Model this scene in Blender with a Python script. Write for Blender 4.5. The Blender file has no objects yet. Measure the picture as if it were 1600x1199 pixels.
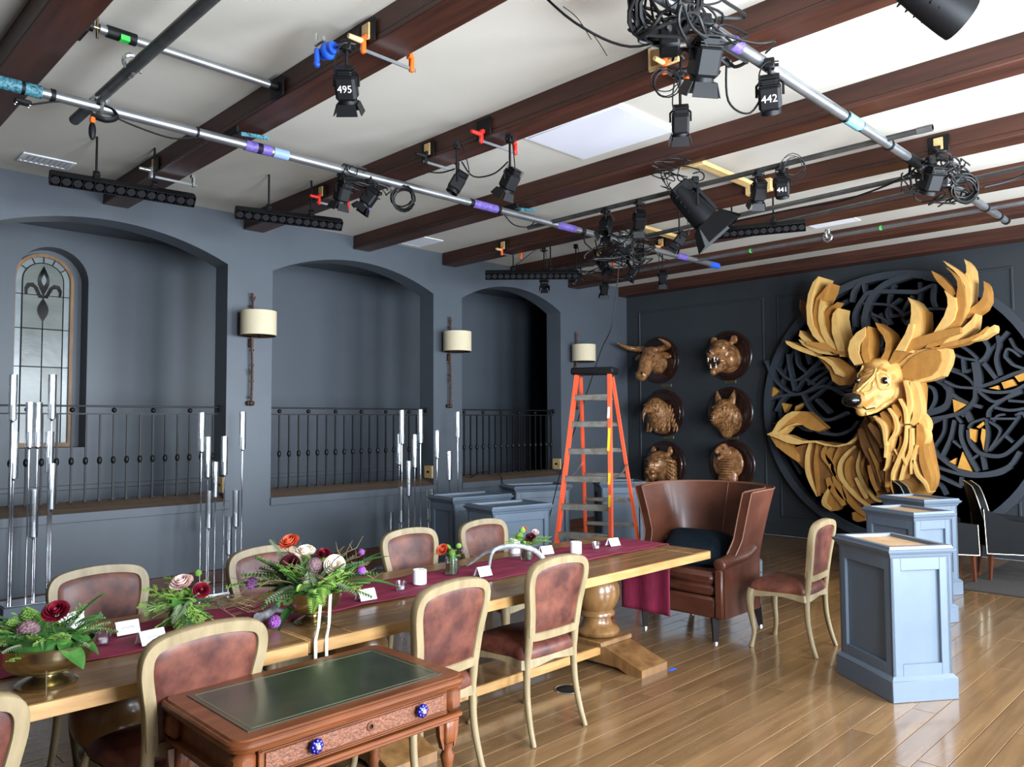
import bpy, math, random
from mathutils import Vector, Matrix
from math import sin, cos, pi, sqrt, radians
random.seed(7)
S = bpy.context.scene
COL = S.collection

CAM_F=1218.50
CAM_AXES=((0.708029, -0.706167, -0.004747), (-0.031087, -0.037883, 0.998799), (0.705499, 0.707031, 0.048775))
# ---------------------------------------------------------------- camera, world, light, exposure
cd = bpy.data.cameras.new('camera'); cam = bpy.data.objects.new('camera', cd); COL.objects.link(cam)
cd.sensor_fit = 'HORIZONTAL'; cd.sensor_width = 36.0; cd.lens = CAM_F * 36.0 / 1600.0; cd.clip_start = .05
_r, _u, _f = (Vector(v) for v in CAM_AXES)
m = Matrix((_r, _u, -_f)).transposed().to_4x4(); m.translation = (0, 0, 1.73)
cam.matrix_world = m
S.camera = cam
S.view_settings.view_transform = 'Standard'; S.view_settings.look = 'None'
S.view_settings.gamma = 1.0; S.view_settings.use_curve_mapping = False
S.view_settings.exposure = 0.5
W = bpy.data.worlds.new('sky'); S.world = W; W.use_nodes = True
bg = W.node_tree.nodes['Background']; bg.inputs[0].default_value = (.72, .86, 1, 1); bg.inputs[1].default_value = 1.0

WIN = [(1.2, 2.8), (4.2, 5.8), (6.6, 8.2), (9.0, 10.6)]
def area(name, loc, rot, sx, sy, power, col):
    l = bpy.data.lights.new(name, 'AREA'); l.shape = 'RECTANGLE'; l.size = sx; l.size_y = sy; l.energy = power; l.color = col
    o = bpy.data.objects.new(name, l); COL.objects.link(o); o.location = loc; o.rotation_euler = rot; return o
for i, (a, b) in enumerate(WIN):      # daylight through the four tall windows of the right-hand wall
    area('window_daylight', ((a+b)/2, -1.52, 1.9), (radians([104, 90, 81, 80][i]), 0, 0), b-a, 2.7, [570, 335, 280, 150][i], (.80, .90, 1))

# ---------------------------------------------------------------- materials
def lin(c):
    return tuple((x/255/12.92 if x/255 <= .04045 else ((x/255+.055)/1.055)**2.4) for x in c) + (1,)
MATS = {}
def pbr(name, c, rough=.5, metal=0., c2=None, scale=(6, 6, 6), detail=4, lo=.35, hi=.65, rnd=0., bump=0., bscale=None, coat=0., trans=0., ior=1.45, spec=.5, emit=None, sheen=0., world=False):
    m = bpy.data.materials.new(name); m.use_nodes = True; N = m.node_tree.nodes; L = m.node_tree.links
    b = N['Principled BSDF']; b.inputs['Base Color'].default_value = lin(c); b.inputs['Roughness'].default_value = rough
    b.inputs['Metallic'].default_value = metal; b.inputs['Coat Weight'].default_value = coat; b.inputs['Coat Roughness'].default_value = .12
    b.inputs['Transmission Weight'].default_value = trans; b.inputs['IOR'].default_value = ior; b.inputs['Specular IOR Level'].default_value = spec
    if sheen: b.inputs['Sheen Weight'].default_value = sheen
    if emit: b.inputs['Emission Color'].default_value = lin(emit[0]); b.inputs['Emission Strength'].default_value = emit[1]
    src = None
    if c2 or bump:
        tc = N.new('ShaderNodeTexCoord'); mp = N.new('ShaderNodeMapping'); L.new(tc.outputs['Object'], mp.inputs[0])
        mp.inputs['Scale'].default_value = scale
        nz = N.new('ShaderNodeTexNoise'); nz.inputs['Scale'].default_value = 1; nz.inputs['Detail'].default_value = detail; nz.inputs['Roughness'].default_value = .6
        L.new(mp.outputs[0], nz.inputs['Vector'])
        if rnd:
            oi = N.new('ShaderNodeObjectInfo'); ml = N.new('ShaderNodeMath'); ml.operation = 'MULTIPLY'; ml.inputs[1].default_value = 37
            L.new(oi.outputs['Random'], ml.inputs[0]); nz.noise_dimensions = '4D'; L.new(ml.outputs[0], nz.inputs['W'])
    if c2:
        rp = N.new('ShaderNodeValToRGB'); rp.color_ramp.elements[0].position = lo; rp.color_ramp.elements[1].position = hi
        rp.color_ramp.elements[0].color = lin(c); rp.color_ramp.elements[1].color = lin(c2); L.new(nz.outputs[0], rp.inputs[0]); src = rp.outputs[0]
    if rnd:
        if src is None:
            oi = N.new('ShaderNodeObjectInfo')
        hs = N.new('ShaderNodeHueSaturation'); mr = N.new('ShaderNodeMapRange'); mr.inputs[3].default_value = 1-rnd; mr.inputs[4].default_value = 1+rnd
        L.new(oi.outputs['Random'], mr.inputs[0]); L.new(mr.outputs[0], hs.inputs['Value'])
        if src: L.new(src, hs.inputs['Color'])
        else: hs.inputs['Color'].default_value = lin(c)
        src = hs.outputs[0]
    if src: L.new(src, b.inputs['Base Color'])
    if bump:
        bp = N.new('ShaderNodeBump'); bp.inputs['Strength'].default_value = bump; bp.inputs['Distance'].default_value = .01
        if bscale:
            n2 = N.new('ShaderNodeTexNoise'); n2.inputs['Scale'].default_value = bscale; n2.inputs['Detail'].default_value = 3
            L.new(tc.outputs['Object'], n2.inputs['Vector']); L.new(n2.outputs[0], bp.inputs['Height'])
        else: L.new(nz.outputs[0], bp.inputs['Height'])
        L.new(bp.outputs[0], b.inputs['Normal'])
    MATS[name] = m; return m
PAINT = pbr('slate_paint', (82, 88, 96), .42, c2=(77, 83, 90), scale=(1.2, 1.2, 1.2), bump=.04, bscale=60)
PAINT_DK = pbr('slate_paint_shaded', (50, 54, 58), .5, c2=(46, 50, 54), scale=(1, 1, 1), bump=.04, bscale=50)  # slate paint darkened: the back wall's shade is put into the colour
BOXP = pbr('pedestal_paint', (92, 104, 117), .36, c2=(88, 99, 112), scale=(3, 3, 3), bump=.03, bscale=40)
CEIL = pbr('ceiling_plaster', (206, 200, 189), .9, c2=(199, 193, 182), scale=(.6, .6, .6), bump=.06, bscale=90)
WHITE = pbr('white_metal', (232, 232, 236), .5)
BEAM = pbr('stained_beam', (52, 28, 21), .45, c2=(78, 43, 31), scale=(14, 1.2, 14), detail=6, bump=.08, rnd=.08)
FLOORM = pbr('oak_floor', (102, 76, 50), .2, c2=(124, 95, 64), scale=(1.2, 16, 4), detail=6, rnd=.13, coat=.55, bump=.03)
UNDER = pbr('floor_oak_dim', (100, 76, 50), .25, c2=(121, 94, 63), scale=(.8, 9, 4), detail=6, coat=.5)
GAP = pbr('floor_joint', (96, 74, 48), .5)
SILLW = pbr('sill_wood', (84, 68, 56), .5, c2=(104, 86, 70), scale=(1.2, 22, 22), detail=5)
IRON = pbr('black_iron', (12, 13, 16), .5, .2)
BLACK = pbr('black_plastic', (13, 13, 15), .55, spec=.3)
BLACKM = pbr('black_metal', (17, 17, 19), .5, .2, spec=.35)
RUBBER = pbr('black_cable', (14, 14, 15), .5)
ALU = pbr('galvanised_pipe', (168, 170, 172), .36, .85, c2=(146, 148, 152), scale=(4, 4, 4))
STEEL = pbr('grey_steel', (120, 120, 118), .4, .8, c2=(98, 98, 97), scale=(6, 6, 6))
CHROME = pbr('chrome', (225, 228, 235), .08, 1)
SILVER = pbr('bright_clamp', (205, 205, 205), .25, .9)
TEAL = pbr('teal_wrap', (72, 128, 142), .6, c2=(20, 52, 62), scale=(60, 60, 60), lo=.42, hi=.62)
PURPLE = pbr('purple_tape', (112, 92, 164), .5, c2=(82, 66, 134), scale=(30, 30, 30))
BLUE = pbr('blue_plastic', (34, 84, 190), .4)
ORANGE = pbr('orange_plastic', (232, 96, 28), .4)
RED = pbr('red_plastic', (214, 42, 32), .4)
GREEN = pbr('green_tape', (70, 214, 90), .5)
RAWWOOD = pbr('raw_wood', (196, 160, 104), .6, c2=(216, 184, 130), scale=(3, 30, 30))
OAK = pbr('limed_oak', (114, 98, 70), .5, c2=(136, 119, 89), scale=(20, 20, 4), detail=5, rnd=.05, bump=.04)
OAK_TOP = pbr('table_oak', (96, 68, 40), .34, c2=(134, 99, 60), scale=(1.5, 28, 20), detail=7, rnd=.12, bump=.05, coat=.2)
OAK_EDGE = pbr('table_edge_oak', (146, 106, 60), .4, c2=(172, 133, 84), scale=(4, 30, 30), detail=6, bump=.04)
OAK_LEG = pbr('table_turned_oak', (100, 69, 39), .28, c2=(132, 96, 58), scale=(12, 12, 3), detail=5, coat=.3)
LEATH = pbr('worn_brown_leather', (60, 26, 21), .46, c2=(124, 72, 54), scale=(9, 9, 9), detail=10, lo=.38, hi=.85, rnd=.06, bump=.06, coat=.04, spec=.35)
LEATH2 = pbr('wing_leather', (62, 31, 21), .4, c2=(92, 52, 37), scale=(3, 3, 3), detail=6, lo=.35, hi=.75, bump=.03, bscale=120, coat=.06, spec=.4)
LEATHB = pbr('black_leather', (6, 6, 7), .5, spec=.12, bump=.03, bscale=140, c2=(9, 9, 11))
PIPING = pbr('leather_piping', (108, 70, 52), .45)
DARKLEG = pbr('dark_leg', (20, 12, 11), .5, spec=.25)
REDLEG = pbr('reddish_leg', (82, 42, 26), .4)
NAIL = pbr('nailhead', (222, 214, 190), .3, .7)
VELVET = pbr('dark_teal_velvet', (8, 16, 23), .9, c2=(14, 26, 35), scale=(20, 20, 20), spec=.15)
MAHO = pbr('desk_mahogany', (82, 41, 18), .42, c2=(108, 58, 28), scale=(3, 22, 22), detail=6, coat=.08, bump=.03, spec=.35)
MAHO_D = pbr('desk_carving', (84, 45, 26), .5, c2=(112, 64, 38), scale=(90, 90, 90), detail=3, lo=.4, hi=.6, bump=.6)
DESKLEA = pbr('green_desk_leather', (28, 36, 28), .3, c2=(46, 50, 36), scale=(5, 5, 5), detail=7, coat=.2, bump=.04, bscale=160)
GOLDLINE = pbr('gold_tooling', (92, 88, 62), .5, .2)
COBALT = pbr('cobalt_glass', (8, 6, 96), .2, coat=.2)
BRASS = pbr('brushed_brass', (190, 180, 146), .24, 1, c2=(164, 154, 122), scale=(3, 3, 40))
RUNNER = pbr('burgundy_cloth', (132, 28, 60), .75, c2=(104, 20, 48), scale=(5, 40, 5), bump=.08)
CARD = pbr('white_card', (236, 236, 240), .7)
INK = pbr('ink', (176, 176, 186), .7)
LENS = pbr('dark_lens', (84, 86, 92), .15, .8)
WAX = pbr('white_wax', (238, 238, 244), .45)
GLASS = bpy.data.materials.new('clear_glass'); GLASS.use_nodes = True
_n = GLASS.node_tree.nodes; _l = GLASS.node_tree.links; _n.remove(_n['Principled BSDF'])
_t = _n.new('ShaderNodeBsdfTransparent'); _t.inputs[0].default_value = (.97, .98, .99, 1); _g = _n.new('ShaderNodeBsdfGlossy'); _g.inputs['Roughness'].default_value = .16
_w = _n.new('ShaderNodeLayerWeight'); _w.inputs[0].default_value = .3; _x = _n.new('ShaderNodeMixShader')
_m = _n.new('ShaderNodeMapRange'); _m.inputs[3].default_value = .16; _m.inputs[4].default_value = .75; _l.new(_w.outputs['Fresnel'], _m.inputs[0]); _l.new(_m.outputs[0], _x.inputs[0]); _l.new(_t.outputs[0], _x.inputs[1]); _l.new(_g.outputs[0], _x.inputs[2]); _l.new(_x.outputs[0], _n['Material Output'].inputs[0])
GREENW = pbr('green_glass_water', (120, 160, 110), .05, trans=.75, ior=1.33)
TAPE = pbr('blue_tape', (40, 96, 214), .6)
LINEN = pbr('linen_shade', (222, 208, 176), .8, c2=(208, 192, 160), scale=(90, 90, 90), lo=.3, hi=.7)
BRONZE = pbr('aged_bronze', (62, 46, 38), .5, .5, c2=(92, 62, 46), scale=(40, 40, 40))
LORANGE = pbr('ladder_fibreglass', (228, 86, 52), .42, c2=(238, 100, 64), scale=(3, 3, 3))
LALU = pbr('ladder_aluminium', (150, 146, 138), .5, .5, c2=(122, 116, 106), scale=(12, 12, 12))
YELLOW = pbr('yellow_sticker', (240, 206, 40), .5)
HEADW = pbr('carved_gilt_wood', (100, 62, 36), .3, .15, c2=(182, 130, 84), scale=(16, 16, 16), detail=5, bump=.25, coat=.2)
HEADF = pbr('carved_fur_wood', (100, 62, 34), .36, .15, c2=(186, 134, 84), scale=(50, 50, 18), detail=4, lo=.4, hi=.62, bump=.9, coat=.2)
PLAQ = pbr('plaque_mahogany', (34, 18, 14), .22, c2=(46, 24, 18), scale=(6, 6, 6), coat=.4)
PLATE = pbr('brass_plate', (104, 98, 76), .4, .7)
PALE = pbr('pale_carved_wood', (204, 158, 88), .5, c2=(218, 176, 106), scale=(6, 14, 6), detail=5, rnd=.05, bump=.03)
MIDW = pbr('honey_carved_wood', (160, 108, 48), .5, c2=(178, 126, 60), scale=(6, 14, 6), detail=5, rnd=.08, bump=.03)
DKW = pbr('umber_carved_wood', (112, 72, 34), .55, c2=(132, 88, 44), scale=(6, 14, 6), detail=5, rnd=.06)
FACEW = pbr('deer_face_wood', (184, 132, 66), .48, c2=(206, 160, 90), scale=(5, 5, 5), detail=1, lo=.46, hi=.5, bump=.02)
LATM = pbr('charcoal_lattice', (56, 61, 68), .45, rnd=.12)
LATD = pbr('lattice_backing', (18, 20, 24), .6)
GOLDI = pbr('ochre_inlay', (190, 134, 54), .45, c2=(206, 154, 74), scale=(8, 8, 8))
NOSE = pbr('black_gloss', (8, 8, 9), .12, coat=.8)
STONEG = pbr('antler_grey', (112, 112, 114), .45, c2=(160, 160, 163), scale=(30, 30, 30), bump=.1)
STAIN = pbr('leaded_glass', (104, 110, 106), .22, c2=(128, 131, 124), scale=(1.5, 1.5, 3), bump=.12, bscale=9, spec=.5)
STAIN2 = pbr('leaded_border_glass', (126, 134, 136), .22, bump=.08, bscale=12, c2=(140, 148, 148), spec=.8)
LEAD = pbr('lead_came', (44, 46, 46), .5, .4)
WINW = pbr('window_oak', (120, 82, 44), .45, c2=(146, 104, 60), scale=(20, 20, 4))
CORK = pbr('plywood_top', (164, 132, 98), .7, c2=(190, 152, 112), scale=(9, 9, 9))
FLOOR_DK = pbr('dark_floor_matt', (58, 52, 46), .95, c2=(46, 42, 40), scale=(40, 40, 40))
G1 = pbr('leaf_dark', (44, 84, 34), .45, c2=(66, 110, 44), scale=(20, 20, 20), rnd=.2)
G2 = pbr('leaf_light', (118, 150, 62), .5, c2=(92, 126, 50), scale=(20, 20, 20), rnd=.2)
G3 = pbr('leaf_grey', (110, 122, 92), .6, rnd=.2)
TWIG = pbr('dry_twig', (104, 84, 58), .7, rnd=.2)
FRED = pbr('rose_red', (112, 12, 34), .5, rnd=.1)
FDK = pbr('rose_deep', (70, 16, 28), .5)
FBL = pbr('rose_blush', (232, 206, 196), .5, c2=(214, 176, 172), scale=(14, 14, 14))
FWH = pbr('rose_ivory', (242, 230, 214), .5)
FOR = pbr('rose_coral', (228, 110, 68), .5, c2=(206, 90, 66), scale=(20, 20, 20))
FPU = pbr('flower_purple', (92, 36, 104), .6, c2=(150, 84, 160), scale=(90, 90, 90), lo=.4, hi=.6)
FMA = pbr('flower_mauve', (120, 92, 96), .6, c2=(88, 62, 66), scale=(40, 40, 40))
RIBBON = pbr('cream_ribbon', (226, 220, 196), .45)

# ---------------------------------------------------------------- mesh helpers
class MB:
    def __init__(s): s.v = []; s.f = []; s.M = None
    def add(s, vs, fs):
        o = len(s.v)
        for p in vs:
            p = Vector(p); s.v.append(tuple(s.M @ p) if s.M else tuple(p))
        s.f += [tuple(i+o for i in f) for f in fs]; return s
    def box(s, c, d, b=0., R=None):
        hx, hy, hz = d[0]/2, d[1]/2, d[2]/2; c = Vector(c)
        b = min(b, hx*.9, hy*.9, hz*.9)
        T = (lambda p: c+(R @ Vector(p))) if R is not None else (lambda p: c+Vector(p))
        if b <= 0:
            vs = [T((x*hx, y*hy, z*hz)) for x in (-1, 1) for y in (-1, 1) for z in (-1, 1)]
            return s.add(vs, [(0, 1, 3, 2), (4, 6, 7, 5), (0, 4, 5, 1), (2, 3, 7, 6), (0, 2, 6, 4), (1, 5, 7, 3)])
        vs = []; ix = {}
        for x in (-1, 1):
            for y in (-1, 1):
                for z in (-1, 1):
                    for a, p in enumerate(((x*hx, y*(hy-b), z*(hz-b)), (x*(hx-b), y*hy, z*(hz-b)), (x*(hx-b), y*(hy-b), z*hz))):
                        ix[x, y, z, a] = len(vs); vs.append(T(p))
        F = []; q = lambda *k: F.append(tuple(ix[i] for i in k))
        for t in (-1, 1):
            r = (lambda *k: q(*k)) if t > 0 else (lambda *k: q(*k[::-1]))
            r((t, -1, -1, 0), (t, 1, -1, 0), (t, 1, 1, 0), (t, -1, 1, 0)); r((1, t, -1, 1), (-1, t, -1, 1), (-1, t, 1, 1), (1, t, 1, 1)); r((-1, -1, t, 2), (1, -1, t, 2), (1, 1, t, 2), (-1, 1, t, 2))
        for a in (-1, 1):
            for c2 in (-1, 1):
                e = lambda *k: F.append(tuple(ix[i] for i in (k if a*c2 > 0 else k[::-1])))
                e((-1, a, c2, 2), (1, a, c2, 2), (1, a, c2, 1), (-1, a, c2, 1)); e((a, -1, c2, 0), (a, 1, c2, 0), (a, 1, c2, 2), (a, -1, c2, 2)); e((a, c2, -1, 1), (a, c2, 1, 1), (a, c2, 1, 0), (a, c2, -1, 0))
        for x in (-1, 1):
            for y in (-1, 1):
                for z in (-1, 1):
                    k = [(x, y, z, 0), (x, y, z, 1), (x, y, z, 2)]; F.append(tuple(ix[i] for i in (k if x*y*z > 0 else k[::-1])))
        return s.add(vs, F)
    def tube(s, P, r, n=8, closed=False, caps=True, flat=1.0, up=None):
        P = [Vector(p) for p in P]; k = len(P)
        rr = r if isinstance(r, (list, tuple)) else [r]*k
        T = []
        for i in range(k):
            a = P[(i-1) % k] if closed or i else P[0]; b = P[(i+1) % k] if closed or i < k-1 else P[-1]
            t = (b-a); T.append(t.normalized() if t.length > 1e-9 else Vector((0, 0, 1)))
        u = Vector(up) if up else (Vector((0, 0, 1)) if abs(T[0].z) < .9 else Vector((1, 0, 0)))
        vs = []
        for i in range(k):
            u = Vector(up) if up else u
            u = (u-T[i]*u.dot(T[i]));  u = u.normalized() if u.length > 1e-6 else T[i].orthogonal().normalized()
            w = T[i].cross(u)
            for j in range(n):
                a = 2*pi*(j+.5)/n; vs.append(P[i]+(u*cos(a)*flat+w*sin(a))*rr[i])
        F = []
        for i in range(k if closed else k-1):
            for j in range(n):
                a = i*n+j; b = i*n+(j+1) % n; c = ((i+1) % k)*n+(j+1) % n; d = ((i+1) % k)*n+j; F.append((a, b, c, d))
        if caps and not closed: F += [tuple(range(n))[::-1], tuple(range((k-1)*n, k*n))]
        return s.add(vs, F)
    def cyl(s, a, b, r, r2=None, n=12): return s.tube([a, b], [r, r if r2 is None else r2], n)
    def lathe(s, prof, n=20, c=(0, 0, 0), M=None, a0=0, a1=2*pi):
        full = abs(a1-a0-2*pi) < 1e-6; k = n if full else n+1; vs = []
        for (r, z) in prof:
            for j in range(k):
                a = a0+(a1-a0)*j/n; p = Vector((r*cos(a), r*sin(a), z)); vs.append((M @ p if M else p)+Vector(c))
        F = []
        for i in range(len(prof)-1):
            for j in range(n):
                j2 = (j+1) % k; F.append((i*k+j, i*k+j2, (i+1)*k+j2, (i+1)*k+j))
        if full:
            if prof[0][0] > 1e-5: F.append(tuple(range(k))[::-1])
            if prof[-1][0] > 1e-5: F.append(tuple(range((len(prof)-1)*k, len(prof)*k)))
        return s.add(vs, F)
    def prism(s, poly, d):
        P = [Vector(p) for p in poly]; d = Vector(d); n = len(P); c = sum(P, Vector())/n
        nr = Vector()
        for i in range(n): nr += (P[i]-c).cross(P[(i+1) % n]-c)
        if nr.dot(d) > 0: P = P[::-1]
        return s.add(P+[p+d for p in P], [tuple(range(n)), tuple(range(2*n-1, n-1, -1))]+[((i+1) % n, i, n+i, n+(i+1) % n) for i in range(n)])
    def grid(s, fn, nu, nv, cu=False, cv=False):
        ku = nu if cu else nu+1; kv = nv if cv else nv+1
        vs = [fn(i/nu, j/nv) for i in range(ku) for j in range(kv)]
        F = [(i*kv+j, ((i+1) % ku)*kv+j, ((i+1) % ku)*kv+(j+1) % kv, i*kv+(j+1) % kv) for i in range(nu) for j in range(nv)]
        return s.add(vs, F)
    def ell(s, c, r, R=None, n=14, m=9):
        c = Vector(c); r = r if isinstance(r, (tuple, list)) else (r, r, r); vs = []; F = []
        f = lambda p: c+(R @ Vector(p) if R is not None else Vector(p))
        vs.append(f((0, 0, -r[2])))
        for i in range(1, m):
            t = -pi/2+pi*i/m
            for j in range(n): a = 2*pi*j/n; vs.append(f((r[0]*cos(t)*cos(a), r[1]*cos(t)*sin(a), r[2]*sin(t))))
        vs.append(f((0, 0, r[2])))
        for j in range(n): F.append((0, 1+(j+1) % n, 1+j))
        for i in range(m-2):
            for j in range(n): a = 1+i*n; F.append((a+j, a+(j+1) % n, a+n+(j+1) % n, a+n+j))
        a = 1+(m-2)*n; T = len(vs)-1
        for j in range(n): F.append((a+j, a+(j+1) % n, T))
        return s.add(vs, F)
    def mesh(s, name, mat, smooth=40):
        me = bpy.data.meshes.new(name); me.from_pydata(s.v, [], s.f); me.materials.append(mat)
        if smooth:
            me.shade_smooth(); me.set_sharp_from_angle(angle=radians(smooth))
        me.update(); return me
    def build(s, name, mat, parent=None, smooth=40, label=None, kind=None):
        return link(name, s.mesh(name, mat, smooth), parent, label, kind)
def link(name, me, parent=None, label=None, kind=None):
    o = bpy.data.objects.new(name, me); COL.objects.link(o)
    if parent: o.parent = parent
    if label: o['label'] = label
    if kind: o['kind'] = kind
    return o
def thing(name, label, cat, loc=(0, 0, 0), rz=0., group=None, rot=None):
    o = bpy.data.objects.new(name, None); COL.objects.link(o); o.empty_display_size = .1
    o.location = loc; o.rotation_euler = rot if rot else (0, 0, rz); o['label'] = label; o['category'] = cat
    if group: o['group'] = group
    return o
def tag(o, label, cat, group=None):
    o['label'] = label; o['category'] = cat
    if group: o['group'] = group
    return o
KIDS = {}
def dup(o, label=None, loc=None, rz=None, parent=None):
    c = o.copy(); COL.objects.link(c)
    if parent: c.parent = parent
    if label: c['label'] = label
    if loc is not None: c.location = loc
    if rz is not None: c.rotation_euler = (0, 0, rz)
    for k in [x for x in COL.objects if x.parent == o]: dup(k, parent=c)
    return c
def put(mb_or_me, name, mat, loc, parent=None, R=None, smooth=40):
    o = mb_or_me.build(name, mat, parent, smooth) if isinstance(mb_or_me, MB) else link(name, mb_or_me, parent)
    o.location = loc
    if R: o.rotation_euler = R
    return o
def struct(name, mb, mat, parent=None, smooth=30):
    o = mb.build(name, mat, parent, smooth)
    if not parent: o['kind'] = 'structure'
    return o
def spline(P, n=5, closed=False):
    P = [Vector(p) for p in P]; k = len(P); out = []
    g = (lambda i: P[i % k]) if closed else (lambda i: P[min(max(i, 0), k-1)])
    for i in range(k if closed else k-1):
        a, b, c, d = g(i-1), g(i), g(i+1), g(i+2)
        for j in range(n):
            t = j/n; out.append(.5*((2*b)+(c-a)*t+(2*a-5*b+4*c-d)*t*t+(3*b-a-3*c+d)*t**3))
    if not closed: out.append(P[-1].copy())
    return out
def remeshed(mb, vox, name, mat, smooth_it=4, fac=.5):
    me = mb.mesh('tmp', mat, 0); o = bpy.data.objects.new('tmp', me); COL.objects.link(o)
    r = o.modifiers.new('r', 'REMESH'); r.mode = 'VOXEL'; r.voxel_size = vox
    if smooth_it: k = o.modifiers.new('s', 'SMOOTH'); k.iterations = smooth_it; k.factor = fac
    dg = bpy.context.evaluated_depsgraph_get(); out = bpy.data.meshes.new_from_object(o.evaluated_get(dg)); out.name = name
    bpy.data.objects.remove(o); out.materials.clear(); out.materials.append(mat); out.shade_smooth(); return out
def text_mesh(txt, size, depth, mat):
    c = bpy.data.curves.new('t', 'FONT'); c.body = txt; c.size = size; c.extrude = depth; c.align_x = 'CENTER'; c.align_y = 'CENTER'; c.resolution_u = 2
    o = bpy.data.objects.new('t', c); COL.objects.link(o); dg = bpy.context.evaluated_depsgraph_get()
    me = bpy.data.meshes.new_from_object(o.evaluated_get(dg)); bpy.data.objects.remove(o); me.materials.clear(); me.materials.append(mat); return me
def Rz(a): return Matrix.Rotation(a, 3, 'Z')
def Rx(a): return Matrix.Rotation(a, 3, 'X')
def Ry(a): return Matrix.Rotation(a, 3, 'Y')

# ---------------------------------------------------------------- room shell
D, BX, ZC = 8.343, 11.22, 4.09
ZS = .87
ARCH = [(1.43, 3.855), (4.395, 6.80), (7.32, 9.44)]
def arch_pts(x0, x1, z0=3.5, rise=.275, n=20):
    a = (x1-x0)/2; R = (a*a+rise*rise)/(2*rise); cx = (x0+x1)/2; cz = z0+rise-R; t = math.asin(a/R)
    return [(cx+R*sin(-t+2*t*i/n), cz+R*cos(-t+2*t*i/n)) for i in range(n+1)]
mb = MB(); mb.box((4.1, 3.35, -.075), (14.6, 10.2, .08)); struct('floor', mb, UNDER)
floor = COL.objects['floor']
mb = MB(); mb.box((4.1, 4.4, ZC+.05), (14.6, 12.6, .1)); struct('ceiling', mb, CEIL)
T = .3
mb = MB(); yc = D+T/2
mb.box((4.12, yc, ZS/2-.0), (14.2, T, ZS))
px = -3.0
for (a, b) in ARCH:
    mb.box(((px+a)/2, yc, (ZS+ZC)/2), (a-px, T, ZC-ZS)); px = b
    q = arch_pts(a, b); mb.prism([(x, D, z) for x, z in q]+[(b, D, ZC), (a, D, ZC)], (0, T, 0))
mb.box(((px+BX)/2, yc, (ZS+ZC)/2), (BX-px, T, ZC-ZS))
struct('wall_left', mb, PAINT, smooth=25)
mb = MB(); mb.box((BX+.1, 3.4, 2.05), (.2, 10.3, 4.1)); struct('wall_back', mb, PAINT_DK)
mb = MB(); mb.box((-3.1, 3.4, 2.05), (.2, 10.3, 4.1)); struct('wall_front', mb, PAINT_DK)  # unseen wall, coloured dark to cut the light it bounces back
mb = MB(); px = -3.2
for a, b in WIN:
    mb.box(((px+a)/2, -1.7, 2.05), (a-px, .2, 4.1)); mb.box(((a+b)/2, -1.7, .275), (b-a, .2, .55)); mb.box(((a+b)/2, -1.7, 3.67), (b-a, .2, .84)); px = b
mb.box(((px+11.4)/2, -1.7, 2.05), (11.4-px, .2, 4.1)); struct('wall_right', mb, PAINT)
for i, (a, b) in enumerate(WIN):
    f = MB()
    for x in (a+.03, b-.03): f.box((x, -1.66, 1.9), (.06, .1, 2.7))
    for z in (.58, 3.22): f.box(((a+b)/2, -1.66, z), (b-a, .1, .06))
    w = struct('window_%d' % (i+2), f, WHITE)
    g = MB(); g.box(((a+b)/2, -1.66, 1.9), (.05, .06, 2.6)); g.build('mullion', WHITE, w)
# corridor behind the arches
CY = 10.2; wc, hw, sp, sb = 2.60, .38, 3.42, 1.45
mb = MB()
mb.box(((-3+wc-hw)/2, CY+.15, 2.05), (wc-hw+3, .3, 4.1)); mb.box(((wc+hw+11.3)/2, CY+.15, 2.05), (11.3-wc-hw, .3, 4.1)); mb.box((wc, CY+.15, sb/2), (2*hw, .3, sb))
q = [(wc-hw*cos(pi*i/16), sp+hw*sin(pi*i/16)) for i in range(17)]
mb.prism([(x, CY, z) for x, z in q]+[(wc+hw, CY, 4.1), (wc-hw, CY, 4.1)], (0, .3, 0))
struct('wall_corridor', mb, PAINT)
mb = MB(); q = [(wc-hw*cos(pi*i/16), sp+hw*sin(pi*i/16)) for i in range(17)]; mb.prism([(wc+hw, CY+.262, sb), (wc-hw, CY+.262, sb)]+[(x, CY+.262, z) for x, z in q], (0, .03, 0)); struct('wall_recess', mb, PAINT)
mb = MB(); mb.box((4.1, 9.42, 4.05), (14.2, 1.56, .06)); struct('ceiling_corridor', mb, PAINT)
mb = MB(); mb.box((4.1, 9.42, .4), (14.2, 1.56, .1)); o = struct('floor_corridor', mb, SILLW)
mb = MB(); mb.box((4.1, CY-.012, .98), (14, .024, .06), .006); struct('trim_1', mb, PAINT)
mb = MB(); mb.box((11.1, 9.42, 2.2), (.1, 1.56, 3.6)); mb.box((-2.9, 9.42, 2.2), (.1, 1.56, 3.6)); struct('wall_corridor_end', mb, PAINT_DK)
# sills
for i, (a, b) in enumerate(ARCH):
    mb = MB(); mb.box(((a+b)/2+.02, D-.008, ZS-.045), (b-a+.05, .03, .09), .004); struct('trim_%d' % (i+2), mb, PAINT)
    mb = MB(); mb.prism([(a+.002, D-.012, ZS+.001), (a+.002, D+.19, ZS+.085), (a+.002, D+T, ZS+.085), (a+.002, D+T, ZS+.001)], (b-a-.004, 0, 0)); struct('trim_%d' % (i+5), mb, SILLW)
# baseboards
mb = MB(); mb.box((4.1, D-.012, .07), (14, .024, .14), .006); struct('baseboard_left', mb, BEAM)
mb = MB(); mb.box((BX-.012, 3.4, .07), (.024, 9.8, .14), .006); struct('baseboard_back', mb, PAINT_DK)
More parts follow.
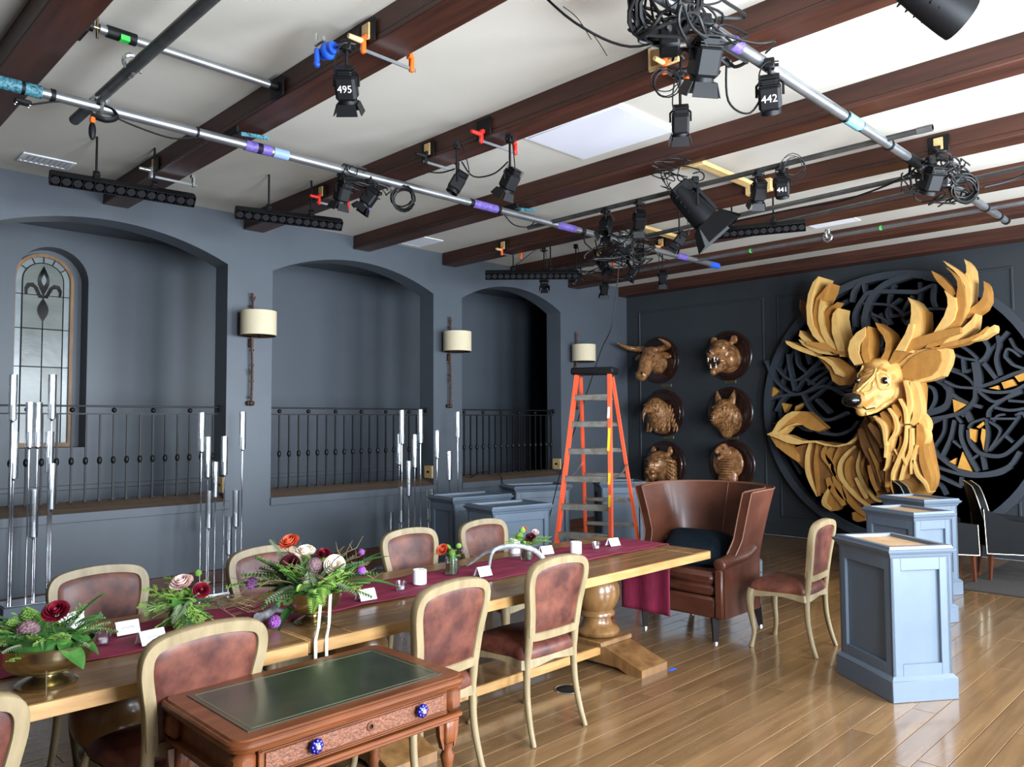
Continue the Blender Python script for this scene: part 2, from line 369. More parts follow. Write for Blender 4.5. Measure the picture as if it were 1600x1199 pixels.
# raised panel mouldings on the back wall
k = 8
for (y0, y1, z0, z1) in ((5.74, 8.06, .3, 3.62), (2.42, 5.5, .3, 3.62), (-1.2, 2.2, .3, 3.62)):
    mb = MB(); w = .03
    for y in (y0, y1): mb.box((BX-.008, y, (z0+z1)/2), (.022, w, z1-z0+w), .006)
    for z in (z0, z1): mb.box((BX-.008, (y0+y1)/2, z), (.022, y1-y0-w, w), .006)
    struct('trim_%d' % k, mb, PAINT_DK); k += 1
# oak floor planks, laid along the room
pw = .134; meshes = {}
for row in range(31):
    y = .55+row*pw
    x = 1.2+random.uniform(-1.3, 0); xe = 11.19
    if y < 2.0: x += 1.0
    while x < xe-.05:
        L = min(random.choice((1.3, 1.7, 2.1, 2.5)), xe-x)
        key = round(L, 2)
        if key not in meshes:
            p = MB(); p.box((0, 0, 0), (L-.004, pw-.0035, .02), .0016); meshes[key] = p.mesh('plank', FLOORM, 0)
        o = link('plank', meshes[key], floor); o.location = (x+L/2, y, -.01+random.uniform(-.0006, .0006)); x += L
mb = MB()
for (x0, y0, x1, y1) in ((-3, -1.6, 11.2, .48), (-3, 4.64, 11.2, 8.34)):
    yy = y0
    while yy < y1-.01:
        ye = min(yy+pw, y1); xx = x0
        while xx < x1-.02:
            L = min(random.choice((1.3, 1.9, 2.5)), x1-xx); mb.box((xx+L/2, (yy+ye)/2, -.01), (L-.004, ye-yy-.0035, .02)); xx += L
        yy = ye
o = mb.build('far_plank', UNDER, floor, 0); o['kind'] = 'stuff'
mb = MB(); mb.box((4.1, 3.3, -.025), (14.2, 9.9, .01)); mb.build('joint_bed', GAP, floor, 0)

# ceiling beams
BEAMS = [1.09, 2.55, 4.03, 5.49, 6.95, 8.29, 9.63, 10.98]
BL = ['dark wooden ceiling beam behind the tension-mounted pipe, nearest the window arch', 'dark wooden ceiling beam carrying the blue and orange clamps', 'dark wooden ceiling beam with the small plywood clamp pad by the coiled cable',
      'dark wooden ceiling beam along the edge of the white ceiling panel', 'dark wooden ceiling beam behind the large barn-door spotlight', 'dark wooden ceiling beam between the large spotlight beam and the far pixel bar',
      'second to last dark wooden ceiling beam before the deer wall', 'last dark wooden ceiling beam against the deer wall']
for x, lb in zip(BEAMS, BL):
    t = thing('ceiling_beam', lb, 'beam', (x+.12, 3.4, 3.92), group='ceiling beams')
    b = MB(); b.box((0, 0, .105), (.232, 9.86, .13)); b.build('core', BEAM, t)
    b = MB(); b.box((0, 0, .02), (.24, 9.86, .04), .006); b.build('bottom_board', BEAM, t)
# vents and access panel
def vent(x, y, w, d, label):
    t = thing('ceiling_vent', label, 'vent', (x, y, ZC), group='ceiling vents')
    f = MB()
    for s in (-1, 1): f.box((s*(w/2-.012), 0, -.006), (.024, d, .012), .003); f.box((0, s*(d/2-.012), -.006), (w-.048, .024, .012), .003)
    f.build('frame', WHITE, t)
    b = MB(); b.box((0, 0, -.001), (w-.05, d-.05, .002)); b.build('duct', STEEL, t)
    n = 9
    for i in range(n):
        s = MB(); s.box((-w/2+.04+(w-.08)*i/(n-1), 0, -.006), (.03, d-.05, .003), 0, Ry(.35)); s.build('slat', WHITE, t)
vent(1.92, 7.83, .42, .26, 'white slatted ceiling vent above the stained glass arch')
vent(6.3, 7.98, .34, .5, 'white slatted ceiling vent above the middle arch')
vent(9.2, 3.8, .3, .55, 'white slatted ceiling vent beside the far pixel bar')
t = thing('access_panel', 'square white access panel in the ceiling between two beams', 'panel', (4.94, 3.93, ZC))
b = MB(); b.box((0, 0, -.012), (.72, .92, .02), .004); b.build('board', pbr('panel_white', (226, 226, 236), .6), t)
f = MB()
for s in (-1, 1): f.box((s*.37, 0, -.009), (.02, .97, .018)); f.box((0, s*.475, -.009), (.72, .02, .018))
f.build('frame', WHITE, t)

# ---------------------------------------------------------------- leaded window in the corridor
wc -= .045
wroot = MB()
def arch_loop(hw, z0, zs, y): return [(wc-hw, y, z0)]+[(wc-hw*cos(pi*i/18), y, zs+hw*sin(pi*i/18)) for i in range(19)]+[(wc+hw, y, z0)]
wroot.tube(arch_loop(.305, sb+.02, sp, CY+.22), .026, 4, caps=True, up=(0, 1, 0)); wroot.box((wc, CY+.22, sb+.03), (.62, .06, .05))
w1 = struct('window_1', wroot, WINW)
w1['label'] = 'tall arched leaded window with a black fleur-de-lis'
gy = CY+.235
b = MB(); q = arch_loop(.285, sb+.03, sp, gy); b.prism(q, (0, .012, 0)); b.build('border_glass', STAIN2, w1)
xs = [wc-.215, wc+.0, wc+.215]; zs = [sb+.05, 1.95, 2.4, 2.85, 3.25]
for i in range(4):
    for j in range(2):
        b = MB(); b.box(((xs[j]+xs[j+1])/2, gy-.008+.001*((i+j) % 2), (zs[i]+zs[i+1])/2), (.205, .008, zs[i+1]-zs[i]-.012), .002, Rx(.01*((i*2+j) % 3-1))); b.build('pane', STAIN, w1)
b = MB(); b.prism([(wc-.21, gy-.012, 3.26), (wc+.21, gy-.012, 3.26)]+[(wc+.21*cos(pi*i/16), gy-.012, sp+.21*sin(pi*i/16)) for i in range(17)], (0, .008, 0)); b.build('pane', STAIN, w1)
l = MB(); l.tube(arch_loop(.215, sb+.04, sp, gy-.014), .006, 6)
for z in zs[1:]: l.tube([(wc-.28, gy-.014, z), (wc+.28, gy-.014, z)], .005, 6)
l.tube([(wc, gy-.014, sb+.04), (wc, gy-.014, 3.0)], .005, 6)
for a in (35, 65, 90, 115, 145): l.tube([(wc+.215*cos(radians(a)), gy-.014, sp+.215*sin(radians(a))), (wc+.285*cos(radians(a)), gy-.014, sp+.285*sin(radians(a)))], .005, 6)
l.build('lead_came', LEAD, w1)
def flat(pts, name, mat, yy, par): b = MB(); b.prism([(wc+x, yy, z) for x, z in pts], (0, .008, 0)); return b.build(name, mat, par)
leaf = lambda z0, z1, w: [(0, z0)]+[(w*sin(pi*t/8)**1.2, z0+(z1-z0)*t/8) for t in range(1, 8)]+[(0, z1)]+[(-w*sin(pi*t/8)**1.2, z0+(z1-z0)*t/8) for t in range(7, 0, -1)]
fl = flat(leaf(3.24, 3.60, .062), 'fleur_de_lis', NOSE, gy-.024, w1); flat(leaf(3.36, 3.50, .026), 'pale_inset', STAIN2, gy-.03, fl)
flat(leaf(2.93, 3.22, .058), 'fleur_de_lis', NOSE, gy-.024, w1); flat([(-.05, 3.215), (.05, 3.215), (.05, 3.24), (-.05, 3.24)], 'fleur_de_lis', NOSE, gy-.026, w1)
for s in (-1, 1): flat([(s*x, z) for x, z in ((.02, 3.24), (.06, 3.34), (.11, 3.39), (.17, 3.38), (.195, 3.32), (.19, 3.26), (.165, 3.24), (.165, 3.3), (.14, 3.34), (.1, 3.33), (.06, 3.25), (.04, 3.22))], 'fleur_de_lis', NOSE, gy-.024, w1)

# ---------------------------------------------------------------- railings
def railing(x0, x1, xs, label, balls):
    y = D+.165; t = thing('iron_railing', label, 'railing', (0, y, 0), group='railings in the arches')
    b = MB(); b.box(((x0+x1)/2, 0, 1.905), (x1-x0, .045, .018), .004); b.build('top_rail', IRON, t)
    b = MB(); b.box(((x0+x1)/2, 0, 1.828), (x1-x0, .02, .014)); b.build('lower_rail', IRON, t)
    b = MB(); b.box((0, 0, 1.39), (.017, .017, .87)); b.lathe([(.008, -.04), (.02, -.026), (.025, 0), (.02, .026), (.008, .04)], 8, (0, 0, 1.36)); b.box((0, 0, .962), (.03, .03, .012)); me = b.mesh('baluster', IRON, 50)
    s = MB(); s.ell((0, 0, 0), .026, None, 10, 6); ms = s.mesh('ball', IRON, 60)
    for i, x in enumerate(xs):
        o = link('baluster', me, t); o.location = (x, 0, 0)
        if i % 3 == balls: o2 = link('ball', ms, t); o2.location = (x, 0, 1.866)
    b = MB(); b.box((x1+.008, 0, 1.89), (.016, .06, .07), .004); b.build('wall_bracket', IRON, t)
railing(1.44, 3.838, [1.46+.129*i for i in range(19)], 'black iron railing in the arch with the leaded window', 1)
railing(4.40, 6.782, [4.46+.128*i for i in range(18)], 'black iron railing in the middle arch', 1)
railing(7.325, 9.422, [7.38+.125*i for i in range(17)], 'black iron railing in the arch nearest the ladder', 1)
for x, lb in ((3.855, 'wooden outlet cover on the jamb of the window arch'), (6.80, 'wooden outlet cover on the jamb of the middle arch'), (9.44, 'wooden outlet cover on the jamb of the arch by the ladder')):
    t = thing('outlet_cover', lb, 'outlet', (x-.012, D+.09, 1.045), group='outlet covers')
    b = MB(); b.box((0, 0, 0), (.024, .17, .17), .004); b.build('plate', RAWWOOD, t)
    b = MB(); b.box((-.013, 0, 0), (.006, .05, .03)); b.build('socket', BLACK, t)

# ---------------------------------------------------------------- sconces
def sconce(x, label):
    t = thing('wall_sconce', label, 'lamp', (x, D, 0), group='linen wall sconces')
    b = MB(); P = [(0, -.05, 1.95), (.006, -.052, 2.3), (-.005, -.05, 2.7), (.004, -.05, 3.0), (0, -.05, 3.2)]; b.tube(spline(P, 4), .013, 8)
    for z in (2.02, 2.2, 2.38, 2.55, 3.05, 3.14): b.ell((random.choice((-.008, .008)), -.05, z), (.02, .018, .014), None, 8, 5)
    b.tube([(.0, -.05, 3.08), (.03, -.06, 3.16)], .007, 6); b.tube([(.0, -.05, 2.25), (-.03, -.06, 2.34)], .006, 6); b.build('twig_stem', BRONZE, t)
    b = MB(); b.box((0, -.025, 1.95), (.09, .05, .05), .01); b.ell((0, -.05, 1.95), .03, None, 8, 6); b.box((0, -.02, 2.63), (.05, .04, .1), .006); b.build('wall_mount', BRONZE, t)
    b = MB()
    for r, zz in ((.195, 0), (.188, 0)):
        pass
    prof = lambda z0, z1: [(.19, z0), (.195, z0), (.195, z1), (.19, z1), (.19, z0)]
    b.lathe(prof(2.705, 2.975), 28, (0, -.125, 0), None, pi+.35-.35*0, 2*pi) if False else b.lathe(prof(2.705, 2.975), 28, (0, -.2, 0))
    b.build('shade', LINEN, t, 30)
    b = MB(); b.tube([(.185*cos(a), -.2+.185*sin(a), 2.70) for a in [2*pi*i/24 for i in range(24)]], .006, 6, closed=True); b.cyl((-.18, -.2, 2.7), (.18, -.2, 2.7), .005, None, 6); b.cyl((0, -.38, 2.7), (0, -.04, 2.7), .005, None, 6); b.build('shade_ring', BRONZE, t)
sconce(4.125, 'cream drum sconce on the pier between the window arch and middle arch'); sconce(7.06, 'cream drum sconce on the pier left of the smallest arch'); sconce(9.78, 'cream drum sconce just behind the top of the ladder')

# ---------------------------------------------------------------- dining tables
def board_table(name, label, x0, x1, urns, ped_label=None):
    y0, y1, z = 3.12, 4.2, .76; t = thing('dining_table', label, 'table', ((x0+x1)/2, 3.66, 0), group='oak trestle tables'); cx = (x0+x1)/2
    L = x1-x0; n = 5; w = (y1-y0)/n; bb = .21
    for i in range(n):
        b = MB(); b.box((0, y0+w*(i+.5)-3.66, z-.03), (L-2*bb, w-.002, .058), .004); b.build('top_board', OAK_TOP if 0 < i < n-1 else OAK_TOP, t)
    for s in (-1, 1):
        b = MB(); b.box((s*(L/2-bb/2), 0, z-.03), (bb-.004, y1-y0, .06), .01); b.build('breadboard_end', OAK_TOP, t)
    for s in (-1, 1):
        b = MB(); b.box((0, s*(y1-y0)/2+s*.001, z-.0305), (L-.03, .004, .055), .001); b.build('edge_lipping', OAK_EDGE, t)
    b = MB(); b.box((L/2+.001, 0, z-.0305), (.004, y1-y0-.03, .052), .001); b.box((-L/2-.001, 0, z-.0305), (.004, y1-y0-.03, .052), .001); b.build('end_lipping', OAK_EDGE, t)
    prof = [(.10, .18), (.155, .19), (.165, .21), (.15, .235), (.12, .25), (.10, .29), (.105, .315), (.13, .325), (.13, .345), (.115, .36), (.15, .41), (.168, .47), (.165, .53), (.135, .59), (.10, .635), (.09, .66), (.115, .675), (.115, .69), (.13, .70)]
    for ux in urns:
        b = MB(); b.lathe(prof, 28, (ux-cx, 0, 0)); b.build('urn_pedestal', OAK_LEG, t, 50)
        b = MB(); b.prism([(ux-cx-.15, -.5, 0), (ux-cx-.15, -.5, .05), (ux-cx-.15, -.2, .145), (ux-cx-.15, .2, .145), (ux-cx-.15, .5, .05), (ux-cx-.15, .5, 0), (ux-cx-.15, .38, 0), (ux-cx-.15, .3, .03), (ux-cx-.15, -.3, .03), (ux-cx-.15, -.38, 0)], (.3, 0, 0)); b.build('sled_foot', OAK_LEG, t, 25)
        b = MB(); b.box((ux-cx, 0, .163), (.36, .36, .036), .006); b.build('plinth_block', OAK_LEG, t)
        b = MB(); b.prism([(ux-cx-.06, -.45, .7), (ux-cx-.06, -.36, .62+.03), (ux-cx-.06, .36, .65), (ux-cx-.06, .45, .7)], (.12, 0, 0)); b.build('cross_bearer', OAK_LEG, t, 25)
    b = MB(); b.box(((urns[0]+urns[-1])/2-cx, 0, .12), (abs(urns[-1]-urns[0])-.3, .3, .06), .006); b.build('stretcher', OAK_LEG, t)
    b = MB(); b.box(((urns[0]+urns[-1])/2-cx, -.1515, .12), (abs(urns[-1]-urns[0])-.31, .004, .055)); b.build('stretcher_edge', OAK_EDGE, t)
    return t
board_table('dining_table', 'long oak trestle table whose end meets the brown wing chair', 1.852, 5.21, [2.45, 4.52])
board_table('dining_table', 'oak trestle table under the large brass bowl, butted against the other table', -1.55, 1.846, [-1.0, 1.2])
# runner
def ruffle(x, y): return .0022*sin(9*x+14*y)+.0016*sin(23*x-8*y)+.002*sin(45*y+3*x)
b = MB()
def run_pt(u, v):
    x = -1.3+u*(5.214+.57+1.3); y = 3.50+.47*v
    if x <= 5.20: return (x, y, .7655+ruffle(x, y))
    d = x-5.20
    if d < .025: return (5.20+d, y, .7655)
    return (5.226+.008*sin(y*30)*min(1, d*3)+.004, y, .762-(d-.025))
b.grid(run_pt, 200, 22); me = b.mesh('table_runner', RUNNER, 60)
o = link('table_runner', me); sm = o.modifiers.new('thick', 'SOLIDIFY'); sm.thickness = .0025; sm.offset = 1
tag(o, 'burgundy cloth runner along the tables, hanging over the wing chair end', 'table runner')

# ---------------------------------------------------------------- dining chairs
def make_chair():
    t = thing('dining_chair', '', 'chair', group='oak and leather dining chairs')
    lean = lambda z: -.205-.16*max(0, z-.47)**1.25
    half = [(0, .555), (.12, .557), (.178, .565), (.186, .60), (.196, .70), (.213, .79), (.222, .85), (.217, .905), (.186, .94), (.11, .958), (0, .965)]
    loop = half+[(-x, z) for x, z in half[-2:0:-1]]
    P3 = spline([(x, lean(z), z) for x, z in loop], 3, True)
    b = MB(); K = len(P3); vs = []; prof = [(-.023, -.016), (-.02, -.022), (.02, -.022), (.024, -.014), (.024, .014), (.02, .022), (-.02, .022), (-.023, .016)]
    c = Vector((0, lean(.76), .76)); N = Vector((0, 1, .14)).normalized(); F = []
    for i in range(K):
        tg = (P3[(i+1) % K]-P3[i-1]).normalized(); w = tg.cross(N).normalized()
        for a, d in prof: vs.append(P3[i]+w*a+N*d)
    for i in range(K):
        for j in range(8): F.append((i*8+j, i*8+(j+1) % 8, ((i+1) % K)*8+(j+1) % 8, ((i+1) % K)*8+j))
    b.add(vs, F); b.build('back_frame', OAK, t, 35)
    b = MB(); R = [1, .93, .8, .55, .25]
    for sd in (-1, 1):
        vs = []; F = []
        for k, r in enumerate(R):
            h = sd*(.006+.016*sqrt(max(0, 1-r**4)))
            for p in P3: q = c+(p-c)*(r*.95); vs.append(q+N*h)
        vs.append(c+N*sd*.022); n = K
        for k in range(len(R)-1):
            for j in range(n):
                f = (k*n+j, k*n+(j+1) % n, (k+1)*n+(j+1) % n, (k+1)*n+j); F.append(f if sd < 0 else f[::-1])
        for j in range(n): f = ((len(R)-1)*n+j, (len(R)-1)*n+(j+1) % n, len(R)*n); F.append(f if sd < 0 else f[::-1])
        b.add(vs, F)
    b.build('backrest', LEATH, t, 60)
    for s in (-1, 1):
        b = MB(); Q = spline([(s*.188, lean(.62), .62), (s*.19, -.208, .50), (s*.192, -.2, .42), (s*.198, -.205, .25), (s*.206, -.235, .1), (s*.212, -.268, 0)], 4)
        b.tube(Q, [.026-.011*i/(len(Q)-1) for i in range(len(Q))], 8, up=(1, 0, 0)); b.build('leg', OAK, t, 50)
        b = MB(); Q = spline([(s*.222, .205, .445), (s*.235, .222, .36), (s*.226, .214, .24), (s*.214, .2, .12), (s*.224, .214, .03), (s*.23, .222, 0)], 4)
        b.tube(Q, [.032, .034, .036, .034, .032, .03, .027, .025, .023, .021, .02, .018, .017, .016, .016, .017, .018, .02, .021, .021, .018][:len(Q)], 10); b.build('leg', OAK, t, 60)
    seat = [(-.195, -.21), (.195, -.21), (.215, -.1), (.238, .05), (.245, .18), (.225, .222), (.1, .238), (0, .244), (-.1, .238), (-.225, .222), (-.245, .18), (-.238, .05), (-.215, -.1)]
    Sp = [Vector((p.x, p.y)) for p in spline([(x, y, 0) for x, y in seat], 4, True)]; n = len(Sp)
    b = MB(); vs = []; F = []
    for k, (r, z) in enumerate([(1.0, .44), (1.02, .40), (1.015, .40), (.9, .40), (.9, .44)]):
        for i, p in enumerate(Sp):
            zz = z
            if k in (1, 2, 3): zz = z-.012*(1-abs(cos(2*math.atan2(p.y, p.x))))+.014*abs(cos(2*math.atan2(p.y, p.x)))**2
            vs.append((p.x*r, p.y*r, zz))
    for k in range(4):
        for j in range(n): F.append((k*n+j, (k+1)*n+j, (k+1)*n+(j+1) % n, k*n+(j+1) % n))
    b.add(vs, F); b.build('seat_rail', OAK, t, 40)
    b = MB(); vs = []; F = []; L = [(.985, .438), (1.0, .455), (.99, .475), (.94, .497), (.8, .515), (.5, .528), (.2, .533)]
    for r, z in L:
        for p in Sp: vs.append((p.x*r, p.y*r, z))
    vs.append((0, 0, .534))
    for k in range(len(L)-1):
        for j in range(n): F.append((k*n+j, k*n+(j+1) % n, (k+1)*n+(j+1) % n, (k+1)*n+j))
    for j in range(n): F.append(((len(L)-1)*n+j, (len(L)-1)*n+(j+1) % n, len(L)*n))
    F.append(tuple(range(n))[::-1]); b.add(vs, F); b.build('seat', LEATH, t, 60)
    return t
chair0 = make_chair()
CH = [(3.275, 3.185, 0, 'oak dining chair with its back to the camera, nearest the urn pedestal'), (2.415, 3.10, .07, 'oak dining chair with its back to the camera behind the writing desk right end'),
      (1.265, 3.16, .05, 'large oak dining chair back rising behind the left end of the writing desk'), (.36, 2.86, .12, 'oak dining chair cut by the left edge of the picture beside the large brass bowl'),
      (1.38, 4.18, pi, 'oak dining chair across the table behind the red rose bowl and white cards'), (2.31, 4.16, pi+.05, 'oak dining chair across the table behind the big central flower arrangement'),
      (3.385, 4.16, pi, 'oak dining chair across the table in front of the candelabra by the middle pier'), (4.08, 4.15, pi, 'oak dining chair across the table with a white candle in front, nearest the ladder'),
      (5.81, 2.80, .08, 'oak dining chair standing alone between the wing chair and the pedestals')]
for i, (x, y, a, lb) in enumerate(CH):
    o = chair0 if i == 0 else dup(chair0)
    o.location = (x, y, 0); o.rotation_euler = (0, 0, a); o['label'] = lb

# ---------------------------------------------------------------- writing desk
def desk():
    t = thing('writing_desk', 'small carved mahogany writing desk with a dark green leather top', 'desk', (1.585, 2.615, 0))
    w, d = .96, .62
    def rr(w, d, r, n=6):
        P = []
        for sx, sy, a0 in ((1, -1, -90), (1, 1, 0), (-1, 1, 90), (-1, -1, 180)):
            for k in range(n+1): a = radians(a0+90*k/n); P.append((sx*(w/2-r)+r*cos(a), sy*(d/2-r)+r*sin(a)))
        return P
    def slab(prof, par, name, mat, sm=40):
        b = MB(); vs = []; F = []; n = None
        for (off, z, r) in prof:
            q = rr(w+2*off, d+2*off, r); n = len(q); vs += [(x, y, z) for x, y in q]
        for k in range(len(prof)-1):
            for j in range(n): F.append((k*n+j, k*n+(j+1) % n, (k+1)*n+(j+1) % n, (k+1)*n+j))
        F += [tuple(range(n))[::-1], tuple(range((len(prof)-1)*n, len(prof)*n))]; b.add(vs, F); return b.build(name, mat, par, sm)
    slab([(-.02, .706, .05), (-.008, .712, .055), (-.006, .722, .055), (0, .728, .06), (0, .738, .06), (-.006, .744, .058), (-.012, .744, .055), (-.018, .75, .05)], t, 'top', MAHO)
    b = MB(); b.box((0, .0, .751), (w-.16, d-.15, .003)); lea = b.build('leather_inset', DESKLEA, t)
    b = MB()
    for s in (-1, 1): b.box((s*(w/2-.10), 0, .7527), (.006, d-.185, .0008)); b.box((0, s*(d/2-.093), .7527), (w-.2, .006, .0008))
    b.build('gold_tooling', GOLDLINE, lea)
    b = MB(); b.box((0, .01, .657), (w-.1, d-.08, .10)); b.build('carcase', MAHO, t)
    b = MB()
    b.box((0, 0, .600), (w-.05, d-.03, .018), .006); b.box((0, 0, .585), (w-.07, d-.05, .016), .005); b.build('base_moulding', MAHO, t)
    yf = -d/2+.045
    b = MB(); b.box((0, yf-.006, .659), (w-.19, .018, .092), .003); dr = b.build('drawer', MAHO, t)
    b = MB(); b.box((0, yf-.018, .661), (w-.23, .008, .056), .002); b.build('carved_band', MAHO_D, dr)
    b = MB()
    for z in (.695, .702, .626, .619): b.box((0, yf-.016, z), (w-.20, .01, .005), .0015)
    b.build('reeding', MAHO, dr)
    for x in (-.195, .245):
        k = MB(); M = Matrix.Rotation(pi/2, 3, 'X'); k.cyl((x, yf-.02, .667), (x, yf-.035, .667), .009)
        for i in range(8): a = 2*pi*i/8; k.ell((x+.017*cos(a), yf-.041, .667+.017*sin(a)), .009, None, 8, 6)
        k.ell((x, yf-.041, .667), (.02, .011, .02)); kn = k.build('knob', COBALT, dr, 60, 'cobalt blue lobed glass knob')
        q = MB(); q.ell((x, yf-.053, .667), (.009, .005, .009), None, 10, 6); q.build('knob_boss', NAIL, kn)
    k = MB(); k.lathe([(.016, 0), (.016, .004), (.008, .005), (.008, 0)], 16, (.03, yf-.022, .665), Matrix.Rotation(pi/2, 3, 'X')); k.build('keyhole_ring', MAHO, dr)
    k = MB(); k.box((.03, yf-.0225, .662), (.006, .002, .014)); k.build('keyhole', BLACK, dr)
    for sx in (-1, 1):
        for sy in (-1, 1):
            x, y = sx*(w/2-.065), sy*(d/2-.065)
            b = MB(); b.box((x+sx*.01, y+sy*.0, .657), (.075, .085, .096), .02); b.build('corner_block', MAHO, t)
            b = MB(); b.box((x, y, .535), (.05, .05, .09), .006)
            for s2 in (-1, 1): b.prism([(x+s2*.025, y-.012, .578), (x+s2*.05, y-.012, .578), (x+s2*.045, y-.012, .52), (x+s2*.03, y-.012, .47), (x+s2*.025, y-.012, .47)], (0, .024, 0))
            b.lathe([(.02, 0), (.022, .02), (.014, .04), (.019, .09), (.026, .16), (.028, .2), (.02, .26), (.028, .28), (.02, .3), (.028, .32), (.02, .34), (.016, .38), (.024, .42), (.028, .44), (.018, .46), (.024, .49)], 14, (x, y, 0)); b.build('leg', MAHO, t, 50)
    b = MB()
    for sx in (-1, 1): b.box((sx*(w/2-.065), 0, .12), (.03, d-.17, .04), .006)
    b.build('stretcher', MAHO, t)
desk()

# ---------------------------------------------------------------- wing chair
def wing_chair():
    t = thing('wing_chair', 'tall brown leather wing chair at the head of the oak table', 'chair', (5.82, 3.575, 0), rz=pi/2)   # faces -X (local front = -y after turn)
    # local frame: x across (left-right), y depth with the front at +y; turned so that +y points to world -X
    hw = .43
    def shell(u, v):
        a = -1+2*u; s = abs(a)
        # plan: straight arms, round back
        if s > .45:
            k = (s-.45)/.55; x = hw*(1 if a > 0 else -1); y = -.14+k*.52
        else:
            th = (s/.45)*pi/2; x = (1 if a > 0 else -1)*hw*sin(th); y = -.14-.26*cos(th)
        k = max(0, (s-.45)/.55)
        zt = 1.17-.02*(1-s) if k < .32 else 1.17-.0*k
        # top edge: high back and wings, scoop to the arm
        if k <= .38: zt = 1.165+.015*cos(s*3)
        elif k <= .52: q = (k-.38)/.14; zt = 1.165-.38*(q*q*(3-2*q))
        else: q = (k-.52)/.48; zt = .785-.155*min(1, q*2.0)**.8
        z = .2+(zt-.2)*v
        fl = max(0, (z-.6))**1.2*.26
        n = Vector((x, y+.14, 0)); n = n.normalized() if n.length > 0 else n
        if s > .45: n = Vector((1 if a > 0 else -1, .15, 0)).normalized()
        fwd = Vector((0, .14*max(0, z-.62) if .45 < s else 0, 0))*1.2
        return Vector((x, y, z))+n*fl+fwd
    b = MB(); U, V = 60, 14; th = .075; vs = []; F = []
    for i in range(U+1):
        for j in range(V+1):
            p = shell(i/U, j/V); vs.append(p)
    inner = []
    for i in range(U+1):
        for j in range(V+1):
            p = shell(i/U, j/V); c = Vector((0, p.y+.0, p.z)); a = -1+2*i/U
            n = Vector((-p.x, 0, 0)).normalized() if abs(a) > .45 else (Vector((0, .0, p.z))-Vector((p.x, p.y+.05, p.z))).normalized()
            inner.append(p+n*th-Vector((0, 0, .0)))
    k = V+1; o = len(vs); vs += inner
    for i in range(U):
        for j in range(V):
            F.append((i*k+j, (i+1)*k+j, (i+1)*k+j+1, i*k+j+1)); F.append((o+i*k+j, o+i*k+j+1, o+(i+1)*k+j+1, o+(i+1)*k+j))
        F.append((i*k+V, (i+1)*k+V, o+(i+1)*k+V, o+i*k+V)); F.append((i*k, o+i*k, o+(i+1)*k, (i+1)*k))
    for i in (0, U):
        for j in range(V): F.append((i*k+j, i*k+j+1, o+i*k+j+1, o+i*k+j) if i == 0 else (i*k+j, o+i*k+j, o+i*k+j+1, i*k+j+1))
    b.add(vs, F); b.build('wing_back', LEATH2, t, 50)
    b = MB(); b.tube([shell(i/U, 1)+Vector((0, 0, .004)) for i in range(U+1)], .006, 6); b.tube([inner[i*k+V]+Vector((0, 0, .004)) for i in range(U+1)], .006, 6); b.tube([inner[30*k+j]+Vector((0, .006, 0)) for j in range(4, V+1)], .004, 6)
    for i in (0, U): b.tube([(vs[i*k+j]+inner[i*k+j])/2*1+Vector((0, .006, 0)) for j in range(V+1)], .005, 6)
    b.build('piping', PIPING, t)
    for s in (-1, 1):
        b = MB(); b.tube(spline([(s*.40, .40, .615), (s*.405, .25, .635), (s*.42, .05, .66), (s*.42, -.05, .70)], 4), [.058]*13, 12, flat=.8); b.ell((s*.40, .40, .615), (.055, .02, .05), None, 12, 8); b.build('arm_roll', LEATH2, t, 60)
        b = MB(); b.box((s*.395, .405, .39), (.07, .03, .38), .012); b.build('arm_front', LEATH2, t)
    b = MB(); b.box((0, .03, .275), (.72, .74, .16), .02); b.build('seat_base', LEATH2, t)
    b = MB(); b.box((0, .04, .405), (.70, .70, .085), .025); b.build('seat_deck', LEATH2, t)
    b = MB(); b.box((0, .05, .50), (.70, .72, .10), .035); b.build('seat_cushion', LEATH2, t)
    for sx in (-1, 1):
        for sy, h in ((.36, .2), (-.30, .2)):
            b = MB(); b.tube([(sx*.33, sy, h), (sx*.33, sy+(.0 if sy > 0 else -.06), .015)], [.042, .026], 4, up=(1, 1, 0)); lg = b.build('leg', DARKLEG, t, 20)
            b = MB(); b.cyl((sx*.33, sy+(.0 if sy > 0 else -.06), 0), (sx*.33, sy+(.0 if sy > 0 else -.06), .016), .02); b.build('glide', SILVER, lg)
wing_chair()
b = MB()
def cush(u, v, s):
    x = -1+2*u; y = -1+2*v; e = (1-x**4)*(1-y**4); return (x*.29*(1-.06*(1-abs(y))*abs(x)), y*.27*(1-.06*(1-abs(x))*abs(y)), s*.095*max(e, 0)**.55)
b.grid(lambda u, v: cush(u, v, 1), 20, 20); b.grid(lambda u, v: cush(v, u, -1), 20, 20)
o = b.build('throw_cushion', VELVET, None, 80); o.location = (5.76, 3.60, .665); o.rotation_euler = (.05, -.28, .35); tag(o, 'dark teal velvet cushion lying on the brown wing chair', 'cushion')

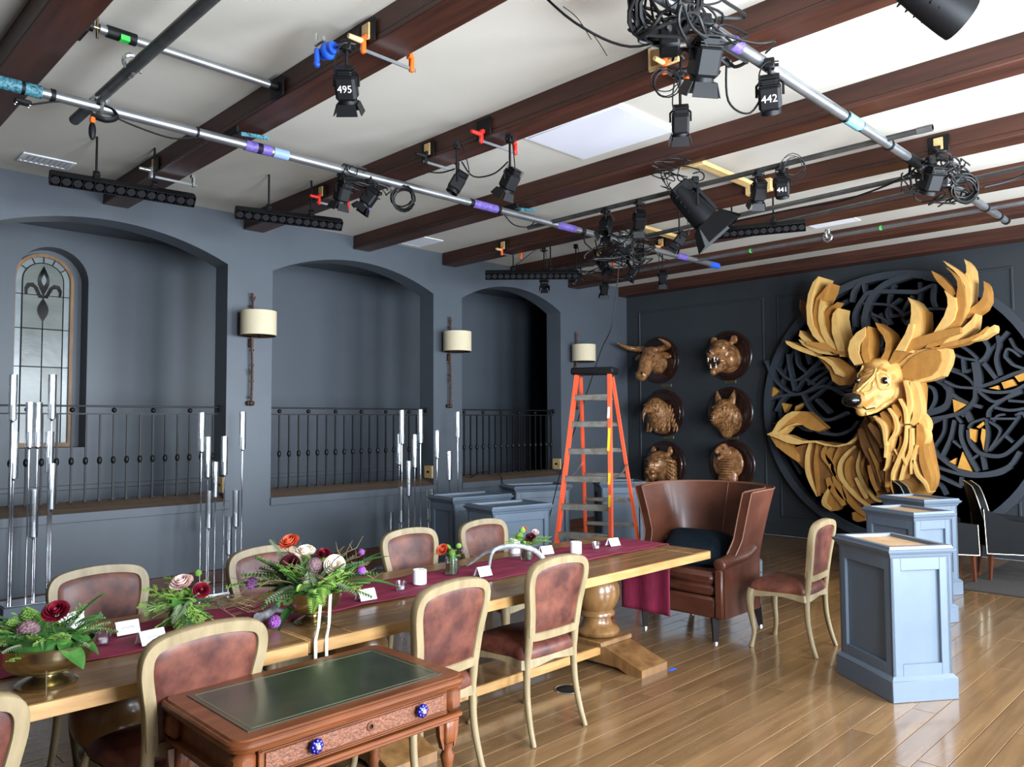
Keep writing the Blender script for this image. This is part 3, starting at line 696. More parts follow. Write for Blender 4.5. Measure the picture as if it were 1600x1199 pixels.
# ---------------------------------------------------------------- slate pedestals
def pedestal(x, y, rz, w, d, h, label, cork=True):
    # origin: front-left floor corner; width w along local x, depth d along local y
    t = thing('pedestal', label, 'pedestal', (x, y, 0), rz, group='slate blue pedestals')
    cx, cy = w/2, d/2
    b = MB(); b.box((cx, cy, .065), (w, d, .13), .004); b.build('plinth', BOXP, t)
    b = MB(); vs = []; F = []
    for o2, z in ((0, .13), (-.022, .152)):
        vs += [(-o2, -o2, z), (w+o2, -o2, z), (w+o2, d+o2, z), (-o2, d+o2, z)]
    b.add(vs, [(0, 1, 5, 4), (1, 2, 6, 5), (2, 3, 7, 6), (3, 0, 4, 7), (4, 5, 6, 7)]); b.build('plinth_bevel', BOXP, t, 0)
    i = .024; W2, D2 = w-2*i, d-2*i; z0, z1 = .14, h-.06; st = .068
    b = MB(); b.box((cx, cy, (z0+z1)/2), (W2-.044, D2-.044, z1-z0)); b.build('body', BOXP, t, 0)
    for (ox, oy, ln, a) in ((cx, i+.011, W2, 0), (cx, d-i-.011, W2, pi), (i+.011, cy, D2, -pi/2), (w-i-.011, cy, D2, pi/2)):
        f = MB(); R = Rz(a); hz = z1-z0
        for s in (-1, 1): f.box(Vector((ox, oy, (z0+z1)/2))+R @ Vector((s*(ln/2-st/2), 0, 0)), (st, .022, hz), .002, R)
        f.box(Vector((ox, oy, z1-.045)), (ln-2*st, .022, .09), .002, R); f.box(Vector((ox, oy, z0+.04)), (ln-2*st, .022, .08), .002, R)
        f.build('panel_frame', BOXP, t, 20)
    f = MB(); prof = [(i, h-.075), (i-.008, h-.062), (i-.012, h-.05), (.004, h-.046), (-.006, h-.032), (-.008, h-.022), (.004, h-.018), (.012, h), (.05, h), (.056, h-.02)]
    vs = []; F = []
    for o2, z in prof: vs += [(o2, o2, z), (w-o2, o2, z), (w-o2, d-o2, z), (o2, d-o2, z)]
    for k in range(len(prof)-1):
        for j in range(4): F.append((k*4+j, k*4+(j+1) % 4, (k+1)*4+(j+1) % 4, (k+1)*4+j))
    f.add(vs, F); f.build('crown_moulding', BOXP, t, 0)
    f = MB(); f.box((cx, cy, h-.026), (w-.1, d-.1, .012)); f.build('top_board', CORK if cork else BOXP, t, 0)
a1 = math.atan2(-.261, .369)
pedestal(5.057, 1.792, a1, .452, .60, .945, 'slate pedestal with plywood top standing nearest, beside the lone dining chair')
pedestal(7.06, 2.294, radians(-27), .452, .60, .945, 'slate pedestal between the nearest one and the one by the black armchairs')
pedestal(8.26, 2.586, radians(-28), .452, .60, .945, 'slate pedestal in front of the deer, beside the black armchairs')
pedestal(5.02, 5.30, radians(-10), .72, .5, .93, 'slate pedestal in front of the three by the ladder, left of its foot', False)
pedestal(5.38, 6.28, radians(-7), .80, .5, .93, 'slate pedestal by the middle pier, behind the candelabra stems', False)
pedestal(6.82, 6.80, radians(-22), .80, .5, .93, 'slate pedestal under the smallest arch, behind two others', False)
pedestal(7.86, 6.30, radians(-39), .62, .5, .95, 'slate pedestal seen through the legs of the ladder', False)
pedestal(7.12, 4.92, radians(-39), .55, .38, .94, 'slate pedestal half hidden behind the left side of the wing chair', False)
pedestal(8.05, 4.62, radians(-39), .42, .5, .94, 'slate pedestal behind the right wing of the leather chair', False)

# ---------------------------------------------------------------- black leather armchairs and dark floor patch
o = MB(); o.box((10.0, 1.0, .006), (2.2, 3.0, .012), .004); o = o.build('dark_floor_patch', FLOOR_DK); tag(o, 'dark flat patch under the black leather armchairs', 'rug')  # thin matt slab, darker than the floor around it
def dark_chair():
    t = thing('armchair', '', 'chair', group='black leather armchairs')
    b = MB(); b.box((0, .02, .37), (.56, .56, .12), .02); b.build('seat_base', LEATHB, t)
    b = MB(); b.box((0, .04, .465), (.54, .54, .09), .035); b.build('seat_cushion', LEATHB, t)
    b = MB()
    def bk(u, v, o2):
        a = (u-.5)*2; z = .42+.63*v; hw = .29*(1 if v < .55 else sqrt(max(0, 1-((v-.55)/.46)**2))*.55+.45)
        return (a*hw, -.26-.13*v+.05*a*a-(o2*.07 if True else 0), z-.05*a*a*v)
    b.grid(lambda u, v: bk(u, v, 0), 16, 12); b.grid(lambda u, v: bk(1-u, v, 1), 16, 12)
    E1 = [bk(0, v/12, 0) for v in range(13)]+[bk(u/16, 1, 0) for u in range(17)]+[bk(1, 1-v/12, 0) for v in range(13)]
    E2 = [bk(0, v/12, 1) for v in range(13)]+[bk(u/16, 1, 1) for u in range(17)]+[bk(1, 1-v/12, 1) for v in range(13)]
    n = len(E1); b.add(E1+E2, [(i, i+1, n+i+1, n+i) for i in range(n-1)]); b.build('backrest', LEATHB, t, 50)
    b = MB()
    for P in (E1, E2): b.tube(P, .005, 5)
    b.build('nailhead_trim', NAIL, t)
    for s in (-1, 1):
        b = MB(); b.prism([(s*.29, -.32, .30), (s*.29, .30, .30), (s*.29, .29, .62), (s*.29, -.1, .66), (s*.29, -.34, .78)], (s*.055, 0, 0)); b.build('arm_panel', LEATHB, t, 20)
        b = MB(); b.tube([(s*.346, .30, .30), (s*.346, .29, .62)], .004, 5); b.tube([(s*.346, .30, .302), (s*.346, -.32, .302)], .004, 5); b.tube([(s*.346, -.32, .302), (s*.346, -.34, .77)], .004, 5); b.build('nailhead_trim', NAIL, t)
        for y in (.25, -.27):
            b = MB(); b.tube([(s*.27, y, .31), (s*.275, y*1.06, 0)], [.028, .018], 4, up=(1, 1, 0)); b.build('leg', REDLEG, t, 20)
    return t
dc = dark_chair(); dc.location = (9.94, 2.22, 0); dc.rotation_euler = (0, 0, radians(-155)); dc['label'] = 'black leather armchair with pale nailhead trim, cut by the picture edge'
dup(dc, 'black leather armchair half hidden behind the pedestals below the deer', (9.46, 2.82, 0), radians(-150))

# ---------------------------------------------------------------- step ladder
def ladder():
    w = Vector((.39, -.92, 0)).normalized(); bdir = Vector((.92, .39, 0)).normalized()
    FR = Vector((6.19, 4.81, 0)); FL = FR-w*.66; ctr = (FR+FL)/2
    t = thing('step_ladder', 'orange fibreglass step ladder with grey steps standing behind the table', 'ladder', ctr, math.atan2(w.y, w.x))
    # local: x along width (right +), y = backwards
    H = 2.24; top_y = .52; sp = 1.32
    fx = lambda z: .33-.135*z/H
    fy = lambda z: top_y*z/H
    for s in (-1, 1):
        b = MB(); p0 = Vector((s*fx(.04), fy(.04), .04)); p1 = Vector((s*fx(H), fy(H), H)); dz = (p1-p0)
        zax = dz.normalized(); xax = Vector((1, 0, 0)); xax = (xax-zax*xax.dot(zax)).normalized(); R = Matrix((xax, zax.cross(xax), zax)).transposed()
        c = (p0+p1)/2; b.box(c, (.006, .075, dz.length), 0, R); b.box(c+R @ Vector((-s*.014, .036, 0)), (.03, .006, dz.length), 0, R); b.box(c+R @ Vector((-s*.014, -.036, 0)), (.03, .006, dz.length), 0, R); fr = b.build('front_rail', LORANGE, t, 0)
        b = MB(); b.box(p0+Vector((0, -.005, 0)), (.05, .09, .07), .008); b.build('rubber_foot', BLACK, fr)
        b = MB(); q0 = Vector((s*.345, sp, .03)); q1 = Vector((s*.19, top_y+.13, H-.03)); dz = q1-q0; zax = dz.normalized(); xax = Vector((1, 0, 0)); xax = (xax-zax*xax.dot(zax)).normalized(); R = Matrix((xax, zax.cross(xax), zax)).transposed(); c = (q0+q1)/2
        b.box(c, (.006, .05, dz.length), 0, R); b.box(c+R @ Vector((-s*.012, .022, 0)), (.026, .006, dz.length), 0, R); b.box(c+R @ Vector((-s*.012, -.022, 0)), (.026, .006, dz.length), 0, R); rr = b.build('rear_rail', LORANGE, t, 0)
        b = MB(); b.box(q0, (.045, .06, .06), .008); b.build('rubber_foot', BLACK, rr)
        z = 1.12; b = MB(); b.tube([(s*(fx(z)-.02), fy(z)+.03, z), (s*.26, (fy(z)+sp*.72)/2+.1, z+.05), (s*.265, .93, z+.13)], .011, 6); b.build('spreader', SILVER, t)
        if s > 0:
            for z0, z1, mt in ((1.42, 1.66, YELLOW), (1.08, 1.2, YELLOW), (1.76, 1.88, WHITE), (.86, .98, YELLOW)):
                b = MB(); zm = (z0+z1)/2; b.box((fx(zm)-.0165, fy(zm)-.042, zm), (.024, .003, z1-z0), 0, Rx(-math.atan(top_y/H))); b.build('sticker', mt, fr)
    for k in range(7):
        z = .29+.285*k; b = MB(); b.box((0, fy(z)+.005, z), (2*fx(z)-.008, .085, .028), .004); b.box((0, fy(z)-.036, z-.02), (2*fx(z)-.008, .004, .05)); b.build('step', LALU, t)
        if k < 7:
            zz = z-.02; yy = sp+(top_y+.13-sp)*zz/H; xx = .345-.155*zz/H; b = MB(); b.box((0, yy, zz), (2*xx-.01, .03, .045), .006); b.build('rear_brace', LALU, t)
    b = MB(); b.box((0, top_y+.06, H+.03), (.47, .26, .075), .014); b.build('top_cap', BLACK, t)
ladder()

# ---------------------------------------------------------------- floor candelabra
def candelabra(x, y, z0, stems, label, base):
    t = thing('floor_candelabra', label, 'candelabra', (x, y, 0), group='glass tube floor candelabra')
    if z0 > .05: b = MB(); b.box((0, 0, (z0-.012)/2), (base[0], base[1], z0-.012), .004); b.build('plinth', BOXP, t)
    b = MB(); b.box((0, 0, z0-.006), (base[0]-.02, base[1]-.02, .012), .004); b.build('base_plate', CHROME, t)
    for (dx, dy, zt, L) in stems:
        zb = zt-L
        b = MB(); b.cyl((dx, dy, z0), (dx, dy, zb), .0075, None, 8); b.lathe([(.006, zb-.03), (.012, zb-.012), (.03, zb-.004), (.03, zb), (.004, zb)], 14, (dx, dy, 0)); st = b.build('stem', CHROME, t, 50)
        b = MB(); r = .034; b.lathe([(r, zb+.001), (r, zt), (r-.003, zt), (r-.003, zb+.001), (r, zb+.001)], 18, (dx, dy, 0)); b.build('glass_tube', GLASS, st, 50)
        b = MB(); b.cyl((dx, dy, zb+.001), (dx, dy, zb+.13), .014, .012, 10); b.cyl((dx, dy, zb+.13), (dx, dy, zb+.145), .0015, None, 5); b.build('candle', WAX, st)
def stems(L, xc, yc): return [(X-xc, dy, zt, ln) for X, zt, ln, dy in L]
candelabra(1.87, 7.85, .19, stems([(1.702, 2.156, .39, -.05), (1.745, 1.66, .40, .06), (1.845, 1.92, .39, .0), (1.875, 1.16, .41, -.08), (1.928, 1.92, .39, .08), (2.005, 2.168, .39, -.04), (2.02, 1.66, .36, .06), (2.003, 1.38, .40, -.1)], 1.87, 7.85), 'chrome candelabra of glass tubes at the picture edge by the leaded window', (.44, .3))
candelabra(3.6, 7.9, .012, stems([(3.374, 1.837, .39, -.05), (3.49, 1.587, .41, .06), (3.547, 1.328, .36, .0), (3.667, 1.59, .40, .06), (3.81, 1.846, .39, -.05), (3.437, 1.045, .37, -.1), (3.723, 1.03, .37, -.1), (3.64, .77, .38, -.12)], 3.6, 7.9), 'chrome candelabra of glass tubes below the sconce of the first pier', (.56, .34))
candelabra(6.02, 7.7, .012, stems([(5.752, 1.877, .40, -.04), (6.108, 1.887, .41, .05), (5.801, 1.58, .36, .08), (5.978, 1.577, .40, .0), (5.811, 1.26, .42, -.1), (6.335, 1.613, .33, .0), (6.42, 1.62, .3, .1), (6.646, 1.858, .32, -.04), (6.451, 1.358, .36, -.1), (5.697, .956, .42, -.1), (6.14, .9, .4, -.12), (5.576, .66, .36, -.06), (6.24, .86, .36, .06)], 6.02, 7.7), 'widest cluster of chrome and glass tube candelabra, right of the middle arch', (1.2, .36))

# ---------------------------------------------------------------- tabletop
TZ = .7605; RZ = .7725
def card(x, y, a, label, w=.1, h=.062, big=False, z=RZ):
    t = thing('place_card', label, 'card', (x, y, z), a, group='place cards')
    for s in (-1, 1):
        b = MB(); b.box((0, s*.018, h/2-.001), (w, .0012, h), 0, Rx(s*radians(29))); c = b.build('leaf', CARD, t, 0)
        if s < 0 and not big:
            k = MB(); xx = -.022
            for i in range(5): k.box((xx, -.0198-.001, h/2+.003*(i % 2)), (.008, .0006, .007), 0, Rx(-radians(29))); xx += .011
            k.build('handwriting', INK, c, 0)
card(1.12, 4.0, .2, 'large folded white card standing tilted behind the red rose bowl', .125, .11, True, TZ); card(1.30, 3.80, .0, 'folded white place card between the rose bowl and the pale rose jar'); card(1.32, 3.56, .12, 'folded white place card just above the oak chair back, below the pale rose jar', .11)
card(2.45, 3.58, -.05, 'folded white place card right of the big central bouquet'); card(3.33, 3.60, -.05, 'folded white place card in front of the small coral rose jar'); card(4.19, 3.86, -.2, 'folded white place card between the purple flower jar and the last candle'); card(4.82, 3.74, -.15, 'folded white place card nearest the wing chair end of the table')
for x, y, h, lb in ((2.91, 3.70, .085, 'white pillar candle beside the clear tealight glass, left of the coral rose jar'), (4.11, 4.10, .105, 'tall white pillar candle in front of the chair nearest the ladder'), (4.36, 3.72, .085, 'white pillar candle nearest the wing chair end of the runner')):
    t = thing('pillar_candle', lb, 'candle', (x, y, RZ if y < 3.95 else TZ), group='white pillar candles')
    b = MB(); b.lathe([(0, 0), (.04, 0), (.041, .004), (.041, h-.003), (.037, h), (.012, h-.004), (0, h-.006)], 20); b.build('wax', WAX, t, 40)
    b = MB(); b.cyl((0, 0, h-.006), (.001, 0, h+.008), .0012, None, 5); b.build('wick', BLACK, t)
for x, y, lb in ((2.73, 3.64, 'clear tealight glass left of the first pillar candle'), (4.62, 3.74, 'clear tealight glass beside the last place card'), (1.17, 3.70, 'clear tealight glass half hidden by the ferns of the rose bowl')):
    t = thing('tealight_glass', lb, 'candle holder', (x, y, RZ), group='tealight glasses')
    b = MB(); b.lathe([(0, 0), (.026, 0), (.032, .05), (.029, .05), (.024, .006), (0, .006)], 18); b.build('glass_cup', GLASS, t, 40)
    b = MB(); b.cyl((0, 0, .0065), (0, 0, .022), .02, None, 16); b.build('tealight', WAX, t)
def antler(name, P, r, label):
    t = thing('shed_antler', label, 'antler', P[0][0]); b = MB()
    for path in P[1:]:
        pass
    for k, path in enumerate(P):
        Q = spline([Vector(p)-Vector(P[0][0]) for p in path], 6); n = len(Q); rr = r*(1 if k == 0 else .7)
        bb = MB(); bb.tube(Q, [rr*(1.15 if i == 0 else 1-.75*i/(n-1)) for i in range(n)], 10); bb.build('beam' if k == 0 else 'tine', STONEG, t, 60)
antler('a', [[(3.86, 3.56, .79), (3.80, 3.60, .87), (3.66, 3.66, .915), (3.50, 3.68, .90), (3.40, 3.62, .81), (3.385, 3.60, .785)], [(3.66, 3.66, .91), (3.52, 3.76, .88), (3.46, 3.86, .80), (3.44, 3.88, .785)], [(3.84, 3.575, .81), (3.90, 3.52, .80), (3.95, 3.50, .78)]], .022, 'grey shed antler arched over the runner between the two small flower jars')
antler('a', [[(1.80, 3.52, .80), (1.92, 3.60, .81), (2.02, 3.72, .86), (2.08, 3.82, .93)], [(1.92, 3.60, .81), (2.0, 3.56, .79), (2.06, 3.54, .782)]], .024, 'grey shed antler lying under the left of the central bouquet')

# flowers --------------------------------------------------------------------------------
def rose_mesh(mat, petals=3):
    b = MB()
    for ring, (n, r, h, op) in enumerate(((3, .012, .046, .05), (4, .021, .05, .15), (5, .030, .048, .35), (6, .038, .042, .62), (7, .044, .032, .95))):
        for i in range(n):
            a0 = 2*pi*i/n+ring*.7
            def pt(u, v, a0=a0, r=r, h=h, op=op, n=n):
                a = a0+(u-.5)*2*pi/n*1.5; q = v; rad = r*(.25+.75*sin(q*1.35))+op*.012*q*q; return (rad*cos(a), rad*sin(a), h*q*(1-.22*op*q*q)-.006*((u-.5)*2)**2*q)
            b.grid(pt, 5, 4)
    b.ell((0, 0, .02), (.014, .014, .026), None, 8, 6); return b.mesh('rose_bloom', mat, 70)
def pom_mesh(mat, R=.035, n=60):
    b = MB()
    for i in range(n):
        z = 1-1.6*i/n; a = i*2.4; s = sqrt(max(0, 1-z*z)); d = Vector((s*cos(a), s*sin(a), z)); b.ell(d*R*.75, (R*.3, R*.3, R*.16), None, 6, 4)
    b.ell((0, 0, 0), R*.75, None, 10, 6); return b.mesh('pompom_bloom', mat, 70)
def leaf_mesh(mat, L, w, bend=.25, name='leaf'):
    b = MB(); n = 8
    def pt(u, v):
        x = L*u; ww = w*sin(pi*min(1, u*.96+.03))**.8; s = (v-.5)*2; return (x, s*ww, -bend*L*u*u+.25*abs(s)*ww)
    b.grid(pt, n, 4); return b.mesh(name, mat, 70)
def fern_mesh(mat, L, n=14, w=.045, name='fern_frond'):
    b = MB(); b.tube([(L*i/6, 0, -.28*L*(i/6)**2) for i in range(7)], [.0016]*7, 4)
    for i in range(1, n):
        u = i/n; x = L*u; z = -.28*L*u*u; ll = w*(1-u)**.7+.006
        for s in (-1, 1):
            b.add([(x, 0, z), (x+.006, s*ll*.5-s*.003, z+.003), (x+ll*.5, s*ll, z-.006), (x+.012, s*ll*.4, z)], [(0, 1, 2, 3)])
            b.add([(x+.001, 0, z-.001), (x+.010, s*ll*.45, z+.006), (x+ll*.5, s*ll, z-.006)], [(0, 1, 2)])
    return b.mesh(name, mat, 0)
def cedar_mesh(mat, L, name='cedar_sprig'):
    b = MB(); rnd = random.Random(5)
    def br(p, d, l, r, lev):
        q = p+d*l-Vector((0, 0, .12*l)); b.tube([p, q], [r, r*.6], 5)
        if lev:
            for k in range(6):
                f = .2+.13*k; s = 1 if k % 2 else -1; dd = (d+Vector((-d.y, d.x, 0))*s*.9).normalized(); br(p+(q-p)*f, dd, l*.36*(1.1-f*.5), r*.8, lev-1)
    br(Vector(), Vector((1, 0, 0)), L, .0035, 2); return b.mesh(name, mat, 60)
def twig_mesh(L, name='dry_twig'):
    b = MB(); rnd = random.Random(3); P = spline([(0, 0, 0), (L*.4, .01, .02), (L*.75, -.015, 0), (L, .01, -.03)], 3); b.tube(P, [.0022]*len(P), 4)
    for k in range(4, 10): p = P[k]; b.tube([p, p+Vector((.04, (.03 if k % 2 else -.03), .015))], [.0014, .0008], 4)
    return b.mesh(name, TWIG, 50)
ROSE = {k: rose_mesh(m) for k, m in (('red', FRED), ('deep', FDK), ('blush', FBL), ('ivory', FWH), ('coral', FOR))}
POM = {'purple': pom_mesh(FPU), 'mauve': pom_mesh(FMA, .045, 80), 'green': pom_mesh(G2, .022, 40)}
LEAVES = [leaf_mesh(G1, .12, .034), leaf_mesh(G1, .16, .022), leaf_mesh(G2, .10, .02)]
FERNS = [fern_mesh(G2, .17), fern_mesh(G1, .20, 16), fern_mesh(G3, .15, 14, .035)]
CEDAR = [cedar_mesh(G2, .16), cedar_mesh(G1, .14)]
TW = twig_mesh(.26)
def spray(t, me, c, az, el, s=1, roll=0):
    o = link(me.name, me, t); d = Vector((cos(az)*cos(el), sin(az)*cos(el), sin(el))); z = Vector((0, 0, 1)); y = z.cross(d).normalized(); zz = d.cross(y)
    M = Matrix((d, y, zz)).transposed() @ Matrix.Rotation(roll, 3, 'X'); o.matrix_local = Matrix.Translation(c) @ M.to_4x4() @ Matrix.Scale(s, 4); return o
def bloom(t, me, c, n=(0, 0, 1), s=1):
    s *= .86
    o = link(me.name, me, t); q = Vector(n).to_track_quat('Z', 'Y'); o.matrix_local = Matrix.Translation(c) @ q.to_matrix().to_4x4() @ Matrix.Scale(s, 4); return o
def bowl(t, s=1, q=1):
    b = MB(); b.lathe([(0, .012), (.06, .012), (.068, 0), (.072, .0), (.074, .008), (.066, .016), (.05, .024), (.03, .034), (.03, .042), (.055, .048), (.085, .062), (.103, .085), (.111, .115), (.113, .14), (.116, .15), (.109, .15), (.104, .12), (.08, .08), (0, .06)], 32)
    b.v = [(x*s*q, y*s*q, z*s) for x, y, z in b.v]; b.build('brass_bowl', BRASS, t, 50)
vm = -Vector((.706, .708, 0))      # towards the viewer's side of the room
def arrangement(name, label, x, y, z, vessel, rim, R, roses, leaves, seed, group=None, q=1):
    t = thing(name, label, 'flowers', (x, y, z)); rn = random.Random(seed)
    if vessel == 'bowl': bowl(t, R, q)
    else:
        b = MB(); b.lathe([(0, .0), (.042, 0), (.043, .006), (.043, rim), (.040, rim), (.039, .006), (0, .006)], 22); b.build('glass_jar', GLASS, t, 50)
        b = MB(); b.lathe([(0, .007), (.0385, .007), (.0385, rim*.72), (0, rim*.72)], 20); b.build('green_water', GREENW, t, 50)
        for k in range(5): b = MB(); a = k*1.3; b.tube([(.03*cos(a), .03*sin(a), .012), (.01*cos(a+2), .01*sin(a+2), rim+.03)], [.003, .003], 5); b.build('flower_stem', G1, t)
    rr = .11*R*q if vessel == 'bowl' else .03
    for (kind, n, s, e0, e1) in leaves:
        for i in range(n):
            az = 2*pi*(i+rn.random()*.7)/n; el = rn.uniform(e0, e1); me = rn.choice(kind); c = Vector((cos(az)*rr*.6, sin(az)*rr*.6, rim+rn.uniform(-.005, .05)*R)); spray(t, me, c, az, el, s*rn.uniform(.8, 1.2), rn.uniform(-.5, .5))
    for me, c, n, s in roses: bloom(t, me, c, n, s)
    # a core of foliage that hides the vessel mouth
    b = MB(); rc = (rr*.85, rr*.85, .045*R); b.ell((0, 0, rim), rc, None, 14, 8); b.build('moss_core', G1, t)
    return t
rg = Vector((.708, -.706, 0))      # viewer's right
def off(r, f, z): v = rg*r+(-vm)*f; return (v.x, v.y, z)
up = lambda r, f=-.5, z=.8: tuple(rg*r+(-vm)*f+Vector((0, 0, z)))
t = arrangement('flower_bowl', 'brass footed bowl with a dark red rose and big green leaves at the picture edge', .86, 3.33, TZ, 'bowl', .15, 1.05, [(ROSE['red'], off(.02, .02, .25), up(.1, -.6, .7), 1.05), (POM['mauve'], off(-.06, -.03, .2), up(-.2), 1.1), (POM['green'], off(-.11, .05, .24), up(-.2), 1.4), (POM['green'], off(-.14, .0, .22), up(-.2), 1.2), (ROSE['blush'], off(-.17, .04, .17), up(-.6), .6)],
    [(LEAVES[:2], 8, .7, .1, .6), (FERNS, 26, .72, .05, .9), (CEDAR, 20, .7, .0, .9), (LEAVES, 10, .55, .4, 1.1)], 3, None, 1.36)
for (r, f, z, az, s) in ((.08, -.07, .17, -.35, 1.2), (.1, -.03, .18, .1, 1.0), (.07, .0, .19, .3, 1.0)): spray(t, LEAVES[0], off(r, f, z), math.atan2(rg.y, rg.x)+az, -.35, s)
b = MB(); b.tube([off(.06, -.11, .13), off(.075, -.13, .03), off(.08, -.14, .004)], .0022, 5); b.build('loose_stem', TWIG, t)
t = arrangement('flower_jar', 'glass jar with a pale blush rose and a small red rose beside two white cards', 1.52, 3.70, RZ, 'jar', .10, 1, [(ROSE['blush'], off(.0, -.02, .2), up(-.1, -.5, .9), 1.15), (ROSE['red'], off(.085, -.02, .175), up(.4, -.7, .5), .85), (POM['green'], off(.05, .03, .25), up(0), .9), (POM['green'], off(-.05, -.04, .13), up(0), 1.1)],
    [(CEDAR, 24, 1.0, -.9, .8), (FERNS[:1], 8, .7, -.5, .9), (FERNS[2:], 8, .8, -.3, .9), (LEAVES[:1], 4, .7, 0, .5), ([POM['green']], 4, .8, .1, .6)], 11)
for k in range(9): spray(t, TW, off(.08, .03, .11), math.atan2(rg.y, rg.x)+.35-.12*k+random.uniform(-.1, .1), random.uniform(-.12, .12), .9)
t = arrangement('flower_bowl', 'large central bouquet of coral, deep red and ivory roses in a brass bowl with ribbons', 2.02, 3.40, TZ, 'bowl', .15, 1.08, [(ROSE['coral'], off(-.12, .03, .37), up(-.2, -.5, .8), 1.1), (ROSE['ivory'], off(-.045, .03, .32), up(0, -.3, 1), 1.1), (ROSE['deep'], off(-.085, -.08, .285), up(-.05, -1, .35), 1.15), (POM['mauve'], off(.02, -.06, .28), up(.1, -.9, .5), 1.15), (ROSE['red'], off(.045, .02, .32), up(.1), .75), (ROSE['ivory'], off(.115, -.05, .28), up(.25, -.9, .4), 1.1),
      (POM['purple'], off(-.28, -.05, .2), up(-.6), 1.0), (POM['purple'], off(.235, .0, .25), up(.6), .75), (POM['purple'], off(.225, .05, .33), up(.6), .55), (POM['purple'], off(-.15, -.12, .035), up(-.2, -1, .1), 1.05), (ROSE['blush'], off(-.02, -.1, .2), up(0, -1, .1), .5)],
    [(FERNS, 38, 1.15, -.25, 1.1), (LEAVES, 18, .8, .0, 1.0), (CEDAR, 20, 1.05, -.1, 1.1), ([TW], 16, 1.0, .0, 1.0), (LEAVES[1:2], 8, 1.2, .1, .7), (FERNS[2:], 10, 1.0, .5, 1.2)], 21, None, 1.12)
th = math.atan2(rg.y, rg.x)
for (r, z, az, el, s, me) in ((.14, .24, .2, .55, 1.5, LEAVES[1]), (.15, .22, .0, .8, 1.4, LEAVES[1]), (.18, .2, .15, .1, 1.5, LEAVES[1]), (-.16, .2, pi-.1, .15, 1.5, FERNS[0]), (-.1, .15, pi+.35, -.2, 1.6, LEAVES[2]), (-.05, .13, pi+.9, -.6, 1.4, LEAVES[1]), (-.12, .3, pi-.6, .9, 1.0, FERNS[2])): spray(t, me, off(r, -.03, z), th+az, el, s)
b = MB()
for r, ln in ((.07, .32), (.115, .30)):
    pass
for r, zl in ((.06, .30), (.105, .28)):
    b = MB(); y0 = 3.40
    base = off(r, -.085, .16); wx = base[0]
    g = lambda y: wx-.75*(base[1]-y)
    P = [base, (g(base[1]-.03), base[1]-.03, .10), (g(-.19), -.19, .035), (g(-.275), -.275, .006), (g(-.29), -.292, -.03), (g(-.29), -.294, -.1), (g(-.29)+.005, -.297, -.20)]
    Q = spline(P, 4); b.grid(lambda u, v: Q[round(u*(len(Q)-1))]+Vector(((v-.5)*.016, 0, 0)), len(Q)-1, 1); o = b.build('ribbon', RIBBON, t, 60); sm = o.modifiers.new('s', 'SOLIDIFY'); sm.thickness = .0012
arrangement('flower_jar', 'small glass jar of coral rose and green blooms between candle and antler', 3.24, 3.79, RZ, 'jar', .10, 1, [(ROSE['coral'], off(-.055, -.01, .145), up(-.4, -.6, .6), .9), (POM['green'], off(.0, -.03, .135), up(0), 1.2), (POM['green'], off(.04, .03, .17), up(.2), 1.0), (POM['mauve'], off(.07, .0, .145), up(.3), .5)],
    [(LEAVES[2:], 6, .5, .1, .9), ([TW], 5, .5, .0, .6), (FERNS[:1], 4, .4, .3, 1.0)], 33)
arrangement('flower_jar', 'small glass jar with a dark purple bloom and a drooping green frond', 3.93, 3.80, RZ, 'jar', .10, 1, [(POM['green'], off(-.05, -.01, .16), up(-.4, -.6, .6), 1.6), (ROSE['deep'], off(.025, -.02, .15), up(.1, -.8, .5), .8), (POM['green'], off(-.03, .02, .2), up(0), 1.2), (ROSE['blush'], off(.06, .02, .18), up(.2), .55), (ROSE['coral'], off(-.02, .03, .2), up(.0), .5)],
    [(LEAVES[2:], 7, .6, -.2, .9), (FERNS[:1], 5, .8, -.2, .8), (CEDAR[:1], 3, .9, -.3, .2)], 44)
o = MB(); o.box((4.68, 3.155-.03, .0115), (.07, .03, .001)); o = o.build('floor_tape', TAPE, None, 0); tag(o, 'small strip of blue tape on the floor at the end of the sled foot', 'tape'); o.location = (0, 0, -.0098)
t = thing('floor_socket', 'round black floor socket cover beside the table stretcher', 'outlet', (3.87, 3.38, .0012)); b = MB(); b.lathe([(0, .004), (.07, .004), (.078, 0)], 24); b.build('lid', BLACK, t); b = MB(); b.lathe([(.078, 0), (.085, .004), (.09, 0)], 24); b.build('rim', SILVER, t)

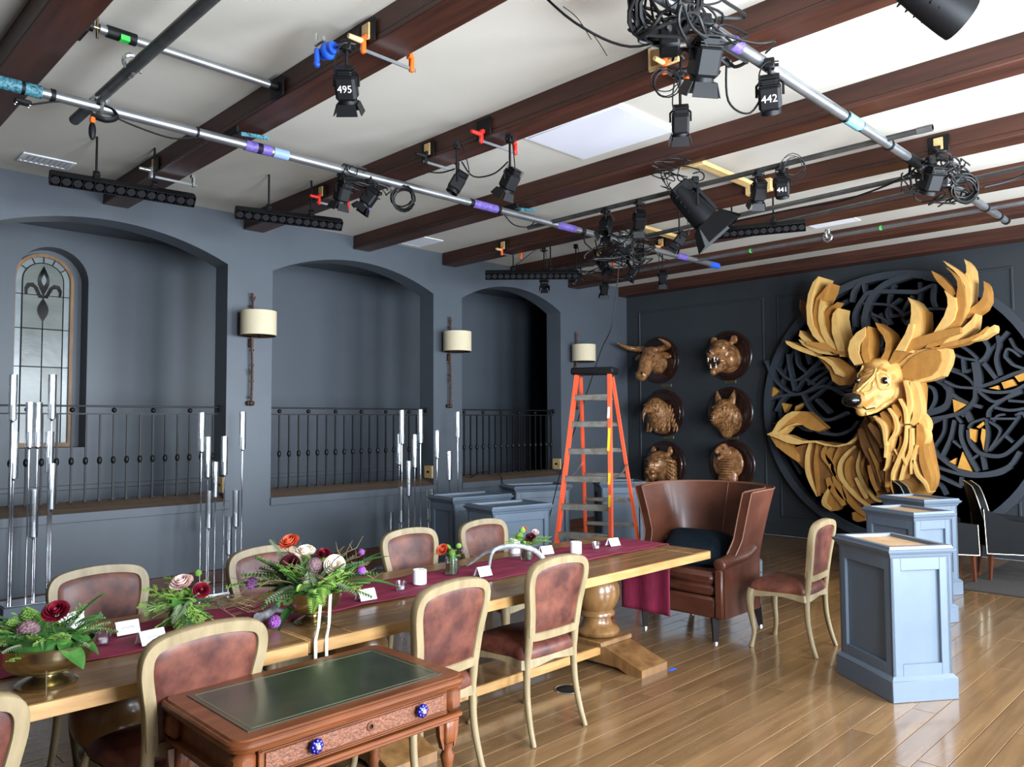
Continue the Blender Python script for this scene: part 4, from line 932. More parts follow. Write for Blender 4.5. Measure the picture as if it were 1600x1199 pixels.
# outlines of the carved pieces: (y, z) in metres on the plane x = X
DEER=[
('antler_petal',0,10.4,0.5,[(4.506,3.687),(4.586,3.615),(4.657,3.458),(4.686,3.285),(4.678,3.052),(4.604,2.88),(4.474,2.75),(4.357,2.655),(4.304,2.609),(4.356,2.698),(4.409,2.734),(4.515,2.873),(4.6,3.023),(4.629,3.223),(4.608,3.408),(4.554,3.567)]),
('antler_petal',1,10.45,0.36,[(4.382,3.589),(4.478,3.486),(4.569,3.398),(4.612,3.215),(4.59,2.993),(4.452,2.741),(4.367,2.659),(4.428,2.804),(4.48,2.917),(4.531,3.097),(4.527,3.294),(4.469,3.376),(4.412,3.478)]),
('antler_petal',0,10.42,0.28,[(4.495,3.37),(4.523,3.269),(4.535,3.095),(4.501,2.917),(4.417,2.747),(4.291,2.609),(4.227,2.616),(4.392,2.864),(4.465,3.034),(4.483,3.199),(4.448,3.283)]),
('antler_petal',1,10.5,0.22,[(4.296,3.323),(4.417,3.255),(4.484,3.185),(4.499,3.044),(4.426,2.873),(4.28,2.667),(4.329,2.865),(4.39,3.001),(4.42,3.135),(4.374,3.228)]),
('antler_petal',0,10.38,0.42,[(4.248,3.225),(4.314,3.156),(4.333,3.072),(4.332,2.9),(4.292,2.746),(4.233,2.571),(4.149,2.566),(4.196,2.792),(4.239,2.956),(4.264,3.119)]),
('antler_petal',2,10.75,0.12,[(4.933,3.456),(4.945,3.336),(4.903,3.217),(4.835,3.13),(4.818,3.334)]),
('antler_petal',0,10.5,0.28,[(4.828,2.984),(4.847,2.907),(4.797,2.847),(4.696,2.773),(4.562,2.719),(4.672,2.827),(4.783,2.925)]),
('antler_petal',0,10.42,0.2,[(4.819,2.849),(4.762,2.772),(4.662,2.699),(4.529,2.635),(4.356,2.602),(4.439,2.727),(4.571,2.748),(4.716,2.791)]),
('antler_petal',0,10.46,0.26,[(5.028,2.851),(5.012,2.805),(4.931,2.743),(4.794,2.677),(4.592,2.598),(4.635,2.678),(4.872,2.783),(4.964,2.835)]),
('antler_petal',1,10.36,0.4,[(4.678,2.769),(4.48,2.683),(4.249,2.616),(4.112,2.556),(4.028,2.45),(3.966,2.466),(4.061,2.622),(4.287,2.65),(4.439,2.771),(4.677,2.802)]),
('antler_petal',0,10.2,0.42,[(3.829,2.917),(3.943,2.853),(4.027,2.752),(4.054,2.646),(4.04,2.537),(3.978,2.434),(3.881,2.453),(3.925,2.587),(3.906,2.701),(3.832,2.802)]),
('antler_petal',1,10.22,0.4,[(3.804,2.925),(3.855,2.83),(3.89,2.685),(3.894,2.562),(3.856,2.452),(3.785,2.465),(3.812,2.614),(3.793,2.76)]),
('antler_petal',1,10.3,0.36,[(3.742,2.975),(3.709,2.882),(3.648,2.795),(3.62,2.695),(3.638,2.59),(3.687,2.512),(3.603,2.475),(3.552,2.625),(3.549,2.746),(3.585,2.838),(3.661,2.91)]),
('antler_petal',0,10.3,0.4,[(3.345,3.25),(3.31,3.166),(3.309,3.046),(3.326,2.928),(3.333,2.849),(3.411,2.725),(3.499,2.601),(3.331,2.56),(3.207,2.719),(3.208,2.937),(3.219,3.097),(3.281,3.203)]),
('antler_petal',0,10.22,0.14,[(3.314,2.91),(3.364,2.786),(3.442,2.662),(3.482,2.595),(3.379,2.578),(3.29,2.76),(3.261,2.905)]),
('antler_petal',1,10.42,0.3,[(3.243,3.111),(3.188,3.085),(3.183,2.945),(3.197,2.787),(3.247,2.651),(3.314,2.566),(3.235,2.75),(3.238,2.95)]),
('antler_petal',0,10.3,0.15,[(2.929,3.287),(2.899,3.198),(2.897,3.101),(2.94,2.979),(3.014,2.86),(3.089,2.749),(3.063,2.723),(2.945,2.815),(2.837,2.931),(2.803,3.052),(2.812,3.188),(2.838,3.201)]),
('antler_petal',1,10.4,0.22,[(3.096,3.565),(3.062,3.476),(3.019,3.401),(2.959,3.324),(2.874,3.216),(2.829,3.245),(2.862,3.322),(2.921,3.398),(2.99,3.486),(3.051,3.534)]),
('antler_petal',1,10.36,0.26,[(2.922,3.579),(2.855,3.491),(2.805,3.397),(2.799,3.319),(2.82,3.195),(2.815,3.059),(2.854,2.928),(2.962,2.812),(3.108,2.696),(3.183,2.613),(3.021,2.611),(2.875,2.775),(2.767,2.92),(2.72,3.088),(2.725,3.204),(2.739,3.311),(2.77,3.412),(2.837,3.498)]),
('antler_petal',0,10.42,0.24,[(2.964,3.672),(2.921,3.607),(2.852,3.538),(2.786,3.441),(2.737,3.328),(2.724,3.191),(2.762,3.06),(2.854,2.875),(2.803,2.851),(2.712,3.016),(2.678,3.147),(2.678,3.301),(2.709,3.401),(2.741,3.474),(2.834,3.564)]),
('antler_petal',0,10.46,0.28,[(2.746,3.664),(2.727,3.584),(2.725,3.506),(2.739,3.478),(2.703,3.396),(2.698,3.269),(2.72,3.098),(2.694,3.105),(2.671,3.305),(2.666,3.43),(2.673,3.537),(2.705,3.61)]),
('antler_petal',1,10.46,0.24,[(2.547,3.37),(2.545,3.27),(2.565,3.177),(2.617,3.116),(2.713,3.049),(2.794,2.931),(2.725,2.944),(2.621,2.991),(2.552,3.041),(2.506,3.132),(2.503,3.246),(2.519,3.324)]),
('antler_petal',0,10.38,0.3,[(2.626,2.984),(2.671,2.912),(2.758,2.834),(2.864,2.756),(3.026,2.633),(2.867,2.65),(2.744,2.746),(2.652,2.815),(2.637,2.89)]),
('antler_petal',1,10.36,0.25,[(2.501,2.819),(2.586,2.751),(2.689,2.702),(2.861,2.668),(3.147,2.601),(3.022,2.592),(2.759,2.631),(2.621,2.697),(2.481,2.808)]),
('antler_petal',0,10.42,0.2,[(2.441,2.837),(2.492,2.804),(2.56,2.734),(2.774,2.665),(2.949,2.63),(2.562,2.682),(2.494,2.729),(2.444,2.753),(2.434,2.799)]),
('antler_petal',1,10.28,0.35,[(3.58,2.464),(3.508,2.605),(3.415,2.67),(3.213,2.75),(2.975,2.801),(2.766,2.828),(2.768,2.76),(3.053,2.679),(3.283,2.601),(3.419,2.539),(3.5,2.459),(3.558,2.427)]),
('ear',1,10.5,0.12,[(4.603,2.607),(4.506,2.503),(4.429,2.394),(4.393,2.262),(4.305,2.194),(4.139,2.195),(4.024,2.298),(4.096,2.403),(4.17,2.471),(4.283,2.555),(4.411,2.589)]),
('ear',0,10.42,0.1,[(4.568,2.601),(4.457,2.535),(4.368,2.452),(4.319,2.347),(4.206,2.297),(4.192,2.341),(4.279,2.422),(4.353,2.529),(4.443,2.58)]),
('ear',0,10.45,0.2,[(3.645,2.267),(3.591,2.351),(3.525,2.433),(3.407,2.536),(3.271,2.599),(3.105,2.633),(2.945,2.594),(2.926,2.505),(2.95,2.401),(3.018,2.264),(3.149,2.216),(3.316,2.187),(3.485,2.206),(3.6,2.204)]),
('ear_inner',1,10.4,0.06,[(3.511,2.308),(3.451,2.402),(3.358,2.499),(3.234,2.569),(3.091,2.601),(3.022,2.555),(3.014,2.449),(3.066,2.335),(3.144,2.267),(3.299,2.227),(3.433,2.244)]),
('tail_leaf',0,10.62,0.2,[(5.422,1.527),(5.332,1.565),(5.246,1.703),(5.119,1.812),(5.023,1.856),(4.91,1.855),(4.986,1.792),(5.102,1.721),(5.2,1.629),(5.259,1.556),(5.084,1.657),(4.97,1.691),(4.877,1.666),(4.952,1.666),(5.075,1.639),(5.143,1.566),(5.202,1.524)]),
('tail_leaf',1,10.66,0.16,[(5.279,1.574),(5.219,1.629),(5.121,1.721),(5.005,1.802),(4.929,1.855),(4.817,1.849),(4.719,1.763),(4.561,1.621),(4.66,1.573),(4.769,1.592),(4.85,1.63),(4.896,1.661),(4.989,1.684),(5.103,1.652)]),
('tail_leaf',0,10.64,0.2,[(5.432,1.527),(5.212,1.533),(5.097,1.516),(4.994,1.472),(4.883,1.441),(4.709,1.446),(4.566,1.406),(4.435,1.383),(4.278,1.416),(4.175,1.486),(4.105,1.58),(4.133,1.478),(4.219,1.408),(4.392,1.362),(4.567,1.376),(4.709,1.417),(4.837,1.411),(4.968,1.386),(5.118,1.406),(5.261,1.468)]),
('tail_leaf',1,10.7,0.2,[(5.409,1.498),(5.291,1.453),(5.147,1.4),(5.101,1.337),(5.018,1.248),(5.001,1.14),(5.151,1.235),(5.313,1.351)]),
('flank_panel',2,10.8,0.3,[(5.217,1.295),(5.005,1.364),(4.892,1.393),(4.679,1.432),(4.545,1.416),(4.326,1.402),(4.183,1.595),(4.085,1.785),(3.928,1.443),(3.905,1.104),(3.816,0.772),(3.949,0.654),(4.117,0.583),(4.202,0.559),(4.303,0.604),(4.406,0.632),(4.563,0.683),(4.724,0.717),(4.831,0.818),(4.938,1.02)]),
('hide_strip',0,10.66,0.16,[(4.846,1.418),(4.862,1.376),(4.878,1.333),(4.893,1.289),(4.904,1.241),(4.911,1.188),(4.916,1.132),(4.916,1.077),(4.913,1.025),(4.906,0.979),(4.894,0.937),(4.879,0.897),(4.861,0.854),(4.838,0.807),(4.812,0.759),(4.784,0.71),(4.756,0.662),(4.732,0.675),(4.754,0.726),(4.778,0.777),(4.799,0.827),(4.818,0.874),(4.832,0.916),(4.843,0.954),(4.852,0.992),(4.858,1.033),(4.862,1.082),(4.863,1.134),(4.861,1.187),(4.858,1.237),(4.851,1.282),(4.841,1.325),(4.83,1.368),(4.82,1.411)]),
('hide_strip',1,10.66,0.16,[(4.745,1.417),(4.757,1.349),(4.769,1.279),(4.78,1.21),(4.787,1.144),(4.788,1.085),(4.785,1.03),(4.78,0.976),(4.775,0.921),(4.769,0.861),(4.763,0.799),(4.756,0.736),(4.749,0.674),(4.725,0.678),(4.726,0.741),(4.727,0.804),(4.728,0.866),(4.73,0.927),(4.733,0.983),(4.737,1.036),(4.74,1.089),(4.741,1.145),(4.739,1.208),(4.733,1.276),(4.727,1.346),(4.721,1.415)]),
('hide_strip',1,10.66,0.16,[(4.627,1.377),(4.644,1.349),(4.664,1.319),(4.681,1.281),(4.684,1.235),(4.666,1.19),(4.638,1.152),(4.609,1.12),(4.585,1.09),(4.565,1.059),(4.546,1.025),(4.526,0.989),(4.505,0.955),(4.467,0.973),(4.478,1.012),(4.488,1.051),(4.501,1.091),(4.518,1.132),(4.543,1.171),(4.572,1.206),(4.595,1.235),(4.607,1.256),(4.61,1.273),(4.606,1.298),(4.596,1.33),(4.588,1.363)]),
('hide_strip',1,10.66,0.16,[(4.432,1.371),(4.45,1.336),(4.468,1.302),(4.485,1.266),(4.5,1.229),(4.517,1.19),(4.534,1.148),(4.547,1.102),(4.547,1.053),(4.53,1.006),(4.503,0.961),(4.472,0.919),(4.444,0.878),(4.424,0.891),(4.447,0.936),(4.473,0.981),(4.493,1.023),(4.504,1.062),(4.501,1.098),(4.49,1.135),(4.474,1.176),(4.46,1.216),(4.448,1.254),(4.435,1.29),(4.423,1.326),(4.411,1.363)]),
('hide_strip',1,10.66,0.16,[(4.55,1.366),(4.57,1.342),(4.59,1.317),(4.608,1.286),(4.618,1.248),(4.614,1.21),(4.602,1.176),(4.587,1.147),(4.571,1.119),(4.531,1.131),(4.531,1.164),(4.533,1.197),(4.535,1.224),(4.534,1.246),(4.531,1.266),(4.526,1.29),(4.518,1.319),(4.513,1.35)]),
('hide_strip',0,10.66,0.16,[(4.216,1.389),(4.253,1.36),(4.29,1.331),(4.327,1.301),(4.36,1.268),(4.389,1.234),(4.414,1.198),(4.434,1.161),(4.449,1.122),(4.458,1.081),(4.461,1.039),(4.458,0.997),(4.448,0.955),(4.43,0.914),(4.406,0.876),(4.379,0.839),(4.35,0.804),(4.319,0.768),(4.285,0.732),(4.249,0.698),(4.214,0.666),(4.18,0.638),(4.146,0.614),(4.113,0.591),(4.08,0.568),(4.06,0.592),(4.091,0.619),(4.121,0.645),(4.152,0.672),(4.182,0.701),(4.213,0.734),(4.245,0.77),(4.276,0.806),(4.304,0.842),(4.33,0.878),(4.355,0.912),(4.375,0.946),(4.388,0.978),(4.396,1.011),(4.399,1.044),(4.398,1.077),(4.393,1.11),(4.383,1.142),(4.368,1.174),(4.349,1.206),(4.326,1.239),(4.299,1.27),(4.266,1.302),(4.231,1.334),(4.197,1.366)]),
('hide_strip',1,10.66,0.16,[(4.263,1.252),(4.285,1.229),(4.309,1.205),(4.332,1.176),(4.349,1.14),(4.359,1.098),(4.363,1.053),(4.362,1.007),(4.354,0.962),(4.339,0.922),(4.319,0.885),(4.297,0.852),(4.275,0.818),(4.245,0.835),(4.259,0.873),(4.273,0.91),(4.285,0.945),(4.293,0.98),(4.296,1.016),(4.296,1.055),(4.294,1.093),(4.289,1.126),(4.281,1.152),(4.269,1.177),(4.252,1.204),(4.236,1.233)]),
('hide_strip',0,10.66,0.16,[(4.154,1.315),(4.17,1.261),(4.187,1.207),(4.202,1.152),(4.208,1.096),(4.203,1.041),(4.19,0.99),(4.171,0.939),(4.148,0.888),(4.117,0.833),(4.079,0.775),(4.04,0.723),(4.005,0.683),(3.976,0.659),(3.95,0.649),(3.928,0.645),(3.907,0.64),(3.897,0.662),(3.918,0.672),(3.936,0.68),(3.954,0.69),(3.975,0.712),(4.005,0.751),(4.041,0.803),(4.077,0.86),(4.106,0.913),(4.128,0.96),(4.147,1.007),(4.16,1.052),(4.167,1.099),(4.165,1.148),(4.155,1.201),(4.142,1.255),(4.131,1.31)]),
('hide_strip',1,10.66,0.16,[(4.41,0.826),(4.399,0.784),(4.389,0.741),(4.376,0.699),(4.358,0.658),(4.336,0.62),(4.311,0.586),(4.282,0.554),(4.25,0.525),(4.214,0.497),(4.175,0.472),(4.136,0.449),(4.097,0.427),(4.076,0.454),(4.11,0.484),(4.144,0.514),(4.176,0.543),(4.206,0.572),(4.232,0.602),(4.258,0.631),(4.281,0.661),(4.303,0.692),(4.323,0.726),(4.341,0.762),(4.359,0.801),(4.378,0.84)]),
('hide_strip',0,10.66,0.16,[(4.572,0.83),(4.607,0.773),(4.645,0.714),(4.677,0.654),(4.692,0.596),(4.678,0.547),(4.644,0.519),(4.608,0.501),(4.577,0.484),(4.556,0.508),(4.581,0.536),(4.609,0.56),(4.626,0.58),(4.631,0.601),(4.622,0.639),(4.599,0.694),(4.57,0.756),(4.545,0.818)]),
('hide_strip',1,10.66,0.16,[(4.621,0.923),(4.619,0.895),(4.618,0.868),(4.612,0.835),(4.598,0.798),(4.572,0.757),(4.538,0.714),(4.504,0.673),(4.477,0.641),(4.458,0.616),(4.442,0.595),(4.426,0.574),(4.409,0.552),(4.366,0.575),(4.371,0.602),(4.376,0.63),(4.385,0.66),(4.402,0.695),(4.428,0.735),(4.461,0.777),(4.494,0.817),(4.52,0.849),(4.536,0.872),(4.548,0.893),(4.56,0.915),(4.574,0.939)]),
('hide_strip',1,10.66,0.16,[(4.536,0.952),(4.525,0.9),(4.513,0.848),(4.498,0.798),(4.48,0.752),(4.457,0.715),(4.432,0.684),(4.406,0.658),(4.379,0.632),(4.338,0.66),(4.35,0.697),(4.363,0.731),(4.377,0.765),(4.393,0.8),(4.413,0.84),(4.437,0.883),(4.463,0.928),(4.491,0.973)]),
('hide_strip',0,10.66,0.16,[(4.232,0.94),(4.214,0.897),(4.195,0.853),(4.177,0.813),(4.159,0.777),(4.143,0.747),(4.128,0.721),(4.113,0.696),(4.096,0.671),(4.065,0.686),(4.071,0.716),(4.077,0.746),(4.086,0.778),(4.1,0.811),(4.121,0.847),(4.146,0.885),(4.175,0.922),(4.203,0.958)]),
('hide_strip',1,10.66,0.16,[(4.091,1.264),(4.107,1.226),(4.126,1.188),(4.141,1.145),(4.146,1.096),(4.137,1.044),(4.118,0.992),(4.095,0.94),(4.071,0.892),(4.046,0.847),(4.018,0.803),(3.99,0.761),(3.962,0.719),(3.94,0.733),(3.962,0.779),(3.984,0.825),(4.006,0.87),(4.027,0.917),(4.048,0.965),(4.07,1.015),(4.087,1.062),(4.097,1.103),(4.097,1.14),(4.089,1.177),(4.077,1.216),(4.066,1.257)]),
('hide_strip',1,10.66,0.16,[(4.053,0.951),(4.05,0.909),(4.046,0.867),(4.038,0.824),(4.021,0.782),(3.996,0.745),(3.966,0.715),(3.935,0.689),(3.904,0.664),(3.874,0.692),(3.894,0.727),(3.916,0.762),(3.936,0.793),(3.953,0.823),(3.968,0.855),(3.982,0.89),(3.998,0.927),(4.016,0.964)]),
('hide_strip',1,10.7,0.2,[(4.285,0.474),(4.192,0.508),(4.101,0.462),(4.116,0.381),(4.209,0.354),(4.274,0.381)]),
('hide_strip',1,10.72,0.2,[(4.687,0.606),(4.584,0.819),(4.491,0.66),(4.426,0.542),(4.468,0.492),(4.579,0.47),(4.634,0.513)]),
('hide_strip',2,10.5,0.2,[(4.073,1.606),(4.067,1.551),(4.06,1.496),(4.05,1.439),(4.034,1.378),(4.009,1.317),(3.981,1.26),(3.953,1.208),(3.928,1.154),(3.906,1.091),(3.885,1.019),(3.864,0.941),(3.841,0.865),(3.761,0.885),(3.763,0.965),(3.765,1.047),(3.77,1.129),(3.783,1.209),(3.805,1.282),(3.835,1.345),(3.865,1.399),(3.892,1.447),(3.916,1.493),(3.941,1.54),(3.967,1.588),(3.994,1.636)]),
('hide_strip',2,10.42,0.2,[(3.968,1.665),(3.947,1.604),(3.924,1.544),(3.901,1.485),(3.879,1.427),(3.856,1.367),(3.832,1.305),(3.807,1.243),(3.781,1.181),(3.746,1.195),(3.758,1.261),(3.772,1.327),(3.788,1.393),(3.809,1.458),(3.835,1.518),(3.866,1.574),(3.9,1.629),(3.934,1.683)]),
('hide_strip',1,10.36,0.2,[(3.875,1.683),(3.859,1.639),(3.841,1.596),(3.824,1.557),(3.808,1.522),(3.794,1.486),(3.778,1.447),(3.76,1.404),(3.74,1.362),(3.686,1.377),(3.686,1.424),(3.686,1.472),(3.692,1.522),(3.706,1.571),(3.731,1.616),(3.762,1.653),(3.795,1.685),(3.829,1.717)]),
('hide_strip',1,10.44,0.2,[(3.927,1.357),(3.907,1.3),(3.885,1.244),(3.864,1.19),(3.845,1.137),(3.83,1.085),(3.817,1.033),(3.804,0.981),(3.79,0.928),(3.766,0.934),(3.771,0.989),(3.776,1.044),(3.784,1.1),(3.798,1.156),(3.819,1.211),(3.846,1.265),(3.875,1.317),(3.904,1.369)]),
('hide_strip',1,10.5,0.2,[(3.962,1.133),(3.958,1.089),(3.952,1.045),(3.945,1.002),(3.934,0.96),(3.922,0.919),(3.906,0.879),(3.889,0.84),(3.87,0.801),(3.834,0.815),(3.839,0.858),(3.844,0.902),(3.852,0.944),(3.862,0.986),(3.875,1.027),(3.89,1.067),(3.907,1.107),(3.926,1.146)]),
('hide_strip',0,10.16,0.2,[(3.749,1.769),(3.726,1.73),(3.704,1.693),(3.683,1.656),(3.666,1.616),(3.652,1.571),(3.641,1.521),(3.631,1.471),(3.625,1.424),(3.623,1.383),(3.625,1.342),(3.629,1.302),(3.632,1.26),(3.609,1.258),(3.601,1.299),(3.592,1.339),(3.585,1.382),(3.583,1.429),(3.587,1.48),(3.596,1.533),(3.609,1.586),(3.627,1.634),(3.649,1.677),(3.675,1.714),(3.703,1.748),(3.729,1.783)]),
('hide_strip',1,10.2,0.2,[(3.669,1.809),(3.64,1.774),(3.609,1.743),(3.587,1.715),(3.577,1.689),(3.577,1.65),(3.585,1.596),(3.597,1.537),(3.607,1.485),(3.614,1.443),(3.623,1.407),(3.632,1.371),(3.64,1.333),(3.601,1.319),(3.583,1.353),(3.565,1.386),(3.547,1.423),(3.532,1.467),(3.517,1.521),(3.503,1.583),(3.496,1.648),(3.502,1.711),(3.529,1.76),(3.567,1.793),(3.606,1.818),(3.641,1.842)]),
('hide_strip',0,10.18,0.2,[(3.525,1.848),(3.524,1.797),(3.522,1.747),(3.521,1.698),(3.525,1.652),(3.535,1.609),(3.549,1.568),(3.565,1.522),(3.58,1.467),(3.591,1.397),(3.602,1.316),(3.612,1.239),(3.621,1.18),(3.629,1.147),(3.636,1.13),(3.643,1.117),(3.651,1.1),(3.636,1.091),(3.626,1.106),(3.615,1.118),(3.603,1.139),(3.591,1.175),(3.579,1.236),(3.568,1.313),(3.557,1.393),(3.545,1.461),(3.532,1.513),(3.517,1.557),(3.504,1.601),(3.495,1.649),(3.494,1.699),(3.498,1.749),(3.503,1.799),(3.508,1.849)]),
('hide_strip',0,10.18,0.2,[(3.432,1.776),(3.458,1.71),(3.485,1.643),(3.509,1.578),(3.528,1.518),(3.542,1.468),(3.55,1.424),(3.555,1.384),(3.561,1.342),(3.546,1.339),(3.535,1.38),(3.524,1.419),(3.513,1.461),(3.499,1.51),(3.481,1.568),(3.46,1.634),(3.438,1.703),(3.418,1.771)]),
('hide_strip',1,10.24,0.2,[(3.517,1.626),(3.528,1.582),(3.537,1.539),(3.546,1.497),(3.553,1.458),(3.561,1.42),(3.57,1.38),(3.578,1.338),(3.584,1.295),(3.545,1.282),(3.524,1.32),(3.503,1.358),(3.485,1.399),(3.472,1.444),(3.467,1.49),(3.467,1.536),(3.471,1.58),(3.476,1.624)]),
('hide_strip',0,10.16,0.2,[(3.373,1.663),(3.378,1.611),(3.382,1.558),(3.387,1.507),(3.397,1.458),(3.412,1.41),(3.432,1.361),(3.453,1.313),(3.474,1.265),(3.493,1.219),(3.514,1.173),(3.533,1.129),(3.547,1.087),(3.554,1.05),(3.556,1.018),(3.555,0.989),(3.556,0.959),(3.536,0.959),(3.531,0.989),(3.528,1.018),(3.523,1.047),(3.514,1.079),(3.499,1.116),(3.48,1.158),(3.458,1.203),(3.438,1.25),(3.418,1.297),(3.397,1.347),(3.378,1.399),(3.364,1.451),(3.357,1.505),(3.355,1.558),(3.355,1.61),(3.354,1.662)]),
('hide_strip',1,10.24,0.2,[(3.481,1.528),(3.494,1.485),(3.506,1.441),(3.516,1.399),(3.526,1.36),(3.535,1.323),(3.544,1.286),(3.552,1.247),(3.56,1.208),(3.526,1.197),(3.507,1.231),(3.488,1.266),(3.471,1.304),(3.458,1.345),(3.45,1.389),(3.447,1.434),(3.446,1.479),(3.446,1.524)]),
('hide_strip',0,10.2,0.2,[(3.332,1.626),(3.337,1.556),(3.341,1.485),(3.346,1.418),(3.354,1.36),(3.368,1.315),(3.385,1.276),(3.404,1.236),(3.421,1.192),(3.436,1.142),(3.45,1.091),(3.463,1.04),(3.476,0.989),(3.454,0.983),(3.435,1.032),(3.417,1.082),(3.399,1.131),(3.381,1.177),(3.363,1.218),(3.344,1.257),(3.325,1.301),(3.312,1.354),(3.307,1.417),(3.306,1.486),(3.308,1.557),(3.309,1.626)]),
('hide_strip',0,10.18,0.2,[(3.394,1.432),(3.406,1.398),(3.419,1.364),(3.429,1.329),(3.433,1.294),(3.428,1.259),(3.417,1.228),(3.403,1.199),(3.389,1.171),(3.378,1.176),(3.386,1.207),(3.396,1.238),(3.404,1.267),(3.408,1.296),(3.405,1.326),(3.398,1.359),(3.389,1.393),(3.382,1.428)]),
('hide_strip',0,10.18,0.2,[(3.523,1.362),(3.468,1.265),(3.456,1.273),(3.512,1.37)]),
('hide_strip',0,10.22,0.2,[(3.279,1.421),(3.298,1.369),(3.317,1.315),(3.333,1.263),(3.346,1.214),(3.352,1.171),(3.354,1.134),(3.353,1.099),(3.352,1.064),(3.333,1.063),(3.326,1.099),(3.321,1.133),(3.315,1.168),(3.308,1.207),(3.297,1.254),(3.285,1.307),(3.272,1.362),(3.26,1.416)]),
('hide_strip',0,10.22,0.2,[(3.324,1.232),(3.317,1.188),(3.311,1.143),(3.303,1.098),(3.29,1.057),(3.269,1.023),(3.244,0.996),(3.22,0.973),(3.202,0.951),(3.188,0.926),(3.177,0.898),(3.166,0.869),(3.154,0.841),(3.136,0.849),(3.143,0.879),(3.15,0.91),(3.158,0.942),(3.172,0.974),(3.192,1.002),(3.216,1.027),(3.239,1.05),(3.258,1.076),(3.271,1.111),(3.283,1.151),(3.294,1.195),(3.305,1.238)]),
('hide_strip',1,10.3,0.2,[(3.434,1.185),(3.451,1.154),(3.469,1.12),(3.482,1.083),(3.484,1.041),(3.457,1.003),(3.424,0.996),(3.403,1.003),(3.386,1.009),(3.375,1.058),(3.391,1.07),(3.405,1.079),(3.402,1.082),(3.393,1.069),(3.393,1.075),(3.392,1.103),(3.389,1.139),(3.389,1.175)]),
('hide_strip',1,10.26,0.2,[(3.252,1.391),(3.253,1.345),(3.255,1.3),(3.255,1.252),(3.251,1.202),(3.24,1.151),(3.226,1.101),(3.211,1.054),(3.2,1.012),(3.193,0.972),(3.188,0.931),(3.184,0.888),(3.179,0.845),(3.14,0.849),(3.135,0.892),(3.13,0.936),(3.126,0.981),(3.128,1.031),(3.137,1.082),(3.151,1.132),(3.166,1.179),(3.178,1.223),(3.188,1.265),(3.196,1.308),(3.203,1.352),(3.212,1.397)]),
('hide_strip',1,10.28,0.2,[(3.278,1.669),(3.282,1.628),(3.283,1.589),(3.284,1.553),(3.286,1.517),(3.289,1.474),(3.294,1.423),(3.298,1.368),(3.3,1.312),(3.25,1.303),(3.229,1.354),(3.209,1.406),(3.192,1.46),(3.184,1.514),(3.186,1.564),(3.197,1.607),(3.212,1.643),(3.228,1.679)]),
('hide_strip',0,10.3,0.2,[(3.218,1.623),(3.22,1.591),(3.221,1.559),(3.221,1.531),(3.224,1.508),(3.229,1.488),(3.237,1.465),(3.247,1.44),(3.256,1.412),(3.232,1.398),(3.214,1.419),(3.196,1.44),(3.179,1.466),(3.168,1.499),(3.167,1.533),(3.173,1.567),(3.181,1.597),(3.19,1.627)]),
('hide_strip',1,10.34,0.2,[(3.683,1.163),(3.685,1.13),(3.684,1.099),(3.684,1.071),(3.684,1.042),(3.686,1.009),(3.688,0.969),(3.691,0.926),(3.691,0.882),(3.65,0.877),(3.633,0.918),(3.618,0.96),(3.605,1.003),(3.6,1.046),(3.603,1.086),(3.614,1.119),(3.628,1.148),(3.642,1.175)]),
('hide_strip',1,10.36,0.2,[(3.579,1.162),(3.598,1.109),(3.616,1.053),(3.631,0.997),(3.639,0.944),(3.637,0.897),(3.627,0.858),(3.614,0.824),(3.601,0.791),(3.566,0.801),(3.566,0.839),(3.567,0.874),(3.568,0.909),(3.568,0.945),(3.563,0.99),(3.557,1.043),(3.549,1.1),(3.544,1.156)]),
('hide_strip',2,10.4,0.2,[(3.776,1.077),(3.77,1.05),(3.764,1.025),(3.757,1.001),(3.748,0.973),(3.736,0.937),(3.721,0.895),(3.704,0.85),(3.687,0.807),(3.651,0.819),(3.655,0.866),(3.661,0.915),(3.668,0.961),(3.678,1.002),(3.692,1.034),(3.708,1.058),(3.725,1.077),(3.743,1.097)]),
('hide_strip',0,10.2,0.2,[(3.392,2.207),(3.385,2.164),(3.377,2.122),(3.37,2.08),(3.364,2.04),(3.361,1.999),(3.358,1.958),(3.357,1.919),(3.358,1.883),(3.363,1.85),(3.372,1.816),(3.383,1.78),(3.393,1.744),(3.368,1.733),(3.351,1.766),(3.334,1.8),(3.318,1.836),(3.307,1.876),(3.302,1.918),(3.303,1.962),(3.307,2.006),(3.313,2.049),(3.323,2.091),(3.337,2.133),(3.351,2.174),(3.365,2.215)]),
('hide_strip',0,10.28,0.2,[(3.341,2.194),(3.337,2.141),(3.331,2.089),(3.327,2.039),(3.324,1.99),(3.321,1.94),(3.319,1.889),(3.317,1.843),(3.318,1.805),(3.322,1.775),(3.33,1.747),(3.342,1.715),(3.353,1.68),(3.31,1.655),(3.288,1.682),(3.266,1.709),(3.243,1.744),(3.227,1.789),(3.22,1.841),(3.22,1.895),(3.224,1.95),(3.232,2.004),(3.244,2.056),(3.259,2.107),(3.275,2.156),(3.292,2.205)]),
('hide_strip',0,10.34,0.2,[(3.282,1.787),(3.279,1.75),(3.274,1.715),(3.27,1.686),(3.268,1.662),(3.267,1.638),(3.268,1.606),(3.269,1.569),(3.268,1.531),(3.22,1.52),(3.203,1.553),(3.187,1.588),(3.174,1.627),(3.17,1.671),(3.178,1.714),(3.195,1.75),(3.215,1.779),(3.236,1.807)]),
('hide_strip',0,10.14,0.2,[(3.439,1.982),(3.424,1.949),(3.409,1.916),(3.395,1.885),(3.385,1.852),(3.379,1.813),(3.376,1.77),(3.374,1.725),(3.371,1.68),(3.354,1.68),(3.351,1.725),(3.348,1.771),(3.347,1.817),(3.352,1.86),(3.366,1.899),(3.384,1.932),(3.405,1.961),(3.424,1.991)]),
